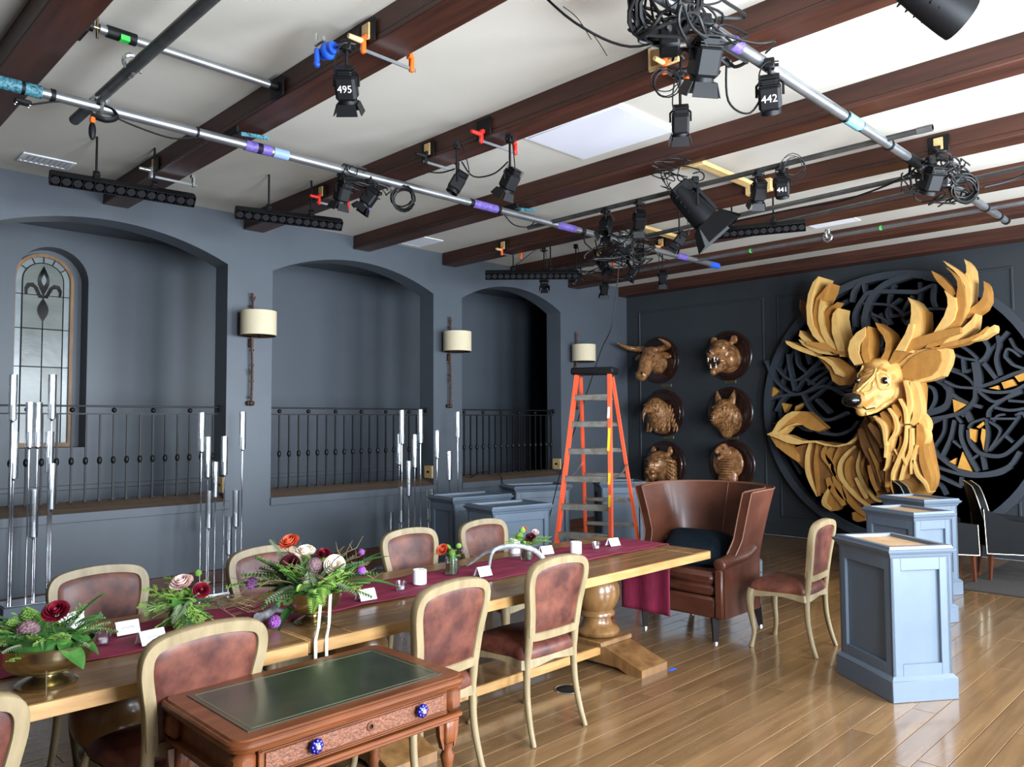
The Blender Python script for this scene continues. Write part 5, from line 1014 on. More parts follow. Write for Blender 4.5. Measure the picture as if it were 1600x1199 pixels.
('hide_strip',0,10.1,0.2,[(3.553,1.864),(3.534,1.83),(3.515,1.797),(3.498,1.764),(3.486,1.733),(3.479,1.7),(3.475,1.667),(3.475,1.634),(3.479,1.603),(3.49,1.573),(3.509,1.541),(3.531,1.507),(3.552,1.473),(3.537,1.462),(3.512,1.493),(3.486,1.524),(3.462,1.557),(3.445,1.593),(3.438,1.632),(3.437,1.67),(3.443,1.709),(3.453,1.746),(3.469,1.781),(3.491,1.814),(3.514,1.845),(3.537,1.876)]),
('hide_strip',1,10.18,0.2,[(3.529,1.908),(3.518,1.875),(3.504,1.842),(3.492,1.812),(3.482,1.785),(3.474,1.76),(3.466,1.734),(3.458,1.706),(3.448,1.677),(3.415,1.683),(3.412,1.713),(3.41,1.744),(3.411,1.777),(3.419,1.811),(3.434,1.844),(3.455,1.874),(3.478,1.901),(3.5,1.927)]),
('hide_strip',1,10.18,0.2,[(3.674,1.812),(3.661,1.771),(3.646,1.732),(3.633,1.696),(3.622,1.664),(3.613,1.631),(3.604,1.593),(3.594,1.552),(3.582,1.51),(3.537,1.516),(3.532,1.559),(3.527,1.603),(3.526,1.649),(3.535,1.696),(3.553,1.739),(3.579,1.775),(3.607,1.806),(3.635,1.837)]),
('hide_strip',0,10.06,0.2,[(3.689,1.745),(3.668,1.717),(3.645,1.693),(3.627,1.669),(3.613,1.638),(3.604,1.592),(3.598,1.534),(3.594,1.47),(3.587,1.408),(3.567,1.41),(3.565,1.472),(3.563,1.536),(3.565,1.598),(3.574,1.652),(3.594,1.693),(3.621,1.72),(3.649,1.74),(3.675,1.76)]),
('hide_strip',2,10.2,0.2,[(3.836,1.664),(3.816,1.625),(3.795,1.587),(3.775,1.552),(3.755,1.521),(3.737,1.49),(3.717,1.458),(3.695,1.426),(3.671,1.393),(3.629,1.415),(3.636,1.454),(3.644,1.494),(3.657,1.535),(3.676,1.574),(3.702,1.61),(3.733,1.641),(3.766,1.669),(3.799,1.696)])]
LATTICE=[
(11.0,0.13,[(4.103,2.96),(4.104,3.012),(4.106,3.062),(4.105,3.11),(4.098,3.16),(4.084,3.218),(4.064,3.28),(4.039,3.339),(4.008,3.391),(3.971,3.435),(3.927,3.475),(3.876,3.51),(3.82,3.539),(3.755,3.563),(3.681,3.58),(3.602,3.595),(3.526,3.612),(3.546,3.687),(3.622,3.671),(3.701,3.656),(3.78,3.638),(3.853,3.612),(3.917,3.579),(3.975,3.539),(4.026,3.494),(4.07,3.442),(4.107,3.381),(4.136,3.313),(4.157,3.245),(4.173,3.181),(4.182,3.122),(4.183,3.066),(4.18,3.014),(4.18,2.963)]),
(11.0016,0.13,[(4.25,3.02),(4.251,3.067),(4.254,3.113),(4.254,3.156),(4.246,3.198),(4.226,3.246),(4.197,3.298),(4.164,3.347),(4.131,3.388),(4.108,3.419),(4.095,3.439),(4.074,3.45),(4.014,3.455),(3.904,3.448),(3.76,3.43),(3.606,3.408),(3.461,3.389),(3.458,3.442),(3.603,3.462),(3.758,3.485),(3.903,3.504),(4.018,3.511),(4.089,3.505),(4.131,3.484),(4.152,3.456),(4.175,3.425),(4.209,3.383),(4.244,3.331),(4.276,3.274),(4.299,3.219),(4.309,3.165),(4.309,3.115),(4.306,3.067),(4.305,3.021)]),
(11.0032,0.13,[(4.294,3.373),(4.289,3.409),(4.285,3.444),(4.279,3.477),(4.269,3.506),(4.252,3.531),(4.23,3.556),(4.204,3.581),(4.178,3.607),(4.208,3.638),(4.233,3.613),(4.26,3.588),(4.286,3.56),(4.307,3.528),(4.32,3.491),(4.326,3.454),(4.33,3.418),(4.335,3.383)]),
(11.0048,0.13,[(4.054,3.171),(4.013,3.15),(3.971,3.128),(3.933,3.108),(3.903,3.088),(3.883,3.071),(3.869,3.054),(3.857,3.036),(3.843,3.017),(3.82,3.036),(3.833,3.054),(3.846,3.073),(3.862,3.093),(3.886,3.114),(3.92,3.135),(3.959,3.157),(4.001,3.179),(4.041,3.2)]),
(11.0064,0.13,[(4.157,3.321),(4.063,3.307),(3.968,3.296),(3.88,3.281),(3.808,3.26),(3.757,3.23),(3.719,3.193),(3.684,3.151),(3.647,3.111),(3.626,3.132),(3.663,3.172),(3.698,3.214),(3.741,3.256),(3.799,3.29),(3.876,3.313),(3.966,3.328),(4.062,3.34),(4.156,3.353)]),
(11.008,0.13,[(3.273,3.506),(3.281,3.456),(3.289,3.404),(3.296,3.353),(3.299,3.308),(3.296,3.27),(3.288,3.239),(3.279,3.214),(3.271,3.188),(3.237,3.198),(3.245,3.225),(3.254,3.249),(3.26,3.274),(3.263,3.305),(3.26,3.346),(3.253,3.394),(3.245,3.446),(3.237,3.497)]),
(11.0096,0.13,[(3.455,3.397),(3.27,3.463),(3.283,3.501),(3.469,3.436)]),
(11.0112,0.13,[(5.635,2.623),(5.599,2.543),(5.566,2.461),(5.527,2.38),(5.478,2.307),(5.413,2.239),(5.338,2.175),(5.26,2.123),(5.183,2.091),(5.11,2.086),(5.041,2.102),(4.976,2.129),(4.914,2.159),(4.855,2.193),(4.797,2.235),(4.742,2.279),(4.687,2.321),(4.711,2.352),(4.767,2.31),(4.822,2.266),(4.877,2.226),(4.934,2.193),(4.993,2.164),(5.054,2.139),(5.114,2.125),(5.173,2.129),(5.239,2.157),(5.312,2.206),(5.383,2.267),(5.444,2.331),(5.49,2.399),(5.526,2.475),(5.559,2.557),(5.595,2.638)]),
(11.0128,0.13,[(5.497,2.562),(5.453,2.505),(5.409,2.446),(5.363,2.391),(5.313,2.349),(5.263,2.32),(5.212,2.3),(5.154,2.296),(5.089,2.314),(5.016,2.359),(4.938,2.426),(4.857,2.501),(4.78,2.57),(4.803,2.595),(4.881,2.526),(4.962,2.452),(5.038,2.387),(5.105,2.345),(5.159,2.33),(5.204,2.334),(5.247,2.351),(5.292,2.377),(5.336,2.414),(5.379,2.466),(5.423,2.525),(5.468,2.583)]),
(11.0144,0.13,[(5.287,2.71),(5.283,2.663),(5.28,2.619),(5.275,2.569),(5.266,2.507),(5.252,2.43),(5.234,2.341),(5.215,2.247),(5.196,2.156),(5.161,2.163),(5.179,2.253),(5.198,2.346),(5.216,2.435),(5.23,2.512),(5.239,2.572),(5.243,2.62),(5.247,2.664),(5.251,2.711)]),
(11.016,0.13,[(5.155,2.751),(5.152,2.7),(5.151,2.647),(5.147,2.595),(5.133,2.547),(5.107,2.506),(5.074,2.473),(5.038,2.443),(5.005,2.412),(4.985,2.433),(5.018,2.464),(5.053,2.494),(5.083,2.524),(5.105,2.558),(5.116,2.599),(5.121,2.648),(5.122,2.7),(5.125,2.752)]),
(11.0176,0.13,[(5.625,2.002),(5.564,2.021),(5.505,2.041),(5.446,2.058),(5.386,2.071),(5.322,2.079),(5.255,2.082),(5.188,2.084),(5.127,2.089),(5.077,2.098),(5.035,2.109),(4.994,2.121),(4.946,2.134),(4.887,2.154),(4.824,2.177),(4.762,2.195),(4.707,2.198),(4.658,2.181),(4.607,2.15),(4.556,2.111),(4.504,2.075),(4.483,2.107),(4.534,2.142),(4.586,2.181),(4.641,2.216),(4.703,2.236),(4.769,2.233),(4.837,2.214),(4.901,2.19),(4.958,2.171),(5.006,2.158),(5.046,2.147),(5.086,2.137),(5.133,2.128),(5.191,2.124),(5.257,2.121),(5.326,2.118),(5.393,2.111),(5.457,2.097),(5.518,2.079),(5.578,2.059),(5.639,2.041)]),
(11.0192,0.13,[(5.075,2.098),(5.053,2.047),(5.031,1.996),(5.006,1.945),(4.978,1.897),(4.944,1.853),(4.907,1.81),(4.867,1.772),(4.825,1.744),(4.782,1.725),(4.738,1.714),(4.691,1.711),(4.641,1.717),(4.587,1.733),(4.531,1.758),(4.476,1.786),(4.422,1.811),(4.439,1.85),(4.494,1.824),(4.549,1.796),(4.602,1.773),(4.649,1.758),(4.692,1.754),(4.731,1.756),(4.767,1.765),(4.803,1.781),(4.839,1.806),(4.875,1.84),(4.909,1.88),(4.94,1.921),(4.966,1.965),(4.989,2.014),(5.011,2.065),(5.034,2.116)]),
(11.0208,0.13,[(4.875,2.012),(4.685,1.816),(4.65,1.85),(4.84,2.045)]),
(11.0224,0.13,[(4.776,1.525),(4.721,1.517),(4.666,1.508),(4.61,1.502),(4.555,1.503),(4.501,1.514),(4.448,1.532),(4.399,1.554),(4.356,1.579),(4.323,1.607),(4.298,1.639),(4.278,1.671),(4.257,1.7),(4.29,1.724),(4.311,1.694),(4.331,1.663),(4.352,1.636),(4.379,1.613),(4.417,1.591),(4.462,1.571),(4.51,1.555),(4.558,1.545),(4.607,1.544),(4.659,1.55),(4.713,1.56),(4.768,1.568)]),
(11.024,0.13,[(4.902,2.94),(4.931,2.893),(4.963,2.847),(4.992,2.798),(5.009,2.745),(5.008,2.691),(4.995,2.639),(4.977,2.588),(4.963,2.539),(4.929,2.547),(4.944,2.597),(4.961,2.647),(4.973,2.694),(4.974,2.739),(4.96,2.782),(4.933,2.827),(4.901,2.874),(4.872,2.921)]),
(11.0256,0.13,[(4.174,3.62),(4.17,3.582),(4.165,3.544),(4.16,3.507),(4.155,3.475),(4.15,3.451),(4.144,3.432),(4.139,3.417),(4.134,3.4),(4.1,3.409),(4.105,3.426),(4.11,3.441),(4.115,3.458),(4.12,3.479),(4.124,3.509),(4.129,3.545),(4.134,3.584),(4.138,3.621)]),
(11.0272,0.13,[(3.595,3.017),(3.542,3.054),(3.489,3.093),(3.437,3.127),(3.387,3.151),(3.339,3.161),(3.29,3.163),(3.241,3.158),(3.192,3.151),(3.144,3.14),(3.096,3.124),(3.048,3.105),(2.999,3.088),(2.993,3.117),(3.04,3.134),(3.089,3.153),(3.139,3.169),(3.189,3.181),(3.24,3.189),(3.291,3.194),(3.344,3.192),(3.397,3.18),(3.452,3.155),(3.505,3.12),(3.559,3.081),(3.612,3.043)]),
(11.0288,0.13,[(3.804,3.031),(3.818,3.08),(3.836,3.127),(3.847,3.171),(3.842,3.207),(3.816,3.241),(3.772,3.274),(3.72,3.307),(3.671,3.341),(3.689,3.368),(3.737,3.335),(3.79,3.301),(3.838,3.265),(3.87,3.222),(3.877,3.171),(3.865,3.119),(3.847,3.07),(3.832,3.023)]),
(11.0304,0.13,[(3.385,3.57),(3.334,3.553),(3.283,3.537),(3.233,3.52),(3.187,3.501),(3.142,3.476),(3.1,3.449),(3.057,3.42),(3.014,3.392),(3.0,3.422),(3.043,3.45),(3.085,3.479),(3.129,3.507),(3.176,3.533),(3.225,3.554),(3.276,3.571),(3.327,3.588),(3.378,3.605)]),
(11.032,0.13,[(4.685,2.967),(4.695,2.932),(4.706,2.896),(4.715,2.858),(4.713,2.816),(4.696,2.774),(4.671,2.735),(4.643,2.696),(4.617,2.659),(4.59,2.677),(4.616,2.715),(4.644,2.753),(4.667,2.789),(4.68,2.822),(4.681,2.853),(4.674,2.886),(4.662,2.92),(4.652,2.956)]),
(11.0336,0.13,[(5.464,1.858),(5.436,1.904),(5.409,1.951),(5.382,1.994),(5.356,2.028),(5.332,2.051),(5.308,2.066),(5.282,2.08),(5.255,2.096),(5.277,2.13),(5.303,2.115),(5.33,2.1),(5.359,2.081),(5.388,2.054),(5.417,2.016),(5.445,1.971),(5.473,1.923),(5.501,1.877)]),
(11.0352,0.13,[(5.222,1.685),(5.183,1.659),(5.144,1.632),(5.105,1.605),(5.065,1.584),(5.026,1.571),(4.991,1.565),(4.96,1.562),(4.93,1.557),(4.918,1.629),(4.949,1.634),(4.978,1.637),(5.005,1.642),(5.032,1.651),(5.063,1.668),(5.099,1.692),(5.137,1.719),(5.176,1.746)]),
(11.0368,0.13,[(4.966,1.615),(4.935,1.596),(4.903,1.576),(4.872,1.557),(4.84,1.541),(4.811,1.53),(4.784,1.524),(4.76,1.52),(4.737,1.516),(4.723,1.577),(4.747,1.582),(4.769,1.586),(4.791,1.59),(4.813,1.598),(4.839,1.612),(4.868,1.629),(4.899,1.649),(4.93,1.669)]),
(11.0384,0.13,[(2.989,2.664),(2.966,2.645),(2.943,2.627),(2.921,2.609),(2.897,2.587),(2.872,2.562),(2.846,2.534),(2.819,2.505),(2.792,2.476),(2.773,2.498),(2.799,2.527),(2.826,2.556),(2.853,2.585),(2.879,2.611),(2.904,2.633),(2.927,2.653),(2.95,2.671),(2.973,2.689)]),
(11.04,0.13,[(2.73,2.716),(2.715,2.689),(2.699,2.663),(2.687,2.639),(2.682,2.618),(2.685,2.594),(2.695,2.564),(2.708,2.536),(2.72,2.513),(2.732,2.499),(2.745,2.49),(2.761,2.48),(2.778,2.47),(2.759,2.433),(2.743,2.443),(2.726,2.453),(2.708,2.467),(2.691,2.487),(2.676,2.514),(2.661,2.547),(2.65,2.583),(2.646,2.619),(2.653,2.654),(2.668,2.684),(2.684,2.711),(2.699,2.738)]),
(11.0416,0.13,[(3.087,2.562),(3.051,2.544),(3.016,2.524),(2.981,2.506),(2.943,2.49),(2.904,2.479),(2.864,2.47),(2.825,2.462),(2.786,2.454),(2.782,2.485),(2.82,2.493),(2.86,2.501),(2.898,2.51),(2.935,2.521),(2.97,2.536),(3.005,2.553),(3.039,2.572),(3.075,2.591)]),
(11.0432,0.13,[(2.974,2.497),(2.964,2.319),(2.926,2.322),(2.937,2.499)]),
(11.0448,0.13,[(2.859,2.448),(2.854,2.408),(2.849,2.369),(2.844,2.33),(2.841,2.293),(2.839,2.255),(2.838,2.217),(2.838,2.178),(2.838,2.138),(2.751,2.139),(2.752,2.178),(2.752,2.218),(2.753,2.258),(2.755,2.299),(2.758,2.341),(2.763,2.381),(2.768,2.421),(2.773,2.46)]),
(11.0464,0.13,[(2.743,2.416),(2.612,2.219),(2.576,2.251),(2.706,2.447)]),
(11.048,0.13,[(2.582,2.765),(2.578,2.735),(2.574,2.708),(2.571,2.68),(2.571,2.649),(2.578,2.61),(2.59,2.563),(2.602,2.512),(2.607,2.459),(2.602,2.407),(2.592,2.357),(2.579,2.309),(2.567,2.262),(2.53,2.273),(2.541,2.321),(2.554,2.369),(2.564,2.415),(2.568,2.458),(2.564,2.503),(2.553,2.55),(2.54,2.598),(2.533,2.643),(2.532,2.681),(2.535,2.713),(2.54,2.742),(2.544,2.77)]),
(11.0496,0.13,[(2.485,2.499),(2.477,2.523),(2.47,2.548),(2.463,2.567),(2.457,2.575),(2.452,2.576),(2.443,2.573),(2.429,2.565),(2.414,2.555),(2.398,2.541),(2.381,2.523),(2.363,2.503),(2.345,2.484),(2.327,2.506),(2.345,2.525),(2.363,2.545),(2.382,2.564),(2.399,2.58),(2.417,2.592),(2.434,2.602),(2.452,2.607),(2.472,2.601),(2.486,2.583),(2.495,2.559),(2.502,2.533),(2.51,2.51)]),
(11.0512,0.13,[(2.509,2.494),(2.488,2.466),(2.468,2.437),(2.446,2.409),(2.421,2.383),(2.391,2.364),(2.359,2.35),(2.328,2.337),(2.297,2.324),(2.287,2.356),(2.318,2.369),(2.349,2.382),(2.379,2.395),(2.404,2.411),(2.426,2.433),(2.446,2.459),(2.466,2.487),(2.486,2.516)]),
(11.0528,0.13,[(3.175,2.37),(3.125,2.35),(3.074,2.331),(3.027,2.311),(2.986,2.291),(2.953,2.269),(2.926,2.246),(2.902,2.224),(2.883,2.201),(2.868,2.181),(2.859,2.16),(2.85,2.138),(2.841,2.116),(2.815,2.13),(2.825,2.151),(2.834,2.174),(2.845,2.198),(2.862,2.222),(2.883,2.247),(2.908,2.271),(2.938,2.296),(2.973,2.319),(3.016,2.34),(3.065,2.361),(3.116,2.381),(3.166,2.401)]),
(11.0544,0.13,[(3.183,2.21),(3.148,2.19),(3.115,2.168),(3.078,2.148),(3.036,2.132),(2.988,2.122),(2.935,2.116),(2.882,2.112),(2.83,2.107),(2.827,2.138),(2.879,2.143),(2.933,2.148),(2.983,2.153),(3.029,2.163),(3.067,2.178),(3.101,2.196),(3.134,2.218),(3.169,2.238)]),
(11.056,0.13,[(2.824,2.102),(2.774,2.117),(2.724,2.132),(2.674,2.147),(2.622,2.165),(2.568,2.188),(2.512,2.214),(2.459,2.239),(2.411,2.259),(2.371,2.274),(2.336,2.284),(2.302,2.293),(2.267,2.303),(2.275,2.342),(2.31,2.333),(2.344,2.324),(2.381,2.313),(2.423,2.298),(2.472,2.277),(2.526,2.252),(2.581,2.227),(2.634,2.205),(2.684,2.187),(2.733,2.172),(2.783,2.158),(2.834,2.143)]),
(11.0576,0.13,[(2.834,2.104),(2.785,2.088),(2.736,2.071),(2.686,2.055),(2.634,2.046),(2.58,2.042),(2.524,2.042),(2.47,2.047),(2.42,2.057),(2.377,2.073),(2.339,2.094),(2.304,2.117),(2.269,2.138),(2.284,2.171),(2.319,2.15),(2.353,2.127),(2.388,2.108),(2.427,2.093),(2.473,2.085),(2.525,2.08),(2.579,2.08),(2.63,2.083),(2.678,2.093),(2.726,2.107),(2.775,2.125),(2.824,2.141)]),
(11.0592,0.13,[(2.852,2.107),(2.854,2.072),(2.855,2.037),(2.858,2.007),(2.869,1.978),(2.889,1.945),(2.917,1.91),(2.951,1.877),(2.989,1.85),(3.036,1.828),(3.091,1.811),(3.151,1.796),(3.211,1.783),(3.268,1.773),(3.325,1.764),(3.383,1.757),(3.443,1.749),(3.438,1.699),(3.379,1.707),(3.32,1.714),(3.262,1.723),(3.203,1.734),(3.143,1.748),(3.081,1.763),(3.022,1.781),(2.97,1.806),(2.925,1.838),(2.887,1.875),(2.855,1.915),(2.831,1.954),(2.816,1.995),(2.812,2.034),(2.811,2.069),(2.809,2.104)]),
(11.0608,0.13,[(2.81,2.074),(2.776,2.04),(2.741,2.003),(2.707,1.97),(2.673,1.946),(2.642,1.934),(2.614,1.931),(2.586,1.934),(2.556,1.943),(2.522,1.96),(2.485,1.984),(2.45,2.008),(2.42,2.026),(2.396,2.037),(2.375,2.044),(2.355,2.05),(2.334,2.056),(2.341,2.089),(2.362,2.082),(2.382,2.076),(2.405,2.069),(2.431,2.057),(2.464,2.037),(2.499,2.013),(2.534,1.991),(2.566,1.976),(2.591,1.968),(2.614,1.965),(2.635,1.968),(2.659,1.977),(2.688,1.998),(2.721,2.03),(2.755,2.066),(2.79,2.1)]),
(11.0624,0.13,[(2.688,1.754),(2.686,1.776),(2.687,1.795),(2.684,1.811),(2.674,1.83),(2.651,1.856),(2.619,1.886),(2.581,1.916),(2.54,1.944),(2.493,1.969),(2.441,1.993),(2.386,2.016),(2.333,2.04),(2.343,2.072),(2.396,2.048),(2.451,2.025),(2.505,2.001),(2.553,1.974),(2.597,1.945),(2.637,1.913),(2.671,1.882),(2.697,1.852),(2.712,1.824),(2.717,1.797),(2.717,1.776),(2.718,1.756)]),
(11.064,0.13,[(2.628,1.858),(2.587,1.848),(2.547,1.836),(2.506,1.826),(2.463,1.821),(2.418,1.823),(2.373,1.829),(2.329,1.837),(2.285,1.845),(2.289,1.878),(2.332,1.871),(2.377,1.863),(2.42,1.857),(2.461,1.855),(2.501,1.86),(2.54,1.869),(2.58,1.881),(2.621,1.892)]),
(11.0656,0.1294,[(2.475,1.942),(2.286,1.922),(2.284,1.952),(2.472,1.973)]),
(11.0672,0.1278,[(2.737,1.736),(2.734,1.684),(2.73,1.632),(2.728,1.581),(2.728,1.53),(2.731,1.48),(2.737,1.428),(2.743,1.377),(2.749,1.325),(2.716,1.322),(2.71,1.373),(2.703,1.425),(2.698,1.478),(2.694,1.531),(2.695,1.584),(2.697,1.636),(2.7,1.688),(2.703,1.74)]),
(11.0688,0.1262,[(2.698,1.692),(2.67,1.67),(2.64,1.649),(2.614,1.628),(2.598,1.609),(2.59,1.593),(2.588,1.581),(2.592,1.564),(2.602,1.537),(2.621,1.498),(2.649,1.451),(2.681,1.399),(2.712,1.348),(2.692,1.334),(2.662,1.384),(2.63,1.436),(2.601,1.485),(2.58,1.526),(2.569,1.556),(2.564,1.581),(2.568,1.604),(2.579,1.626),(2.599,1.649),(2.626,1.672),(2.656,1.693),(2.684,1.715)]),
(11.0704,0.1246,[(2.693,1.33),(2.65,1.377),(2.608,1.423),(2.565,1.471),(2.522,1.522),(2.479,1.579),(2.437,1.639),(2.395,1.7),(2.353,1.76),(2.373,1.779),(2.415,1.719),(2.457,1.658),(2.499,1.598),(2.541,1.542),(2.584,1.492),(2.626,1.445),(2.669,1.399),(2.712,1.352)]),
(11.072,0.123,[(2.676,1.724),(2.38,1.722),(2.379,1.749),(2.675,1.751)]),
(11.0736,0.1214,[(2.541,1.52),(2.456,1.436),(2.438,1.46),(2.524,1.544)]),
(11.0752,0.1198,[(2.95,1.597),(2.949,1.562),(2.949,1.527),(2.946,1.488),(2.937,1.449),(2.921,1.409),(2.899,1.369),(2.872,1.331),(2.839,1.3),(2.799,1.278),(2.753,1.262),(2.706,1.253),(2.663,1.249),(2.624,1.248),(2.586,1.252),(2.545,1.264),(2.499,1.292),(2.449,1.337),(2.394,1.395),(2.34,1.458),(2.286,1.518),(2.313,1.551),(2.367,1.491),(2.422,1.429),(2.474,1.372),(2.521,1.331),(2.558,1.309),(2.591,1.299),(2.622,1.296),(2.658,1.297),(2.699,1.301),(2.741,1.309),(2.781,1.323),(2.814,1.341),(2.84,1.366),(2.863,1.398),(2.881,1.434),(2.895,1.468),(2.903,1.499),(2.905,1.53),(2.905,1.565),(2.906,1.6)]),
(11.0768,0.1182,[(2.916,1.608),(2.905,1.627),(2.897,1.644),(2.887,1.659),(2.872,1.673),(2.845,1.686),(2.81,1.698),(2.771,1.711),(2.734,1.723),(2.741,1.753),(2.778,1.741),(2.817,1.728),(2.854,1.715),(2.885,1.7),(2.907,1.681),(2.921,1.66),(2.93,1.642),(2.939,1.624)]),
(11.0784,0.1166,[(3.211,1.759),(3.214,1.71),(3.216,1.661),(3.22,1.613),(3.232,1.567),(3.254,1.52),(3.284,1.471),(3.318,1.422),(3.351,1.371),(3.327,1.353),(3.295,1.403),(3.26,1.453),(3.229,1.504),(3.204,1.556),(3.191,1.608),(3.186,1.66),(3.185,1.709),(3.181,1.758)]),
(11.08,0.115,[(3.103,1.727),(3.116,1.669),(3.127,1.611),(3.141,1.554),(3.157,1.498),(3.179,1.441),(3.206,1.383),(3.234,1.325),(3.261,1.266),(3.226,1.248),(3.199,1.306),(3.171,1.365),(3.144,1.424),(3.121,1.484),(3.103,1.544),(3.09,1.602),(3.078,1.66),(3.065,1.718)]),
(11.0816,0.1134,[(3.028,1.67),(3.032,1.627),(3.036,1.584),(3.038,1.537),(3.033,1.487),(3.021,1.434),(3.002,1.379),(2.981,1.324),(2.959,1.271),(2.934,1.218),(2.908,1.166),(2.881,1.115),(2.855,1.064),(2.817,1.09),(2.843,1.141),(2.87,1.192),(2.896,1.243),(2.919,1.294),(2.941,1.347),(2.961,1.399),(2.978,1.45),(2.99,1.498),(2.993,1.541),(2.992,1.582),(2.987,1.624),(2.984,1.668)]),
(11.0832,0.1118,[(3.078,1.767),(3.016,1.678),(2.996,1.695),(3.057,1.784)]),
(11.0848,0.1102,[(3.118,1.444),(3.024,1.358),(3.007,1.38),(3.101,1.467)]),
(11.0864,0.1086,[(3.478,1.469),(3.448,1.425),(3.419,1.38),(3.386,1.334),(3.346,1.287),(3.295,1.237),(3.237,1.184),(3.177,1.134),(3.117,1.094),(3.06,1.063),(3.003,1.039),(2.946,1.022),(2.889,1.012),(2.831,1.01),(2.773,1.015),(2.718,1.026),(2.665,1.04),(2.614,1.057),(2.564,1.079),(2.516,1.105),(2.474,1.138),(2.438,1.18),(2.41,1.226),(2.386,1.273),(2.361,1.317),(2.4,1.345),(2.425,1.3),(2.449,1.254),(2.474,1.213),(2.502,1.179),(2.538,1.152),(2.58,1.129),(2.626,1.109),(2.674,1.093),(2.724,1.08),(2.776,1.07),(2.828,1.065),(2.88,1.068),(2.932,1.077),(2.984,1.093),(3.037,1.115),(3.09,1.144),(3.146,1.182),(3.203,1.23),(3.259,1.281),(3.307,1.329),(3.345,1.373),(3.375,1.416),(3.403,1.46),(3.433,1.505)]),
(11.088,0.107,[(3.438,1.142),(3.368,1.116),(3.298,1.09),(3.229,1.065),(3.16,1.044),(3.092,1.026),(3.024,1.011),(2.956,0.999),(2.887,0.994),(2.814,0.997),(2.738,1.005),(2.667,1.018),(2.607,1.034),(2.56,1.054),(2.525,1.079),(2.496,1.104),(2.466,1.127),(2.482,1.158),(2.514,1.134),(2.542,1.109),(2.573,1.088),(2.614,1.07),(2.671,1.055),(2.74,1.043),(2.814,1.035),(2.884,1.033),(2.95,1.038),(3.015,1.049),(3.081,1.065),(3.148,1.082),(3.216,1.103),(3.285,1.127),(3.354,1.154),(3.425,1.179)]),
(11.0896,0.1054,[(2.805,1.282),(2.78,1.092),(2.741,1.102),(2.765,1.291)]),
(11.0912,0.1038,[(2.888,1.218),(2.793,1.291),(2.808,1.316),(2.903,1.244)]),
(11.0928,0.1022,[(3.39,1.591),(3.383,1.61),(3.379,1.628),(3.373,1.642),(3.36,1.656),(3.332,1.673),(3.294,1.69),(3.252,1.708),(3.212,1.726),(3.222,1.756),(3.262,1.738),(3.305,1.72),(3.345,1.702),(3.377,1.682),(3.397,1.661),(3.408,1.638),(3.412,1.619),(3.418,1.602)]),
(11.0944,0.1006,[(3.415,0.924),(3.38,0.909),(3.345,0.895),(3.313,0.88),(3.289,0.862),(3.272,0.84),(3.258,0.811),(3.245,0.779),(3.231,0.747),(3.196,0.768),(3.209,0.799),(3.222,0.832),(3.238,0.865),(3.261,0.895),(3.292,0.918),(3.327,0.935),(3.363,0.949),(3.397,0.964)]),
(11.096,0.099,[(3.38,1.016),(3.34,0.995),(3.299,0.975),(3.259,0.954),(3.217,0.934),(3.174,0.914),(3.13,0.894),(3.086,0.874),(3.042,0.855),(3.025,0.894),(3.069,0.914),(3.113,0.934),(3.156,0.953),(3.199,0.973),(3.24,0.994),(3.28,1.014),(3.32,1.035),(3.361,1.056)]),
(11.0976,0.0974,[(3.048,0.998),(3.05,0.974),(3.054,0.947),(3.056,0.92),(3.044,0.894),(3.018,0.888),(2.994,0.895),(2.97,0.905),(2.949,0.913),(2.957,0.949),(2.98,0.941),(3.002,0.932),(3.019,0.926),(3.022,0.925),(3.021,0.927),(3.019,0.946),(3.016,0.972),(3.013,0.997)]),
(11.0992,0.0958,[(2.983,1.754),(2.97,1.772),(2.959,1.791),(2.957,1.796),(2.975,1.797),(2.971,1.789),(2.958,1.761),(2.943,1.723),(2.928,1.688),(2.871,1.72),(2.886,1.754),(2.901,1.792),(2.918,1.828),(2.942,1.858),(2.986,1.858),(3.009,1.834),(3.022,1.812),(3.033,1.796)]),
(11.1008,0.0942,[(3.308,2.232),(3.267,2.201),(3.224,2.172),(3.193,2.146),(3.178,2.12),(3.172,2.078),(3.174,2.023),(3.186,1.97),(3.208,1.931),(3.248,1.905),(3.311,1.882),(3.387,1.861),(3.462,1.837),(3.441,1.757),(3.368,1.78),(3.291,1.802),(3.217,1.83),(3.156,1.873),(3.118,1.938),(3.1,2.011),(3.097,2.083),(3.108,2.149),(3.138,2.202),(3.182,2.24),(3.226,2.27),(3.265,2.301)]),
(11.1024,0.0926,[(3.496,2.184),(3.455,2.171),(3.413,2.159),(3.377,2.146),(3.353,2.128),(3.338,2.103),(3.329,2.071),(3.326,2.034),(3.328,1.998),(3.338,1.962),(3.356,1.924),(3.378,1.883),(3.398,1.841),(3.368,1.824),(3.348,1.865),(3.326,1.907),(3.307,1.949),(3.295,1.992),(3.293,2.035),(3.296,2.078),(3.308,2.119),(3.329,2.154),(3.362,2.179),(3.403,2.194),(3.446,2.206),(3.487,2.219)]),
(11.104,0.091,[(2.458,2.72),(2.445,2.688),(2.433,2.655),(2.418,2.622),(2.4,2.591),(2.378,2.567),(2.353,2.547),(2.329,2.531),(2.306,2.513),(2.289,2.545),(2.313,2.562),(2.337,2.579),(2.358,2.596),(2.376,2.616),(2.391,2.64),(2.403,2.67),(2.416,2.703),(2.429,2.735)]),
(11.1056,0.0894,[(2.645,1.695),(2.633,1.714),(2.623,1.733),(2.612,1.749),(2.601,1.76),(2.587,1.766),(2.57,1.77),(2.55,1.772),(2.531,1.775),(2.533,1.802),(2.552,1.799),(2.572,1.797),(2.593,1.793),(2.613,1.783),(2.63,1.767),(2.642,1.748),(2.653,1.729),(2.664,1.711)]),
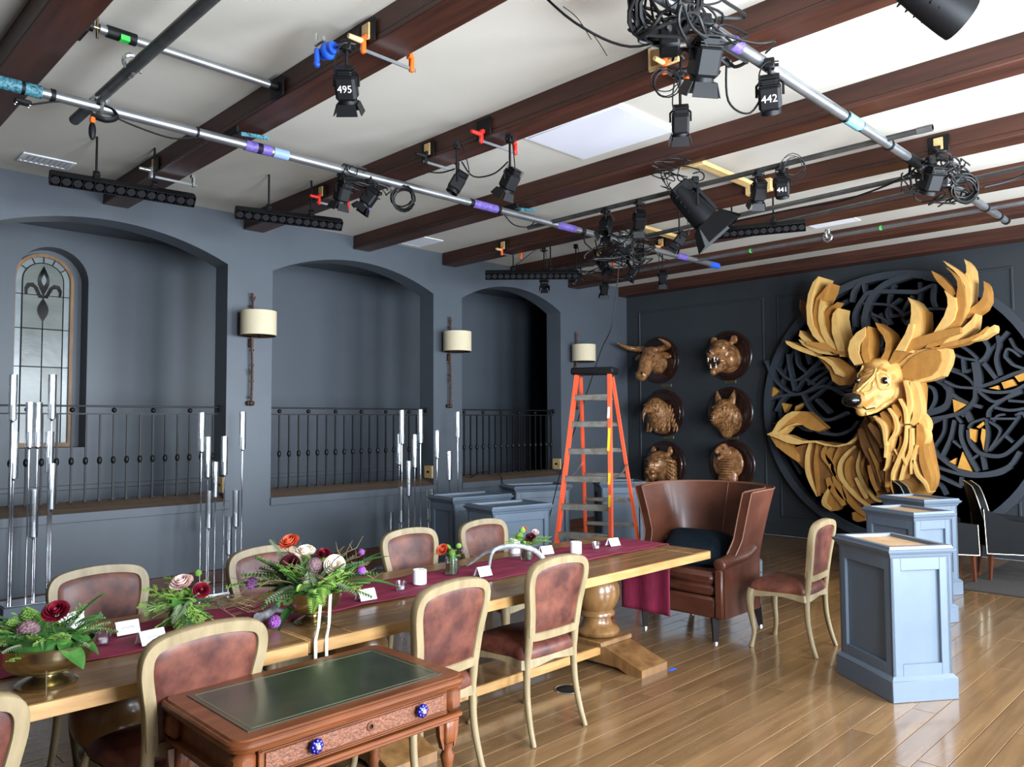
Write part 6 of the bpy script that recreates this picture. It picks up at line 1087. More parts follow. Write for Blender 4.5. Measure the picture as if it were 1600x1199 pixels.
(11.1072,0.0878,[(2.408,1.752),(2.388,1.763),(2.369,1.775),(2.353,1.782),(2.346,1.784),(2.341,1.779),(2.334,1.765),(2.325,1.745),(2.315,1.725),(2.285,1.746),(2.294,1.765),(2.303,1.786),(2.316,1.807),(2.336,1.823),(2.361,1.822),(2.383,1.811),(2.403,1.799),(2.422,1.788)])]
GOLD=[
(11.07,0.1,[(3.09,1.989),(2.932,1.915),(3.078,1.82)]),
(11.07,0.1,[(2.679,2.118),(2.58,2.149),(2.574,2.097)]),
(11.07,0.1,[(2.541,2.182),(2.422,2.22),(2.388,2.142),(2.514,2.104)]),
(11.07,0.1,[(2.399,2.253),(2.304,2.291),(2.292,2.206),(2.357,2.183)]),
(11.07,0.1,[(2.91,1.616),(2.833,1.599),(2.853,1.442),(2.906,1.494)]),
(11.07,0.1,[(2.77,1.617),(2.722,1.6),(2.76,1.34),(2.789,1.495)]),
(11.07,0.1,[(2.998,1.317),(2.903,1.075),(3.059,1.112)]),
(11.07,0.1,[(3.153,1.188),(3.08,1.235),(3.09,1.155)]),
(11.07,0.1,[(2.832,1.634),(2.752,1.703),(2.738,1.669),(2.801,1.617)]),
(11.07,0.1,[(5.625,2.302),(5.44,2.169),(5.577,2.046)]),
(11.07,0.1,[(5.625,1.679),(5.531,1.692),(5.614,1.59)]),
(11.07,0.1,[(5.404,1.992),(5.274,1.965),(5.355,1.841)]),
(11.07,0.1,[(5.184,1.938),(5.03,1.984),(5.212,1.839)])]
FACE= [('pale',5,[(10.1,3.679,2.412),(10.08,3.698,2.292),(10.0,3.788,2.173),(9.93,3.857,2.089)]),('pale',4,[(10.1,3.67,2.316),(10.02,3.749,2.172),(9.95,3.807,2.076)]),('pale',5,[(10.12,3.678,2.293),(10.12,3.631,2.345),(10.12,3.539,2.34),(10.15,3.478,2.273),(10.15,3.491,2.184),(10.13,3.56,2.127),(10.1,3.641,2.123),(10.1,3.668,2.196),(10.12,3.678,2.293)]),('mid',5,[(10.12,3.665,2.34),(10.13,3.61,2.404),(10.15,3.525,2.395)]),('mid',4,[(10.15,3.864,2.376),(10.12,3.783,2.322),(10.12,3.687,2.39)]),('mid',4,[(10.12,3.89,2.303),(10.1,3.824,2.256),(10.1,3.717,2.306)]),('mid',4,[(10.0,3.619,2.024),(10.1,3.528,2.071),(10.15,3.519,2.001),(10.05,3.583,1.906),(9.98,3.673,1.859)]),('pale',7,[(10.0,3.752,1.777),(10.05,3.632,1.788),(10.12,3.552,1.87),(10.2,3.452,1.976),(10.25,3.408,2.143)]),('dark',2.2,[(9.95,3.96,1.86),(9.9,3.88,1.868),(9.95,3.76,1.85),(10.05,3.66,1.87)]),('pale',5,[(9.93,3.765,2.051),(10.0,3.697,2.098),(10.05,3.69,2.195)]),('mid',4,[(10.1,3.812,2.262),(10.1,3.921,2.205),(10.0,3.908,2.105)]),('pale',4,[(10.2,3.953,2.445),(10.18,3.985,2.334),(10.1,3.945,2.206)])]

# ---------------------------------------------------------------- carved animal heads on the back wall
def chain(b, pts, n=8):
    for i in range(len(pts)-1):
        (p, r), (q, s) = pts[i], pts[i+1]; p = Vector(p); q = Vector(q)
        for k in range(n+1): f = k/n; b.ell(p.lerp(q, f), r+(s-r)*f, None, 12, 8)
def plaque(y, z, R, label, name):
    t = thing(name, label, 'sculpture', (BX-.001, y, z), pi/2, 'carved animal heads')
    b = MB(); M = Matrix.Rotation(-pi/2, 3, 'X'); b.lathe([(R, 0), (R, .02), (R-.02, .035), (R-.05, .038), (R-.06, .05), (R-.09, .055), (0, .055)], 40, (0, 0, 0), M); b.build('round_plaque', PLAQ, t, 35)
    return t
def brass_label(y, z, which):
    t = thing('name_plate', 'small brass name plate under the carved %s head' % which, 'plate', (BX-.001, y, z), pi/2, 'brass name plates')
    b = MB(); b.box((0, .004, 0), (.2, .008, .055), .002); b.build('plate', PLATE, t, 0)
    b = MB()
    for s in (-1, 1): b.lathe([(.005, 0), (.004, .003), (0, .003)], 8, (s*.088, .008, 0), Matrix.Rotation(-pi/2, 3, 'X'))
    b.build('screw', NAIL, t)
def head(t, b, vox, mat, sm=3):
    o = link('head', remeshed(b, vox, 'head', mat, sm), t)
    for v in o.data.vertices: v.co.y = max(v.co.y, .035)
    return o
def eyes(t, x, y, z, r=.018):
    for s in (-1, 1): b = MB(); b.ell((s*x, y, z), r, None, 10, 7); b.build('eye', NOSE, t)
# bull
t = plaque(7.66, 2.77, .40, 'carved bull head with long pale horns on a round dark plaque', 'bull_head')
b = MB(); chain(b, [((0, .05, -.04), .17), ((0, .2, .03), .15), ((0, .3, -.06), .125), ((0, .42, -.22), .085)]); b.ell((0, .45, -.24), (.1, .07, .085), None, 14, 8); b.ell((0, .2, .13), (.15, .09, .06))
for s in (-1, 1): b.ell((s*.085, .27, .05), (.04, .045, .035)); b.ell((s*.05, .5, -.22), (.025, .02, .03))
head(t, b, .014, HEADW); eyes(t, .108, .30, .035)
for s in (-1, 1):
    b = MB(); Q = spline([(s*.08, .17, .13), (s*.22, .16, .17), (s*.33, .25, .18), (s*.37, .42, .22), (s*.36, .54, .25)], 5); b.tube(Q, [.052*(1-.92*(i/(len(Q)-1))**1.6) for i in range(len(Q))], 12); b.build('horn', HEADW, t, 60)
    b = MB(); b.ell((s*.22, .17, .05), (.1, .02, .045), Ry(s*.25)); b.build('ear', HEADW, t, 60)
    b = MB(); b.ell((s*.055, .515, -.215), (.016, .012, .02), None, 8, 6); b.build('nostril', NOSE, t)
# bear
t = plaque(6.33, 2.765, .40, 'carved roaring bear head on a round dark plaque', 'bear_head')
b = MB(); chain(b, [((0, .04, -.05), .2), ((0, .2, .04), .17), ((0, .32, .02), .1), ((0, .46, .0), .07)]); chain(b, [((0, .2, -.1), .12), ((0, .34, -.2), .06), ((0, .42, -.24), .05)]); b.ell((0, .51, .02), (.05, .03, .035))
for s in (-1, 1): b.ell((s*.15, .14, .2), (.06, .03, .06)); b.ell((s*.08, .31, .09), (.045, .04, .03)); b.ell((s*.13, .2, -.06), (.09, .1, .12))
head(t, b, .013, HEADW); eyes(t, .075, .355, .075, .014)
b = MB(); b.ell((0, .36, -.1), (.06, .09, .06)); b.build('open_mouth', PLAQ, t)
for s in (-1, 1):
    for (x, y, z, dz) in ((.045, .47, -.05, -.06), (.05, .4, -.06, -.03), (.04, .42, -.19, .06)): b = MB(); b.cyl((s*x, y, z), (s*x, y+.005, z+dz), .013, .002, 8); b.build('tooth', FWH, t)
b = MB(); b.ell((0, .535, .03), (.035, .02, .025), None, 10, 6); b.build('nose', NOSE, t)
# eagle
t = plaque(7.58, 1.865, .40, 'carved eagle head with hooked beak on a round dark plaque', 'eagle_head')
b = MB(); chain(b, [((0, .06, -.12), .19), ((0, .13, .0), .18), ((0, .22, .09), .135), ((0, .3, .08), .1)])
for s in (-1, 1): b.ell((s*.07, .32, .13), (.03, .09, .02), Rx(-.3))
head(t, b, .013, HEADF); eyes(t, .088, .34, .09, .016)
b = MB(); Q = spline([(0, .34, .06), (0, .44, .045), (0, .51, -.03), (0, .51, -.13)], 6); b.tube(Q, [.07, .068, .066, .063, .06, .056, .052, .047, .042, .037, .032, .027, .022, .017, .012, .009, .006, .004, .002][:len(Q)], 12); b.build('beak', HEADW, t, 60)
for ring in range(5):
    for k in range(9):
        a = -.15+(pi+.3)*k/8; r = .17+.018*ring; b = MB(); b.ell((r*cos(a), .06+.1*sin(a)*1.6*.9, .06-.07*ring), (.02, .012, .06), Rx(.25)); b.build('feather', HEADF, t)
# wolf
t = plaque(6.33, 1.865, .40, 'carved wolf head with pricked ears on a round dark plaque', 'wolf_head')
b = MB(); chain(b, [((0, .04, -.12), .2), ((0, .15, .02), .16), ((0, .27, .0), .1), ((0, .46, -.08), .05)]); chain(b, [((0, .24, -.07), .07), ((0, .42, -.13), .04)])
for s in (-1, 1): b.ell((s*.13, .14, -.08), (.09, .08, .14), Ry(s*.3)); b.ell((s*.08, .28, .06), (.04, .05, .025))
b.ell((0, .1, -.26), (.1, .07, .1)); head(t, b, .013, HEADF); eyes(t, .075, .325, .04, .013)
for s in (-1, 1):
    b = MB(); b.tube([(s*.09, .13, .12), (s*.115, .13, .2), (s*.13, .12, .29)], [.06, .042, .006], 8, flat=.5, up=(0, 1, 0)); b.build('ear', HEADF, t, 60)
b = MB(); b.ell((0, .505, -.075), (.03, .022, .024), None, 10, 6); b.build('nose', NOSE, t)
# tiger
t = plaque(7.56, .99, .40, 'carved tiger head with ruffed cheeks, lowest plaque beside the ladder', 'tiger_head')
b = MB(); chain(b, [((0, .04, -.06), .2), ((0, .16, .03), .18), ((0, .26, .0), .13)]); b.ell((0, .34, -.07), (.08, .08, .06)); b.ell((0, .33, .03), (.05, .11, .05), Rx(-.4)); b.ell((0, .34, -.15), (.07, .07, .05))
for s in (-1, 1): b.ell((s*.14, .1, .2), (.05, .025, .07)); b.ell((s*.04, .39, -.085), (.042, .045, .036)); b.ell((s*.085, .28, .09), (.05, .05, .03)); b.ell((s*.17, .13, -.1), (.07, .07, .15), Ry(s*.3))
head(t, b, .013, HEADW); eyes(t, .08, .325, .06, .016)
for s in (-1, 1):
    for k in range(6): b = MB(); a = .55-.28*k; b.tube(spline([(s*.14, .24-.01*k, .08-.045*k), (s*.23, .16, .06-.06*k), (s*.23, .07, .0-.07*k)], 3), [.006, .02, .026, .03, .027, .018, .006], 6); b.build('cheek_ruff', HEADF, t, 60)
b = MB(); b.ell((0, .455, -.045), (.035, .02, .02), None, 10, 6); b.build('nose', HEADF, t)
# cobra
t = plaque(6.31, 1.03, .40, 'carved cobra with spread hood, lowest plaque above the wing chair', 'cobra_head')
b = MB(); b.ell((0, .12, .03), (.235, .045, .23)); b.ell((0, .13, -.2), (.15, .07, .2)); chain(b, [((0, .14, .16), .055), ((0, .22, .24), .06), ((0, .34, .22), .048), ((0, .4, .19), .034)]); chain(b, [((0, .24, .15), .05), ((0, .36, .1), .03)])
head(t, b, .012, HEADW); eyes(t, .055, .33, .225, .013)
for k in range(13):
    z = .1-.035*k; w = .075+.02*sin(pi*min(1, (k+1)/8)); b = MB(); b.box((0, .18+.012*sin(pi*k/12), z), (2*w, .06, .024), .009); b.build('belly_scale', HEADW, t, 40)
b = MB(); b.ell((0, .37, .15), (.035, .05, .03), None, 10, 6); b.build('open_mouth', PLAQ, t)
for o in list(COL.objects):
    if o.parent and o.parent.get('group') == 'carved animal heads' and not o.name.startswith('round_plaque'): o.scale = (1.17, 1.17, 1.17)
for y, z, n in ((7.52, 2.33, 'bull'), (6.32, 2.345, 'bear'), (7.49, 1.45, 'eagle'), (6.3, 1.46, 'wolf')): brass_label(y, z, n)

# ---------------------------------------------------------------- deer sculpture and its lattice disc
lat = thing('lattice_disc', 'great round charcoal lattice disc mounted on the wall behind the deer', 'wall art', (BX, 3.82, 1.9))
def yzp(poly, X): return [(X-BX, y-3.82, z-1.9) for y, z in poly]
b = MB(); M = Matrix.Rotation(-pi/2, 3, 'Y'); b.lathe([(0, .001), (1.80, .001), (1.80, .03), (0, .03)], 64, (0, 0, 0), M); b.build('backing_disc', LATD, lat, 30)
b = MB(); b.lathe([(1.74, .03), (1.74, .2), (1.84, .2), (1.84, .001), (1.80, .001)], 72, (0, 0, 0), M); b.build('outer_ring', LATM, lat, 30)
b = MB(); b.lathe([(1.60, .03), (1.60, .12), (1.65, .12), (1.65, .03)], 72, (0, 0, 0), M, .3, 2.2); b.build('inner_ring', LATM, lat, 30)
for X, d, poly in LATTICE:
    b = MB(); b.prism(yzp(poly, X), (d, 0, 0)); b.build('lattice_strip', LATM, lat, 30)
for X, d, poly in GOLD:
    b = MB(); b.prism(yzp(poly, X), (d, 0, 0)); b.build('ochre_inlay', GOLDI, lat, 0)
rs = random.Random(9)
for k in range(26):      # more curved strips, above and round the antlers
    a = rs.uniform(.2, 2.9); r = rs.uniform(.6, 1.55); c = Vector((r*cos(a), r*sin(a))); L = rs.uniform(.2, .45); th = a+rs.uniform(-1.2, 1.2); bend = rs.uniform(-.25, .25); P = []
    for i in range(9):
        f = (i/8-.5)*2; P.append(c+Vector((cos(th), sin(th)))*L*f+Vector((-sin(th), cos(th)))*bend*f*f)
    if max(p.length for p in P) > 1.74: continue
    w = .022; up_ = []; dn = []
    for i, p in enumerate(P):
        tg = (P[min(i+1, 8)]-P[max(i-1, 0)]).normalized(); n = Vector((-tg.y, tg.x)); up_.append(p+n*w); dn.append(p-n*w)
    b = MB(); b.prism([(-.15+.0023*k, q.x, q.y) for q in up_+dn[::-1]], (.1-.0023*k*.5, 0, 0)); b.build('lattice_strip', LATM, lat, 30)
o0 = Vector((10.6, 3.72, 1.6))
deer = thing('deer_sculpture', 'large pale carved wooden deer head with sweeping antlers and ribboned neck', 'sculpture', o0)
TONE = [PALE, MIDW, DKW]
for name, tone, X, d, poly in DEER:
    if name == 'hide_strip' and X > 10.6: X, d = 10.745+.03*(X-10.66)/.06, .1
    b = MB(); b.prism([(X-o0.x, y-o0.y, z-o0.z) for y, z in poly], (d, 0, 0)); b.build(name, TONE[tone], deer, 28)
b = MB()
def W_(p): return Vector(p)-o0
def ch(pts, n=7):
    for i in range(len(pts)-1):
        (p, r), (q, s) = pts[i], pts[i+1]
        for k in range(n+1): f = k/n; b.ell(W_(p).lerp(W_(q), f), r+(s-r)*f, None, 12, 8)
ch([((10.44, 3.70, 2.28), .25), ((10.28, 3.74, 2.22), .215), ((10.12, 3.80, 2.08), .15), ((10.0, 3.86, 1.98), .118)])
ch([((10.32, 3.66, 2.08), .19), ((10.15, 3.76, 1.90), .10), ((10.05, 3.85, 1.84), .07)])
b.ell(W_((10.36, 3.74, 2.42)), (.17, .2, .1)); b.ell(W_((10.22, 3.62, 2.27)), (.09, .08, .07)); b.ell(W_((10.22, 3.86, 2.29)), (.09, .08, .07)); b.ell(W_((9.97, 3.87, 1.98)), (.1, .12, .09))
hm = remeshed(b, .018, 'face', FACEW, 4); fo = link('face', hm, deer)
b = MB(); chs = [((10.62, 3.5, 2.12), .26), ((10.6, 3.5, 1.8), .24), ((10.66, 3.5, 1.4), .3), ((10.72, 3.5, 1.02), .34)]; ch(chs); link('neck_core', remeshed(b, .035, 'neck_core', MIDW, 3), deer)
from mathutils.bvhtree import BVHTree
bv = BVHTree.FromPolygons([v.co for v in hm.vertices], [p.vertices for p in hm.polygons])
fm = {'pale': PALE, 'mid': MIDW, 'dark': PLAQ}
vd = Vector((.75, .62, .0)).normalized()
for tn, w, pts in FACE:
    if tn == 'mid' and w == 4 and abs(pts[0][1]-3.619) < .002: continue
    P = []
    for p in spline(pts, 5):
        q = W_(p); hit = bv.find_nearest(q)[0]; P.append(hit if hit is not None else q)
    b = MB(); b.tube(P, w*.0042, 6); b.build('face_ridge', fm[tn], deer, 60)
def snap(p): return bv.find_nearest(W_(p))[0]
for p, rr in (((10.12, 3.569, 2.22), .058), ((10.1, 3.93, 2.25), .05)):
    c = snap(p); b = MB(); b.ell(c, (rr*.9, rr*1.15, rr*.72), Rz(-.5)); e = b.build('eye', FWH, deer)
    n = (c-W_((10.4, 3.7, 2.25))).normalized(); n = (n+Vector((-.8, -.35, 0))).normalized(); b = MB(); b.ell(c+n*.02, rr*.80, None, 12, 8); b.build('iris', NOSE, e)
b = MB(); b.ell(W_((9.885, 3.90, 1.975)), (.085, .12, .088), Rz(.35)); b.ell(W_((9.90, 3.90, 2.02)), (.08, .11, .05), Rz(.35)); b.build('nose', NOSE, deer, 60)

# ---------------------------------------------------------------- grip pipes and lighting rig
def pipe(label, a, b_, r, mat, wraps=(), name='grip_pipe', n=12):
    a = Vector(a); b_ = Vector(b_); c = (a+b_)/2; t = thing(name, label, 'pipe', c, group='grip pipes under the ceiling')
    b = MB(); b.tube([a-c, b_-c], r, n); b.build('tube', mat, t)
    d = (b_-a).normalized()
    for (pos, ln, mt, nm) in wraps:
        p = a+d*((Vector(pos)-a).dot(d))-c; b = MB(); b.tube([p-d*ln/2, p+d*ln/2], r*1.18, n); b.build(nm, mt, t)
    return t
pipe('long silver pipe running under the beams from the picture edge past the coiled cable', (.4, 5.335, 3.75), (9.05, 5.25, 3.75), .033, ALU,
     [((1.12, 5.34, 3.75), .3, TEAL, 'cable_wrap'), ((1.17, 5.34, 3.75), .02, BLACK, 'tape_band'), ((1.33, 5.34, 3.75), .025, BLACK, 'tape_band'), ((2.67, 5.32, 3.75), .2, PURPLE, 'purple_wrap'), ((2.68, 5.32, 3.75), .04, BLACK, 'tape_band'), ((2.85, 5.32, 3.75), .12, pbr('pale_blue_tape', (128, 150, 190), .5), 'tape_band'),
      ((4.93, 5.32, 3.75), .3, PURPLE, 'purple_wrap'), ((4.76, 5.32, 3.75), .04, BLACK, 'tape_band'), ((5.1, 5.32, 3.75), .04, BLACK, 'tape_band'), ((6.07, 5.32, 3.75), .28, PURPLE, 'purple_wrap'), ((2.22, 5.32, 3.75), .015, BLACK, 'tape_band'), ((6.33, 5.3, 3.75), .06, BLACK, 'tape_band'), ((8.2, 5.27, 3.75), .2, PURPLE, 'purple_wrap'), ((8.95, 5.26, 3.75), .2, BLUE, 'blue_wrap')])
pipe('silver pipe with a teal wrap running past the light marked 442', (2.6, 2.06, 3.75), (9.13, 2.0, 3.75), .034, ALU,
     [((5.29, 2.05, 3.75), .26, pbr('teal_tape', (110, 152, 164), .6), 'teal_wrap'), ((5.17, 2.05, 3.75), .025, BLACK, 'tape_band'), ((5.41, 2.05, 3.75), .02, BLACK, 'tape_band'), ((3.75, 2.05, 3.75), .08, PURPLE, 'purple_wrap'), ((5.95, 2.05, 3.75), .03, BLACK, 'tape_band'), ((6.45, 2.05, 3.75), .25, BLACK, 'tape_band'), ((8.4, 2.03, 3.75), .05, BLACK, 'tape_band'), ((8.85, 2.02, 3.75), .05, BLACK, 'tape_band'), ((9.1, 2.0, 3.75), .06, BLACK, 'end_cap')])
pipe('dull steel pipe crossing over the silver pipe beside the hanging black strap', (1.60, 5.86, 3.82), (1.60, 1.2, 3.82), .035, STEEL)
ts = pipe('tension-mounted silver pipe braced between the two nearest beams', (1.42, 4.77, 4.0), (2.50, 4.775, 4.0), .027, ALU)
b = MB(); c = Vector((1.96, 4.7725, 4.0)); b.tube([Vector((1.46, 4.77, 4.0))-c, Vector((1.62, 4.77, 4.0))-c], .036, 12); sl = b.build('black_sleeve', BLACK, ts)
b = MB(); b.box(Vector((1.55, 4.75, 3.975))-c, (.05, .05, .03)); b.build('green_label', GREEN, sl)
b = MB(); b.cyl(Vector((1.335, 4.77, 4.0))-c, Vector((1.46, 4.77, 4.0))-c, .011); b.cyl(Vector((1.41, 4.77, 3.94))-c, Vector((1.41, 4.77, 4.06))-c, .008); b.build('jack_screw', BRASS, ts)
for x in (1.335, 2.535): b = MB(); b.box(Vector((x, 4.77, 3.99))-c, (.02, .16, .13), .004); b.cyl(Vector((x+(.01 if x < 2 else -.01), 4.77, 4.0))-c, Vector((x+(.05 if x < 2 else -.06), 4.77, 4.0))-c, .03); b.build('end_pad', BLACKM, ts)
pipe('grey strut carrying the row of lights above the fresnel spotlight', (5.84, 5.6, 3.76), (5.84, 1.70, 3.76), .022, STEEL, [((5.84, 1.75, 3.76), .1, ALU, 'bare_end')])
pipe('grey strut crossing the long silver pipe beside the tangle of clamps', (7.05, 5.15, 3.76), (6.9, 1.95, 3.76), .022, STEEL)
pipe('dark double rail beside the far ceiling vent', (8.1, 5.6, 3.86), (7.6, .9, 3.86), .02, STEEL); pipe('thin silver pipe farthest along, in front of the last beam but one', (8.55, 6.2, 3.75), (8.45, .9, 3.75), .022, ALU, [((8.5, 3.0, 3.75), .02, GREEN, 'green_label'), ((8.53, 4.5, 3.75), .02, GREEN, 'green_label')])
def swivel(x, y, z, label):
    t = thing('pipe_clamp', label, 'clamp', (x, y, z), group='pipe clamps'); b = MB(); b.tube([(.045*cos(a), .03*0, .045*sin(a)) for a in [2*pi*i/14 for i in range(14)]], .012, 6, closed=True); b.build('jaw', SILVER, t)
    b = MB(); b.tube([(0, .045*cos(a), -.04+.045*sin(a)) for a in [2*pi*i/14 for i in range(14)]], .012, 6, closed=True); b.build('jaw', SILVER, t)
    b = MB(); b.cyl((.05, 0, -.05), (.05, 0, .06), .008); b.ell((.05, 0, .06), (.018, .01, .012), None, 8, 6); b.build('bolt', SILVER, t)
swivel(1.60, 4.772, 3.86, 'bright swivel clamp joining the steel pipe to the tension pipe'); swivel(1.60, 5.33, 3.79, 'bright swivel clamp beside the hanging black strap'); swivel(8.47, 3.56, 3.78, 'bright clamp on the thin pipe in front of the far vent'); swivel(6.9, 2.05, 3.78, 'bright clamp where the teal-wrapped pipe meets the strut')
swivel(7.05, 5.3, 3.79, 'bright clamp in the tangle where the strut meets the long pipe')
def cable(label, P, r=.006, mat=RUBBER, name='power_cable'):
    P = [Vector(p) for p in P]; b = MB(); Q = spline(P, 6); b.tube([q-P[0] for q in Q], r, 6); o = b.build(name, mat, None, 60); o.location = P[0]; return tag(o, label, 'cable', 'rig cables')
def coil(label, c, R, nrm, n=5, r=.008):
    rn = random.Random(int(c[0]*100)); q = Vector(nrm).to_track_quat('Z', 'Y'); P = []
    for k in range(n*16):
        a = 2*pi*k/16; rr = R*(1+.08*sin(k*.37)+rn.uniform(-.02, .02)); lp = k//16; P.append(q @ Vector((rr*cos(a)+R*.16*sin(lp*2.3), rr*sin(a)*(1+.12*cos(lp*1.7))+R*.14*cos(lp*3.1), .05*(k/(n*16)-.5)+.008*sin(k*.9))))
    b = MB(); b.tube(P, r, 6); o = b.build('cable_coil', RUBBER, None, 60); o.location = c; tag(o, label, 'cable coil', 'coiled cables')
toc = Vector((-.706, -.708, -.1))
coil('coil of black cable hanging from the long silver pipe near its middle', (3.98, 5.285, 3.625), .09, toc); coil('loose coil of thin cable hanging at the plywood clamp pad', (3.97, 2.63, 3.79), .08, toc, 4, .004); coil('heavy coil of black cable at the very top edge of the picture', (3.12, 2.06, 3.72), .15, (-.4, -.5, -.8), 7, .012)
coil('small tangle of thin cable on the grey strut right of the light marked 441', (5.74, 2.66, 3.68), .085, toc, 4, .003); coil('coil of black cable at the end of the teal-wrapped pipe', (6.95, 1.8, 3.58), .10, toc, 6, .009); coil('coil of black cable in the tangle above the ladder', (7.35, 5.3, 3.66), .09, toc, 5, .008); coil('coil of cable beneath the tangle above the ladder', (7.5, 5.45, 3.6), .08, (-.5, -.7, .4), 5, .007)
def light(x, y, z, zc, rz, tilt, label, barn=True, s=1., no=None, purple=False, cat='stage light', group='stage lights'):
    rz += radians(165); tilt += .45
    t = thing('stage_light', label, 'light', (x, y, z), rz, group)
    h = zc-z; R = Rx(tilt)
    b = MB(); b.box((0, 0, h-.03), (.05*s, .05, .06), .006); b.cyl((-.05, 0, h-.04), (.05, 0, h-.04), .009); b.cyl((0, 0, h-.05), (0, 0, .07*s), .009*s); b.build('hook_clamp', BLACKM, t)
    b = MB(); b.tube([(-.062*s, 0, -.0), (-.062*s, 0, .055*s), (-.04*s, 0, .078*s), (.04*s, 0, .078*s), (.062*s, 0, .055*s), (.062*s, 0, 0)], .007*s, 6); b.build('yoke', BLACKM, t)
    b = MB(); b.box(R @ Vector((0, -.005*s, 0)), (.105*s, .12*s, .105*s), .014*s, R); b.box(R @ Vector((0, .07*s, 0)), (.08*s, .04*s, .08*s), .01*s, R)
    for k in range(4): b.box(R @ Vector((0, .055*s+.012*s*k, 0)), (.095*s, .004*s, .095*s), 0, R)
    bd = b.build('housing', BLACK, t, 30)
    b = MB(); M = R @ Matrix.Rotation(pi/2, 3, 'X'); b.lathe([(.048*s, .062*s), (.05*s, .085*s), (.044*s, .085*s), (.042*s, .064*s), (0, .064*s)], 16, (0, 0, 0), M); b.build('lens_ring', BLACKM, bd)
    if barn:
        for k in range(4):
            Q = R @ Matrix.Rotation(k*pi/2, 3, 'Y'); b = MB(); P = [(-.045, -.08, .05), (.045, -.08, .05), (.055, -.135, .07), (-.055, -.135, .07)]; b.prism([Q @ (Vector(p)*s) for p in P], Q @ Vector((0, .002, .004))); b.build('barn_door', BLACKM, bd, 0)
    if no:
        o = link('number', text_mesh(no, .05*s, .0006, WHITE), bd); o.matrix_local = Matrix.Translation(R @ Vector((0, -.005*s, -.0535*s))) @ R.to_4x4() @ Matrix.Rotation(pi, 4, 'Y')
    if purple: b = MB(); b.box(R @ Vector((-.03*s, -.06, -.02)), (.05, .04, .05), .006, R); b.build('purple_tag', PURPLE, bd)
    b = MB(); b.tube(spline([(.02, .06*s, .03), (.05, .09, .08), (.02, .04, h-.04), (-.05, .0, h-.02)], 5), .0045, 5); b.build('lead', RUBBER, t)
    return t
d2 = radians
light(2.36, 3.66, 3.60, 3.86, d2(-30), .5, 'black barn-door light marked 495 under the blue and orange clamps', no='495', s=1.1)
light(3.41, 5.34, 3.57, 3.75, d2(20), .7, 'black stage light on the long pipe, first of the pair left of the coil'); light(3.64, 5.3, 3.57, 3.75, d2(60), .5, 'black stage light with purple tape on the long pipe beside the coil', purple=True)
light(3.9, 4.5, 3.57, 3.9, d2(70), .6, 'black stage light on the red-handled clamp right of the coil', False); light(4.1, 4.12, 3.55, 3.9, d2(20), .5, 'barn-door light on the clamp beneath the beam right of the coil', s=1.05)
light(4.07, 2.6, 3.57, 3.9, d2(-40), .5, 'barn-door light hanging below the plywood pad over the white ceiling panel'); light(3.36, 2.0, 3.52, 3.75, d2(-20), .6, 'large black light below the heavy cable coil at the top edge', s=1.25); light(4.04, 2.0, 3.54, 3.75, d2(-52), .55, 'black light marked 442 on the teal-wrapped pipe', False, 1.15, '442')
light(5.82, 4.17, 3.56, 3.76, d2(-30), .4, 'plain black light on the grey strut, left of the fresnel'); light(5.82, 4.56, 3.58, 3.76, d2(120), .5, 'black light on the grey strut just over the purple pipe wrap'); light(5.83, 3.0, 3.58, 3.76, d2(-30), .5, 'plain black light on the strut, left of the light marked 441'); light(5.83, 2.80, 3.58, 3.76, d2(-50), .5, 'black light marked 441 on the grey strut', False, 1.05, '441')
light(6.45, 1.9, 3.56, 3.75, d2(-20), .6, 'black light at the junction by the end of the teal-wrapped pipe', False, 1.2)
for i, (x, y, z, a) in enumerate(((7.6, 7.0, 3.58, 150), (7.75, 6.57, 3.6, 30), (7.35, 5.8, 3.6, 200), (8.45, 6.66, 3.55, -30), (7.85, 5.72, 3.58, 40), (8.36, 5.64, 3.56, -40), (6.88, 4.43, 3.6, 60))):
    light(x, y, z, 4.05, d2(a), .5, ['small black light under the pixel bar nearest the smallest arch', 'small black light right of the pixel bar over the smallest arch', 'black light in the tangle above the ladder, beside the orange clamp', 'small black light hanging lowest against the grey wall corner', 'black light in the middle of the tangle above the ladder', 'black light hanging alone in front of the last beam above the plaques', 'small black light on the second strut, by the purple wrap'][i], i != 1, .95)
def tangle(c, size, n, r, label, seed):
    rn = random.Random(seed); b = MB()
    for i in range(n):
        P = []; p = Vector([rn.uniform(-.5, .5)*size[k] for k in range(3)])
        for j in range(7): P.append(p.copy()); p = Vector([max(-.5, min(.5, p[k]/size[k]+rn.uniform(-.45, .45)))*size[k] for k in range(3)])
        Q = spline(P, 5); b.tube(Q, r*rn.uniform(.7, 1.2), 5)
    o = b.build('cable_tangle', RUBBER, None, 60, kind='stuff'); o.location = c; o['label'] = label; o['category'] = 'cables'
tangle((3.35, 2.08, 3.70), (.6, .3, .24), 24, .008, 'dense tangle of black cables round the pipe at the top edge of the picture', 1)
tangle((7.2, 5.4, 3.72), (.75, .5, .3), 22, .008, 'dense tangle of black cables and clamps on the pipe above the ladder', 2)
tangle((6.85, 1.95, 3.66), (.7, .35, .24), 22, .008, 'dense tangle of black cables at the far end of the teal-wrapped pipe', 3)
tangle((3.6, 5.33, 3.70), (.45, .16, .16), 12, .006, 'small tangle of black cables on the long pipe beside the coil', 4)
tangle((5.55, 3.6, 3.80), (.4, .3, .16), 10, .005, 'small tangle of thin cables above the fresnel spotlight', 5)
tangle((7.9, 6.5, 3.68), (.9, .5, .16), 12, .006, 'strung black cables between the lights over the smallest arch', 6)
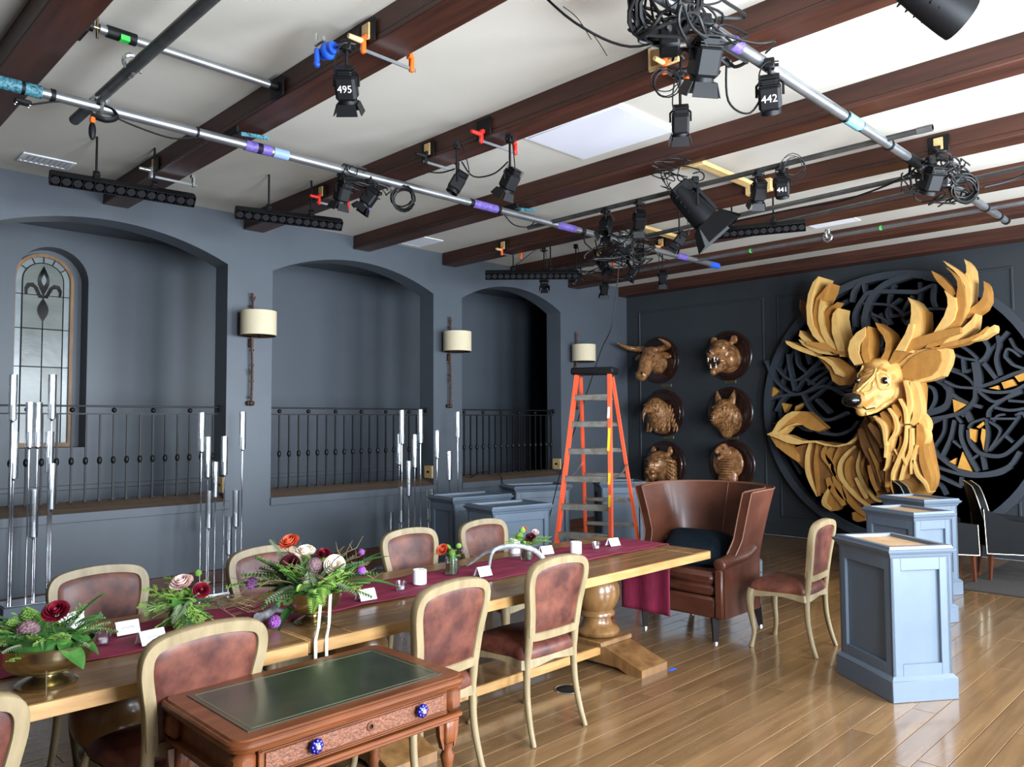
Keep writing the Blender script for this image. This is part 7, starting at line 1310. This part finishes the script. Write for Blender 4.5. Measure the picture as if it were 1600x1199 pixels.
def fresnel(x, y, z, label, rz, tilt, s, barn=True):
    t = thing('fresnel_light', label, 'light', (x, y, z), rz); R = Rx(tilt)
    b = MB(); M = R @ Matrix.Rotation(pi/2, 3, 'X'); b.lathe([(0, -.2*s), (.075*s, -.19*s), (.085*s, -.1*s), (.095*s, 0), (.1*s, .08*s), (.1*s, .12*s), (.088*s, .12*s), (.085*s, .08*s), (0, .075*s)], 20, (0, 0, 0), M); bd = b.build('housing', BLACK, t, 40)
    b = MB()
    for k in range(6): b.box(R @ Vector((.0, (.15-.045*k)*s, .0)), (.138*s, .008*s, .138*s), .002, R)
    b.box(R @ Vector((0, .05*s, .105*s)), (.07*s, .3*s, .03*s), .006, R); b.build('cooling_fin', BLACKM, bd, 30)
    b = MB(); b.box(R @ Vector((0, .17*s, .02*s)), (.13*s, .1*s, .15*s), .012, R); b.box(R @ Vector((-.067*s, .17*s, .03*s)), (.004, .04, .03), 0, R); b.build('ballast_box', BLACK, bd)
    for k in range(4 if barn else 0):
        Q = R @ Matrix.Rotation(k*pi/2, 3, 'Y'); b = MB(); P = [(-.1, -.125, .1), (.1, -.125, .1), (.14, -.26, .17), (-.14, -.26, .17)]; b.prism([Q @ (Vector(p)*s) for p in P], Q @ Vector((0, .003, .004))); b.build('barn_door', BLACKM, bd, 0)
    b = MB(); b.tube([(-.12*s, 0, 0), (-.12*s, 0, .13*s), (.12*s, 0, .13*s), (.12*s, 0, 0)], .011, 6); b.cyl((0, 0, .13*s), (0, 0, .26), .012); b.box((0, 0, .25), (.06, .06, .06), .008); b.build('yoke', BLACKM, t)
fresnel(5.72, 3.52, 3.52, 'large black fresnel spotlight with open barn doors in front of the plywood blocks', d2(40), .85, 1.15)
fresnel(3.80, 1.06, 3.60, 'large black light entering at the top edge above the white ceiling', d2(50), .55, 1.0, False)
def pixel_bar(a, b_, label, cells=12):
    a = Vector(a); b_ = Vector(b_); c = (a+b_)/2; L = (b_-a).length; t = thing('pixel_bar', label, 'light', c, 0, 'LED pixel bars', (.75, 0, math.atan2(b_.y-a.y, b_.x-a.x)))
    b = MB(); b.box((0, .02, 0), (L, .05, .09), .012); b.box((0, -.02, .047), (L, .07, .006), .002); b.box((0, -.02, -.047), (L, .07, .006), .002); b.build('housing', BLACK, t)
    cl = MB(); w = L/cells; M = Matrix.Rotation(pi/2, 3, 'X'); cl.lathe([(w*.42, .052), (w*.42, .046), (w*.3, .02), (w*.15, .01), (0, .008)], 12, (0, .0, 0), M); cl.v = [(x, y, max(-.04, min(.04, z))) for x, y, z in cl.v]; me = cl.mesh('lens_cell', LENS, 50)
    fn = MB(); fn.box((0, -.03, 0), (.006, .055, .088)); mf = fn.mesh('divider', BLACK, 0)
    for i in range(cells): o = link('lens_cell', me, t); o.location = (-L/2+w*(i+.5), 0, 0)
    for i in range(cells+1): o = link('divider', mf, t); o.location = (-L/2+min(max(w*i, .004), L-.004), 0, 0)
    b = MB()
    Ri = Matrix.Rotation(-.75, 3, 'X')
    for s in (-.2, .2): b = MB(); b.box((s*L, .03, .06), (.05, .06, .06), .006); b.cyl(Vector((s*L, .04, .06)), Vector((s*L, .04, .06))+Ri @ Vector((0, 0, .36)), .009); b.build('mount', BLACKM, t)
pixel_bar((1.72, 6.93, 3.70), (2.82, 6.79, 3.70), 'black LED pixel bar under the beam end above the leaded window arch', 14); pixel_bar((3.25, 6.9, 3.70), (4.22, 6.62, 3.70), 'black LED pixel bar above the pier of the first sconce', 13); pixel_bar((6.78, 7.27, 3.62), (7.62, 6.42, 3.62), 'black LED pixel bar above the smallest arch', 15); pixel_bar((7.19, 4.35, 3.70), (7.58, 3.40, 3.70), 'black LED pixel bar beside the slatted vent over the deer wall', 14)
def bar_clamp(x, y, z, rz, label, jaw=ORANGE, L=.36, pad=True, wood=True):
    t = thing('bar_clamp', label, 'clamp', (x, y, z), rz, 'bar clamps on the beams')
    b = MB(); b.box((L/2-.02, 0, -.05), (L, .008, .02)); b.build('steel_bar', ALU, t, 0)
    for xx in (0, L-.05): b = MB(); b.box((xx, 0, -.02), (.03, .03, .1), .006); b.box((xx+(.012 if xx == 0 else -.012), 0, .025), (.03, .04, .03), .004); b.build('jaw', jaw, t)
    b = MB(); b.cyl((-.10, 0, -.0), (-.01, 0, -.0), .014, .017, 10); b.build('handle', RAWWOOD if jaw is ORANGE else jaw, t)
    if pad: b = MB(); b.box((.028, .0, .06), (.012, .16, .14), .004); b.build('foam_pad', BLACK, t)
    if wood: b = MB(); b.box((.018, .0, .06), (.012, .07, .10), .002); b.build('wood_pad', RAWWOOD, t)
bar_clamp(2.51, 3.72, 3.93, .0, 'orange-jawed bar clamp across the beam with the blue grip head', L=.40); bar_clamp(3.99, 6.66, 3.93, 0, 'bar clamp holding the pixel bar over the first pier', RED, .38); bar_clamp(3.99, 5.0, 3.93, 0, 'bar clamp with wood pad beside the coil of black cable', BLACKM, .40); bar_clamp(3.99, 4.32, 3.93, 0, 'bar clamp with black pad and red handle right of the coil', RED, .42, True, False)
bar_clamp(6.91, 7.1, 3.93, 0, 'orange-jawed bar clamp above the pixel bar at the smallest arch', L=.4); bar_clamp(8.25, 6.6, 3.93, 0, 'orange-jawed bar clamp on the beam right of the smallest arch', L=.38); bar_clamp(2.51, 6.95, 3.93, 0, 'bar clamp with pale grips holding the pixel bar at the window arch', SILVER, .42); bar_clamp(6.91, 1.98, 3.93, 0, 'bar clamp on the beam where the teal-wrapped pipe ends', BLACKM, .36)
bar_clamp(8.25, 5.6, 3.93, 0, 'orange-jawed bar clamp in the tangle above the ladder', L=.36)
t = bar_clamp(3.99, 2.66, 3.93, 0, 'orange bar clamp on the square plywood pad of the middle beam', L=.3, pad=False, wood=False)
t = thing('plywood_pad', 'square plywood pad screwed to the beam beneath the heavy cable coil', 'board', (4.018, 2.68, 4.0)); b = MB(); b.box((0, 0, 0), (.022, .22, .15), .003); b.build('sheet', RAWWOOD, t); b = MB(); b.box((-.014, .0, .0), (.006, .17, .10), .002); b.build('worn_face', pbr('scuffed_ply', (118, 84, 50), .7), t)
t = thing('grip_clamp', 'blue grip head holding the light marked 495', 'clamp', (2.33, 3.80, 3.84)); b = MB(); b.ell((0, 0, 0), (.05, .04, .05), None, 14, 9); b.cyl((0, -.06, 0), (0, .06, 0), .035); b.cyl((.03, -.15, .0), (0, -.05, 0), .012); b.build('knuckle', BLUE, t); b = MB(); b.box((-.05, .04, -.03), (.03, .03, .09), .01); b.ell((-.05, .04, -.08), .02, None, 8, 6); b.build('knob', BLUE, t); b = MB(); b.box((-.02, .06, .07), (.02, .1, .03), .004); b.cyl((-.02, .1, .08), (-.02, .1, .13), .008); b.build('spigot', SILVER, t)
# spreader blocks
def block(x, y, z, dx, dy, dz, rz, label):
    b = MB(); b.box((0, 0, 0), (dx, dy, dz), .004); o = b.build('wood_block', RAWWOOD); o.location = (x, y, z); o.rotation_euler = (0, 0, rz); tag(o, label, 'wood block', 'raw wood spreader blocks')
block(6.35, 3.62, 4.0, 1.17, .09, .04, 0, 'pale timber spreader between beams behind the fresnel spotlight'); block(5.76, 3.56, 3.96, .05, .22, .12, 0, 'short timber packer on the beam at the fresnel end of the spreader'); block(6.91, 3.55, 3.97, .06, .26, .12, 0, 'short timber packer at the far end of the spreader, near orange screws'); block(7.75, 5.3, 3.99, 1.08, .1, .04, 0, 'pale timber spreader above the tangle over the ladder')
for x, y, lb in ((2.61, 5.50, 'teal padding wedged between beam and long pipe near the purple wrap'), (5.55, 5.50, 'teal padding wedged on the beam above the long pipe, right of the coil')):
    t = thing('beam_padding', lb, 'padding', (x, y, 3.90), group='teal beam paddings'); b = MB(); b.prism([(-.03, -.11, -.06), (.2, -.09, -.03), (.2, .05, .015), (-.03, .1, .018)], (0, .0, .03)); b.build('teal_pad', TEAL, t); b = MB(); b.box((-.04, .03, .06), (.02, .2, .17), .004); b.build('black_foam', BLACK, t)
t = thing('hanging_strap', 'black strap pouch with orange tab hanging from the long pipe', 'strap', (1.57, 5.30, 3.70)); b = MB(); b.tube(spline([(0, 0, .06), (.09, .0, .05), (.12, -.02, 0), (.05, -.03, -.04), (-.03, 0, -.02)], 5), .02, 6, flat=.5); b.build('loop', BLACK, t, 60); b = MB(); b.ell((-.02, 0, -.12), (.022, .02, .06)); b.build('pouch', BLACK, t); b = MB(); b.box((-.02, 0, -.05), (.03, .03, .04), .006); b.build('orange_tab', ORANGE, t)
t = thing('cable_joiner', 'small black cable joiner box by the teal wrap at the picture edge', 'connector', (1.17, 5.32, 3.66)); b = MB(); b.box((0, 0, 0), (.09, .05, .03), .008); b.build('box', BLACK, t)
b = MB()
for sx in (-.035, .035):
    for sy in (-.018, .018): b.ell((sx, sy, -.015), .006, None, 6, 4)
b.build('screw', SILVER, t)
cable('black cable clipped along the long pipe from the joiner box to the teal padding', [(1.22, 5.32, 3.66), (1.4, 5.32, 3.73), (1.6, 5.3, 3.72), (1.8, 5.3, 3.68), (2.05, 5.3, 3.66), (2.25, 5.31, 3.72), (2.5, 5.31, 3.74)]); cable('thin black cable looping below the long pipe, right of the purple wrap by the beam', [(5.2, 5.31, 3.73), (5.3, 5.28, 3.64), (5.5, 5.28, 3.65), (5.62, 5.3, 3.73)]); cable('black cable looping between the two lights right of the coil', [(3.95, 4.5, 3.75), (3.98, 4.4, 3.62), (4.05, 4.25, 3.62), (4.1, 4.14, 3.7)])
cable('thin black cable from the red-handled clamp to the coil of black cable', [(3.95, 4.95, 3.78), (3.9, 4.7, 3.7), (3.92, 4.55, 3.7)]); cable('black cable entering from the top edge into the heavy coil', [(2.85, 2.75, 4.05), (2.95, 2.5, 3.75), (3.15, 2.3, 3.62), (3.3, 2.1, 3.68)], .007); cable('black cable sagging from the heavy coil beside the teal-wrapped pipe', [(3.3, 2.05, 3.7), (3.55, 1.85, 3.62), (3.7, 1.8, 3.66), (3.9, 1.95, 3.72)]); cable('black cable loop hanging left of the light marked 442', [(3.75, 2.1, 3.7), (3.85, 2.15, 3.5), (4.0, 2.1, 3.46), (4.02, 2.0, 3.6)])
cable('thin grey cable running from the purple pipe wrap to the smallest arch', [(6.1, 5.35, 3.72), (6.4, 6.0, 3.69), (6.8, 6.7, 3.68), (7.0, 7.0, 3.7)], .004); cable('long cable dropping from the tangle behind the ladder to the pedestals', [(7.2, 5.44, 3.66), (7.2, 5.548, 2.9), (7.2, 5.72, 2.58), (7.2, 5.87, 2.25), (7.2, 6.07, 1.8), (7.2, 6.336, 1.21), (7.2, 6.466, .86), (7.15, 6.6, .3), (7.1, 6.6, .01)], .007)
cable('black cable swinging away at the right edge from the teal-wrapped pipe end', [(7.3, 1.75, 3.66), (7.4, 1.5, 3.72), (7.3, 1.2, 3.86), (7.1, .9, 3.88), (6.9, .6, 3.86)], .012); cable('cable draped along the strut in front of the far pixel bar', [(6.5, 1.95, 3.74), (6.85, 2.3, 3.73), (7.0, 2.8, 3.70), (7.02, 3.3, 3.72), (7.05, 3.9, 3.72)], .009); cable('black cable looping down in front of the smallest arch railing', [(7.5, D+.02, .93), (7.75, D+.05, 1.0), (7.95, D+.02, .97), (8.05, D-.05, .9), (8.06, D-.06, .5)], .008)
for i, (x, y) in enumerate(((3.36, 2.72), (3.58, 2.78))): cable('thin dangling %s antenna wire beside the heavy coil' % ('shorter' if i == 0 else 'longer'), [(x-.1, y+.12, 4.08), (x-.06, y+.05, 4.0), (x, y, 3.88)], .0025)
for k, (p, q) in enumerate((((6.95, 5.3, 3.7), (7.5, 5.2, 3.6)), ((6.7, 5.4, 3.74), (7.4, 5.6, 3.6)), ((7.2, 5.1, 3.74), (7.9, 5.5, 3.62)), ((7.3, 5.6, 3.7), (7.8, 6.4, 3.66)), ((7.0, 5.35, 3.74), (8.3, 5.3, 3.72)))):
    p = Vector(p); q = Vector(q); mm = (p+q)/2; cable(['black cable in the tangle from the long pipe to the lowest clamp', 'black cable in the tangle crossing the purple pipe wrap', 'black cable in the tangle hanging toward the orange clamp', 'black cable in the tangle running toward the smallest arch', 'black cable in the tangle looping along the end of the long pipe'][k], [p, p.lerp(q, .3)+Vector((0, .04, -.08)), mm+Vector((.03, -.05, -.11+.03*k)), p.lerp(q, .75)+Vector((-.02, .03, -.03)), q], .007)
for (x, y, z, lb) in ((7.15, 5.32, 3.68, 'black clamp block in the tangle above the ladder'), (6.8, 1.95, 3.64, 'black connector box at the end junction of the teal-wrapped pipe'), (3.2, 2.1, 3.6, 'black connector box under the heavy cable coil')):
    t = thing('clamp_block', lb, 'clamp', (x, y, z), .6); b = MB(); b.box((0, 0, 0), (.14, .1, .12), .012); b.build('block', BLACKM, t); b = MB(); b.cyl((-.09, 0, .02), (.1, 0, .02), .012); b.cyl((0, -.08, -.03), (0, .09, -.03), .012); b.build('bolt', SILVER, t)
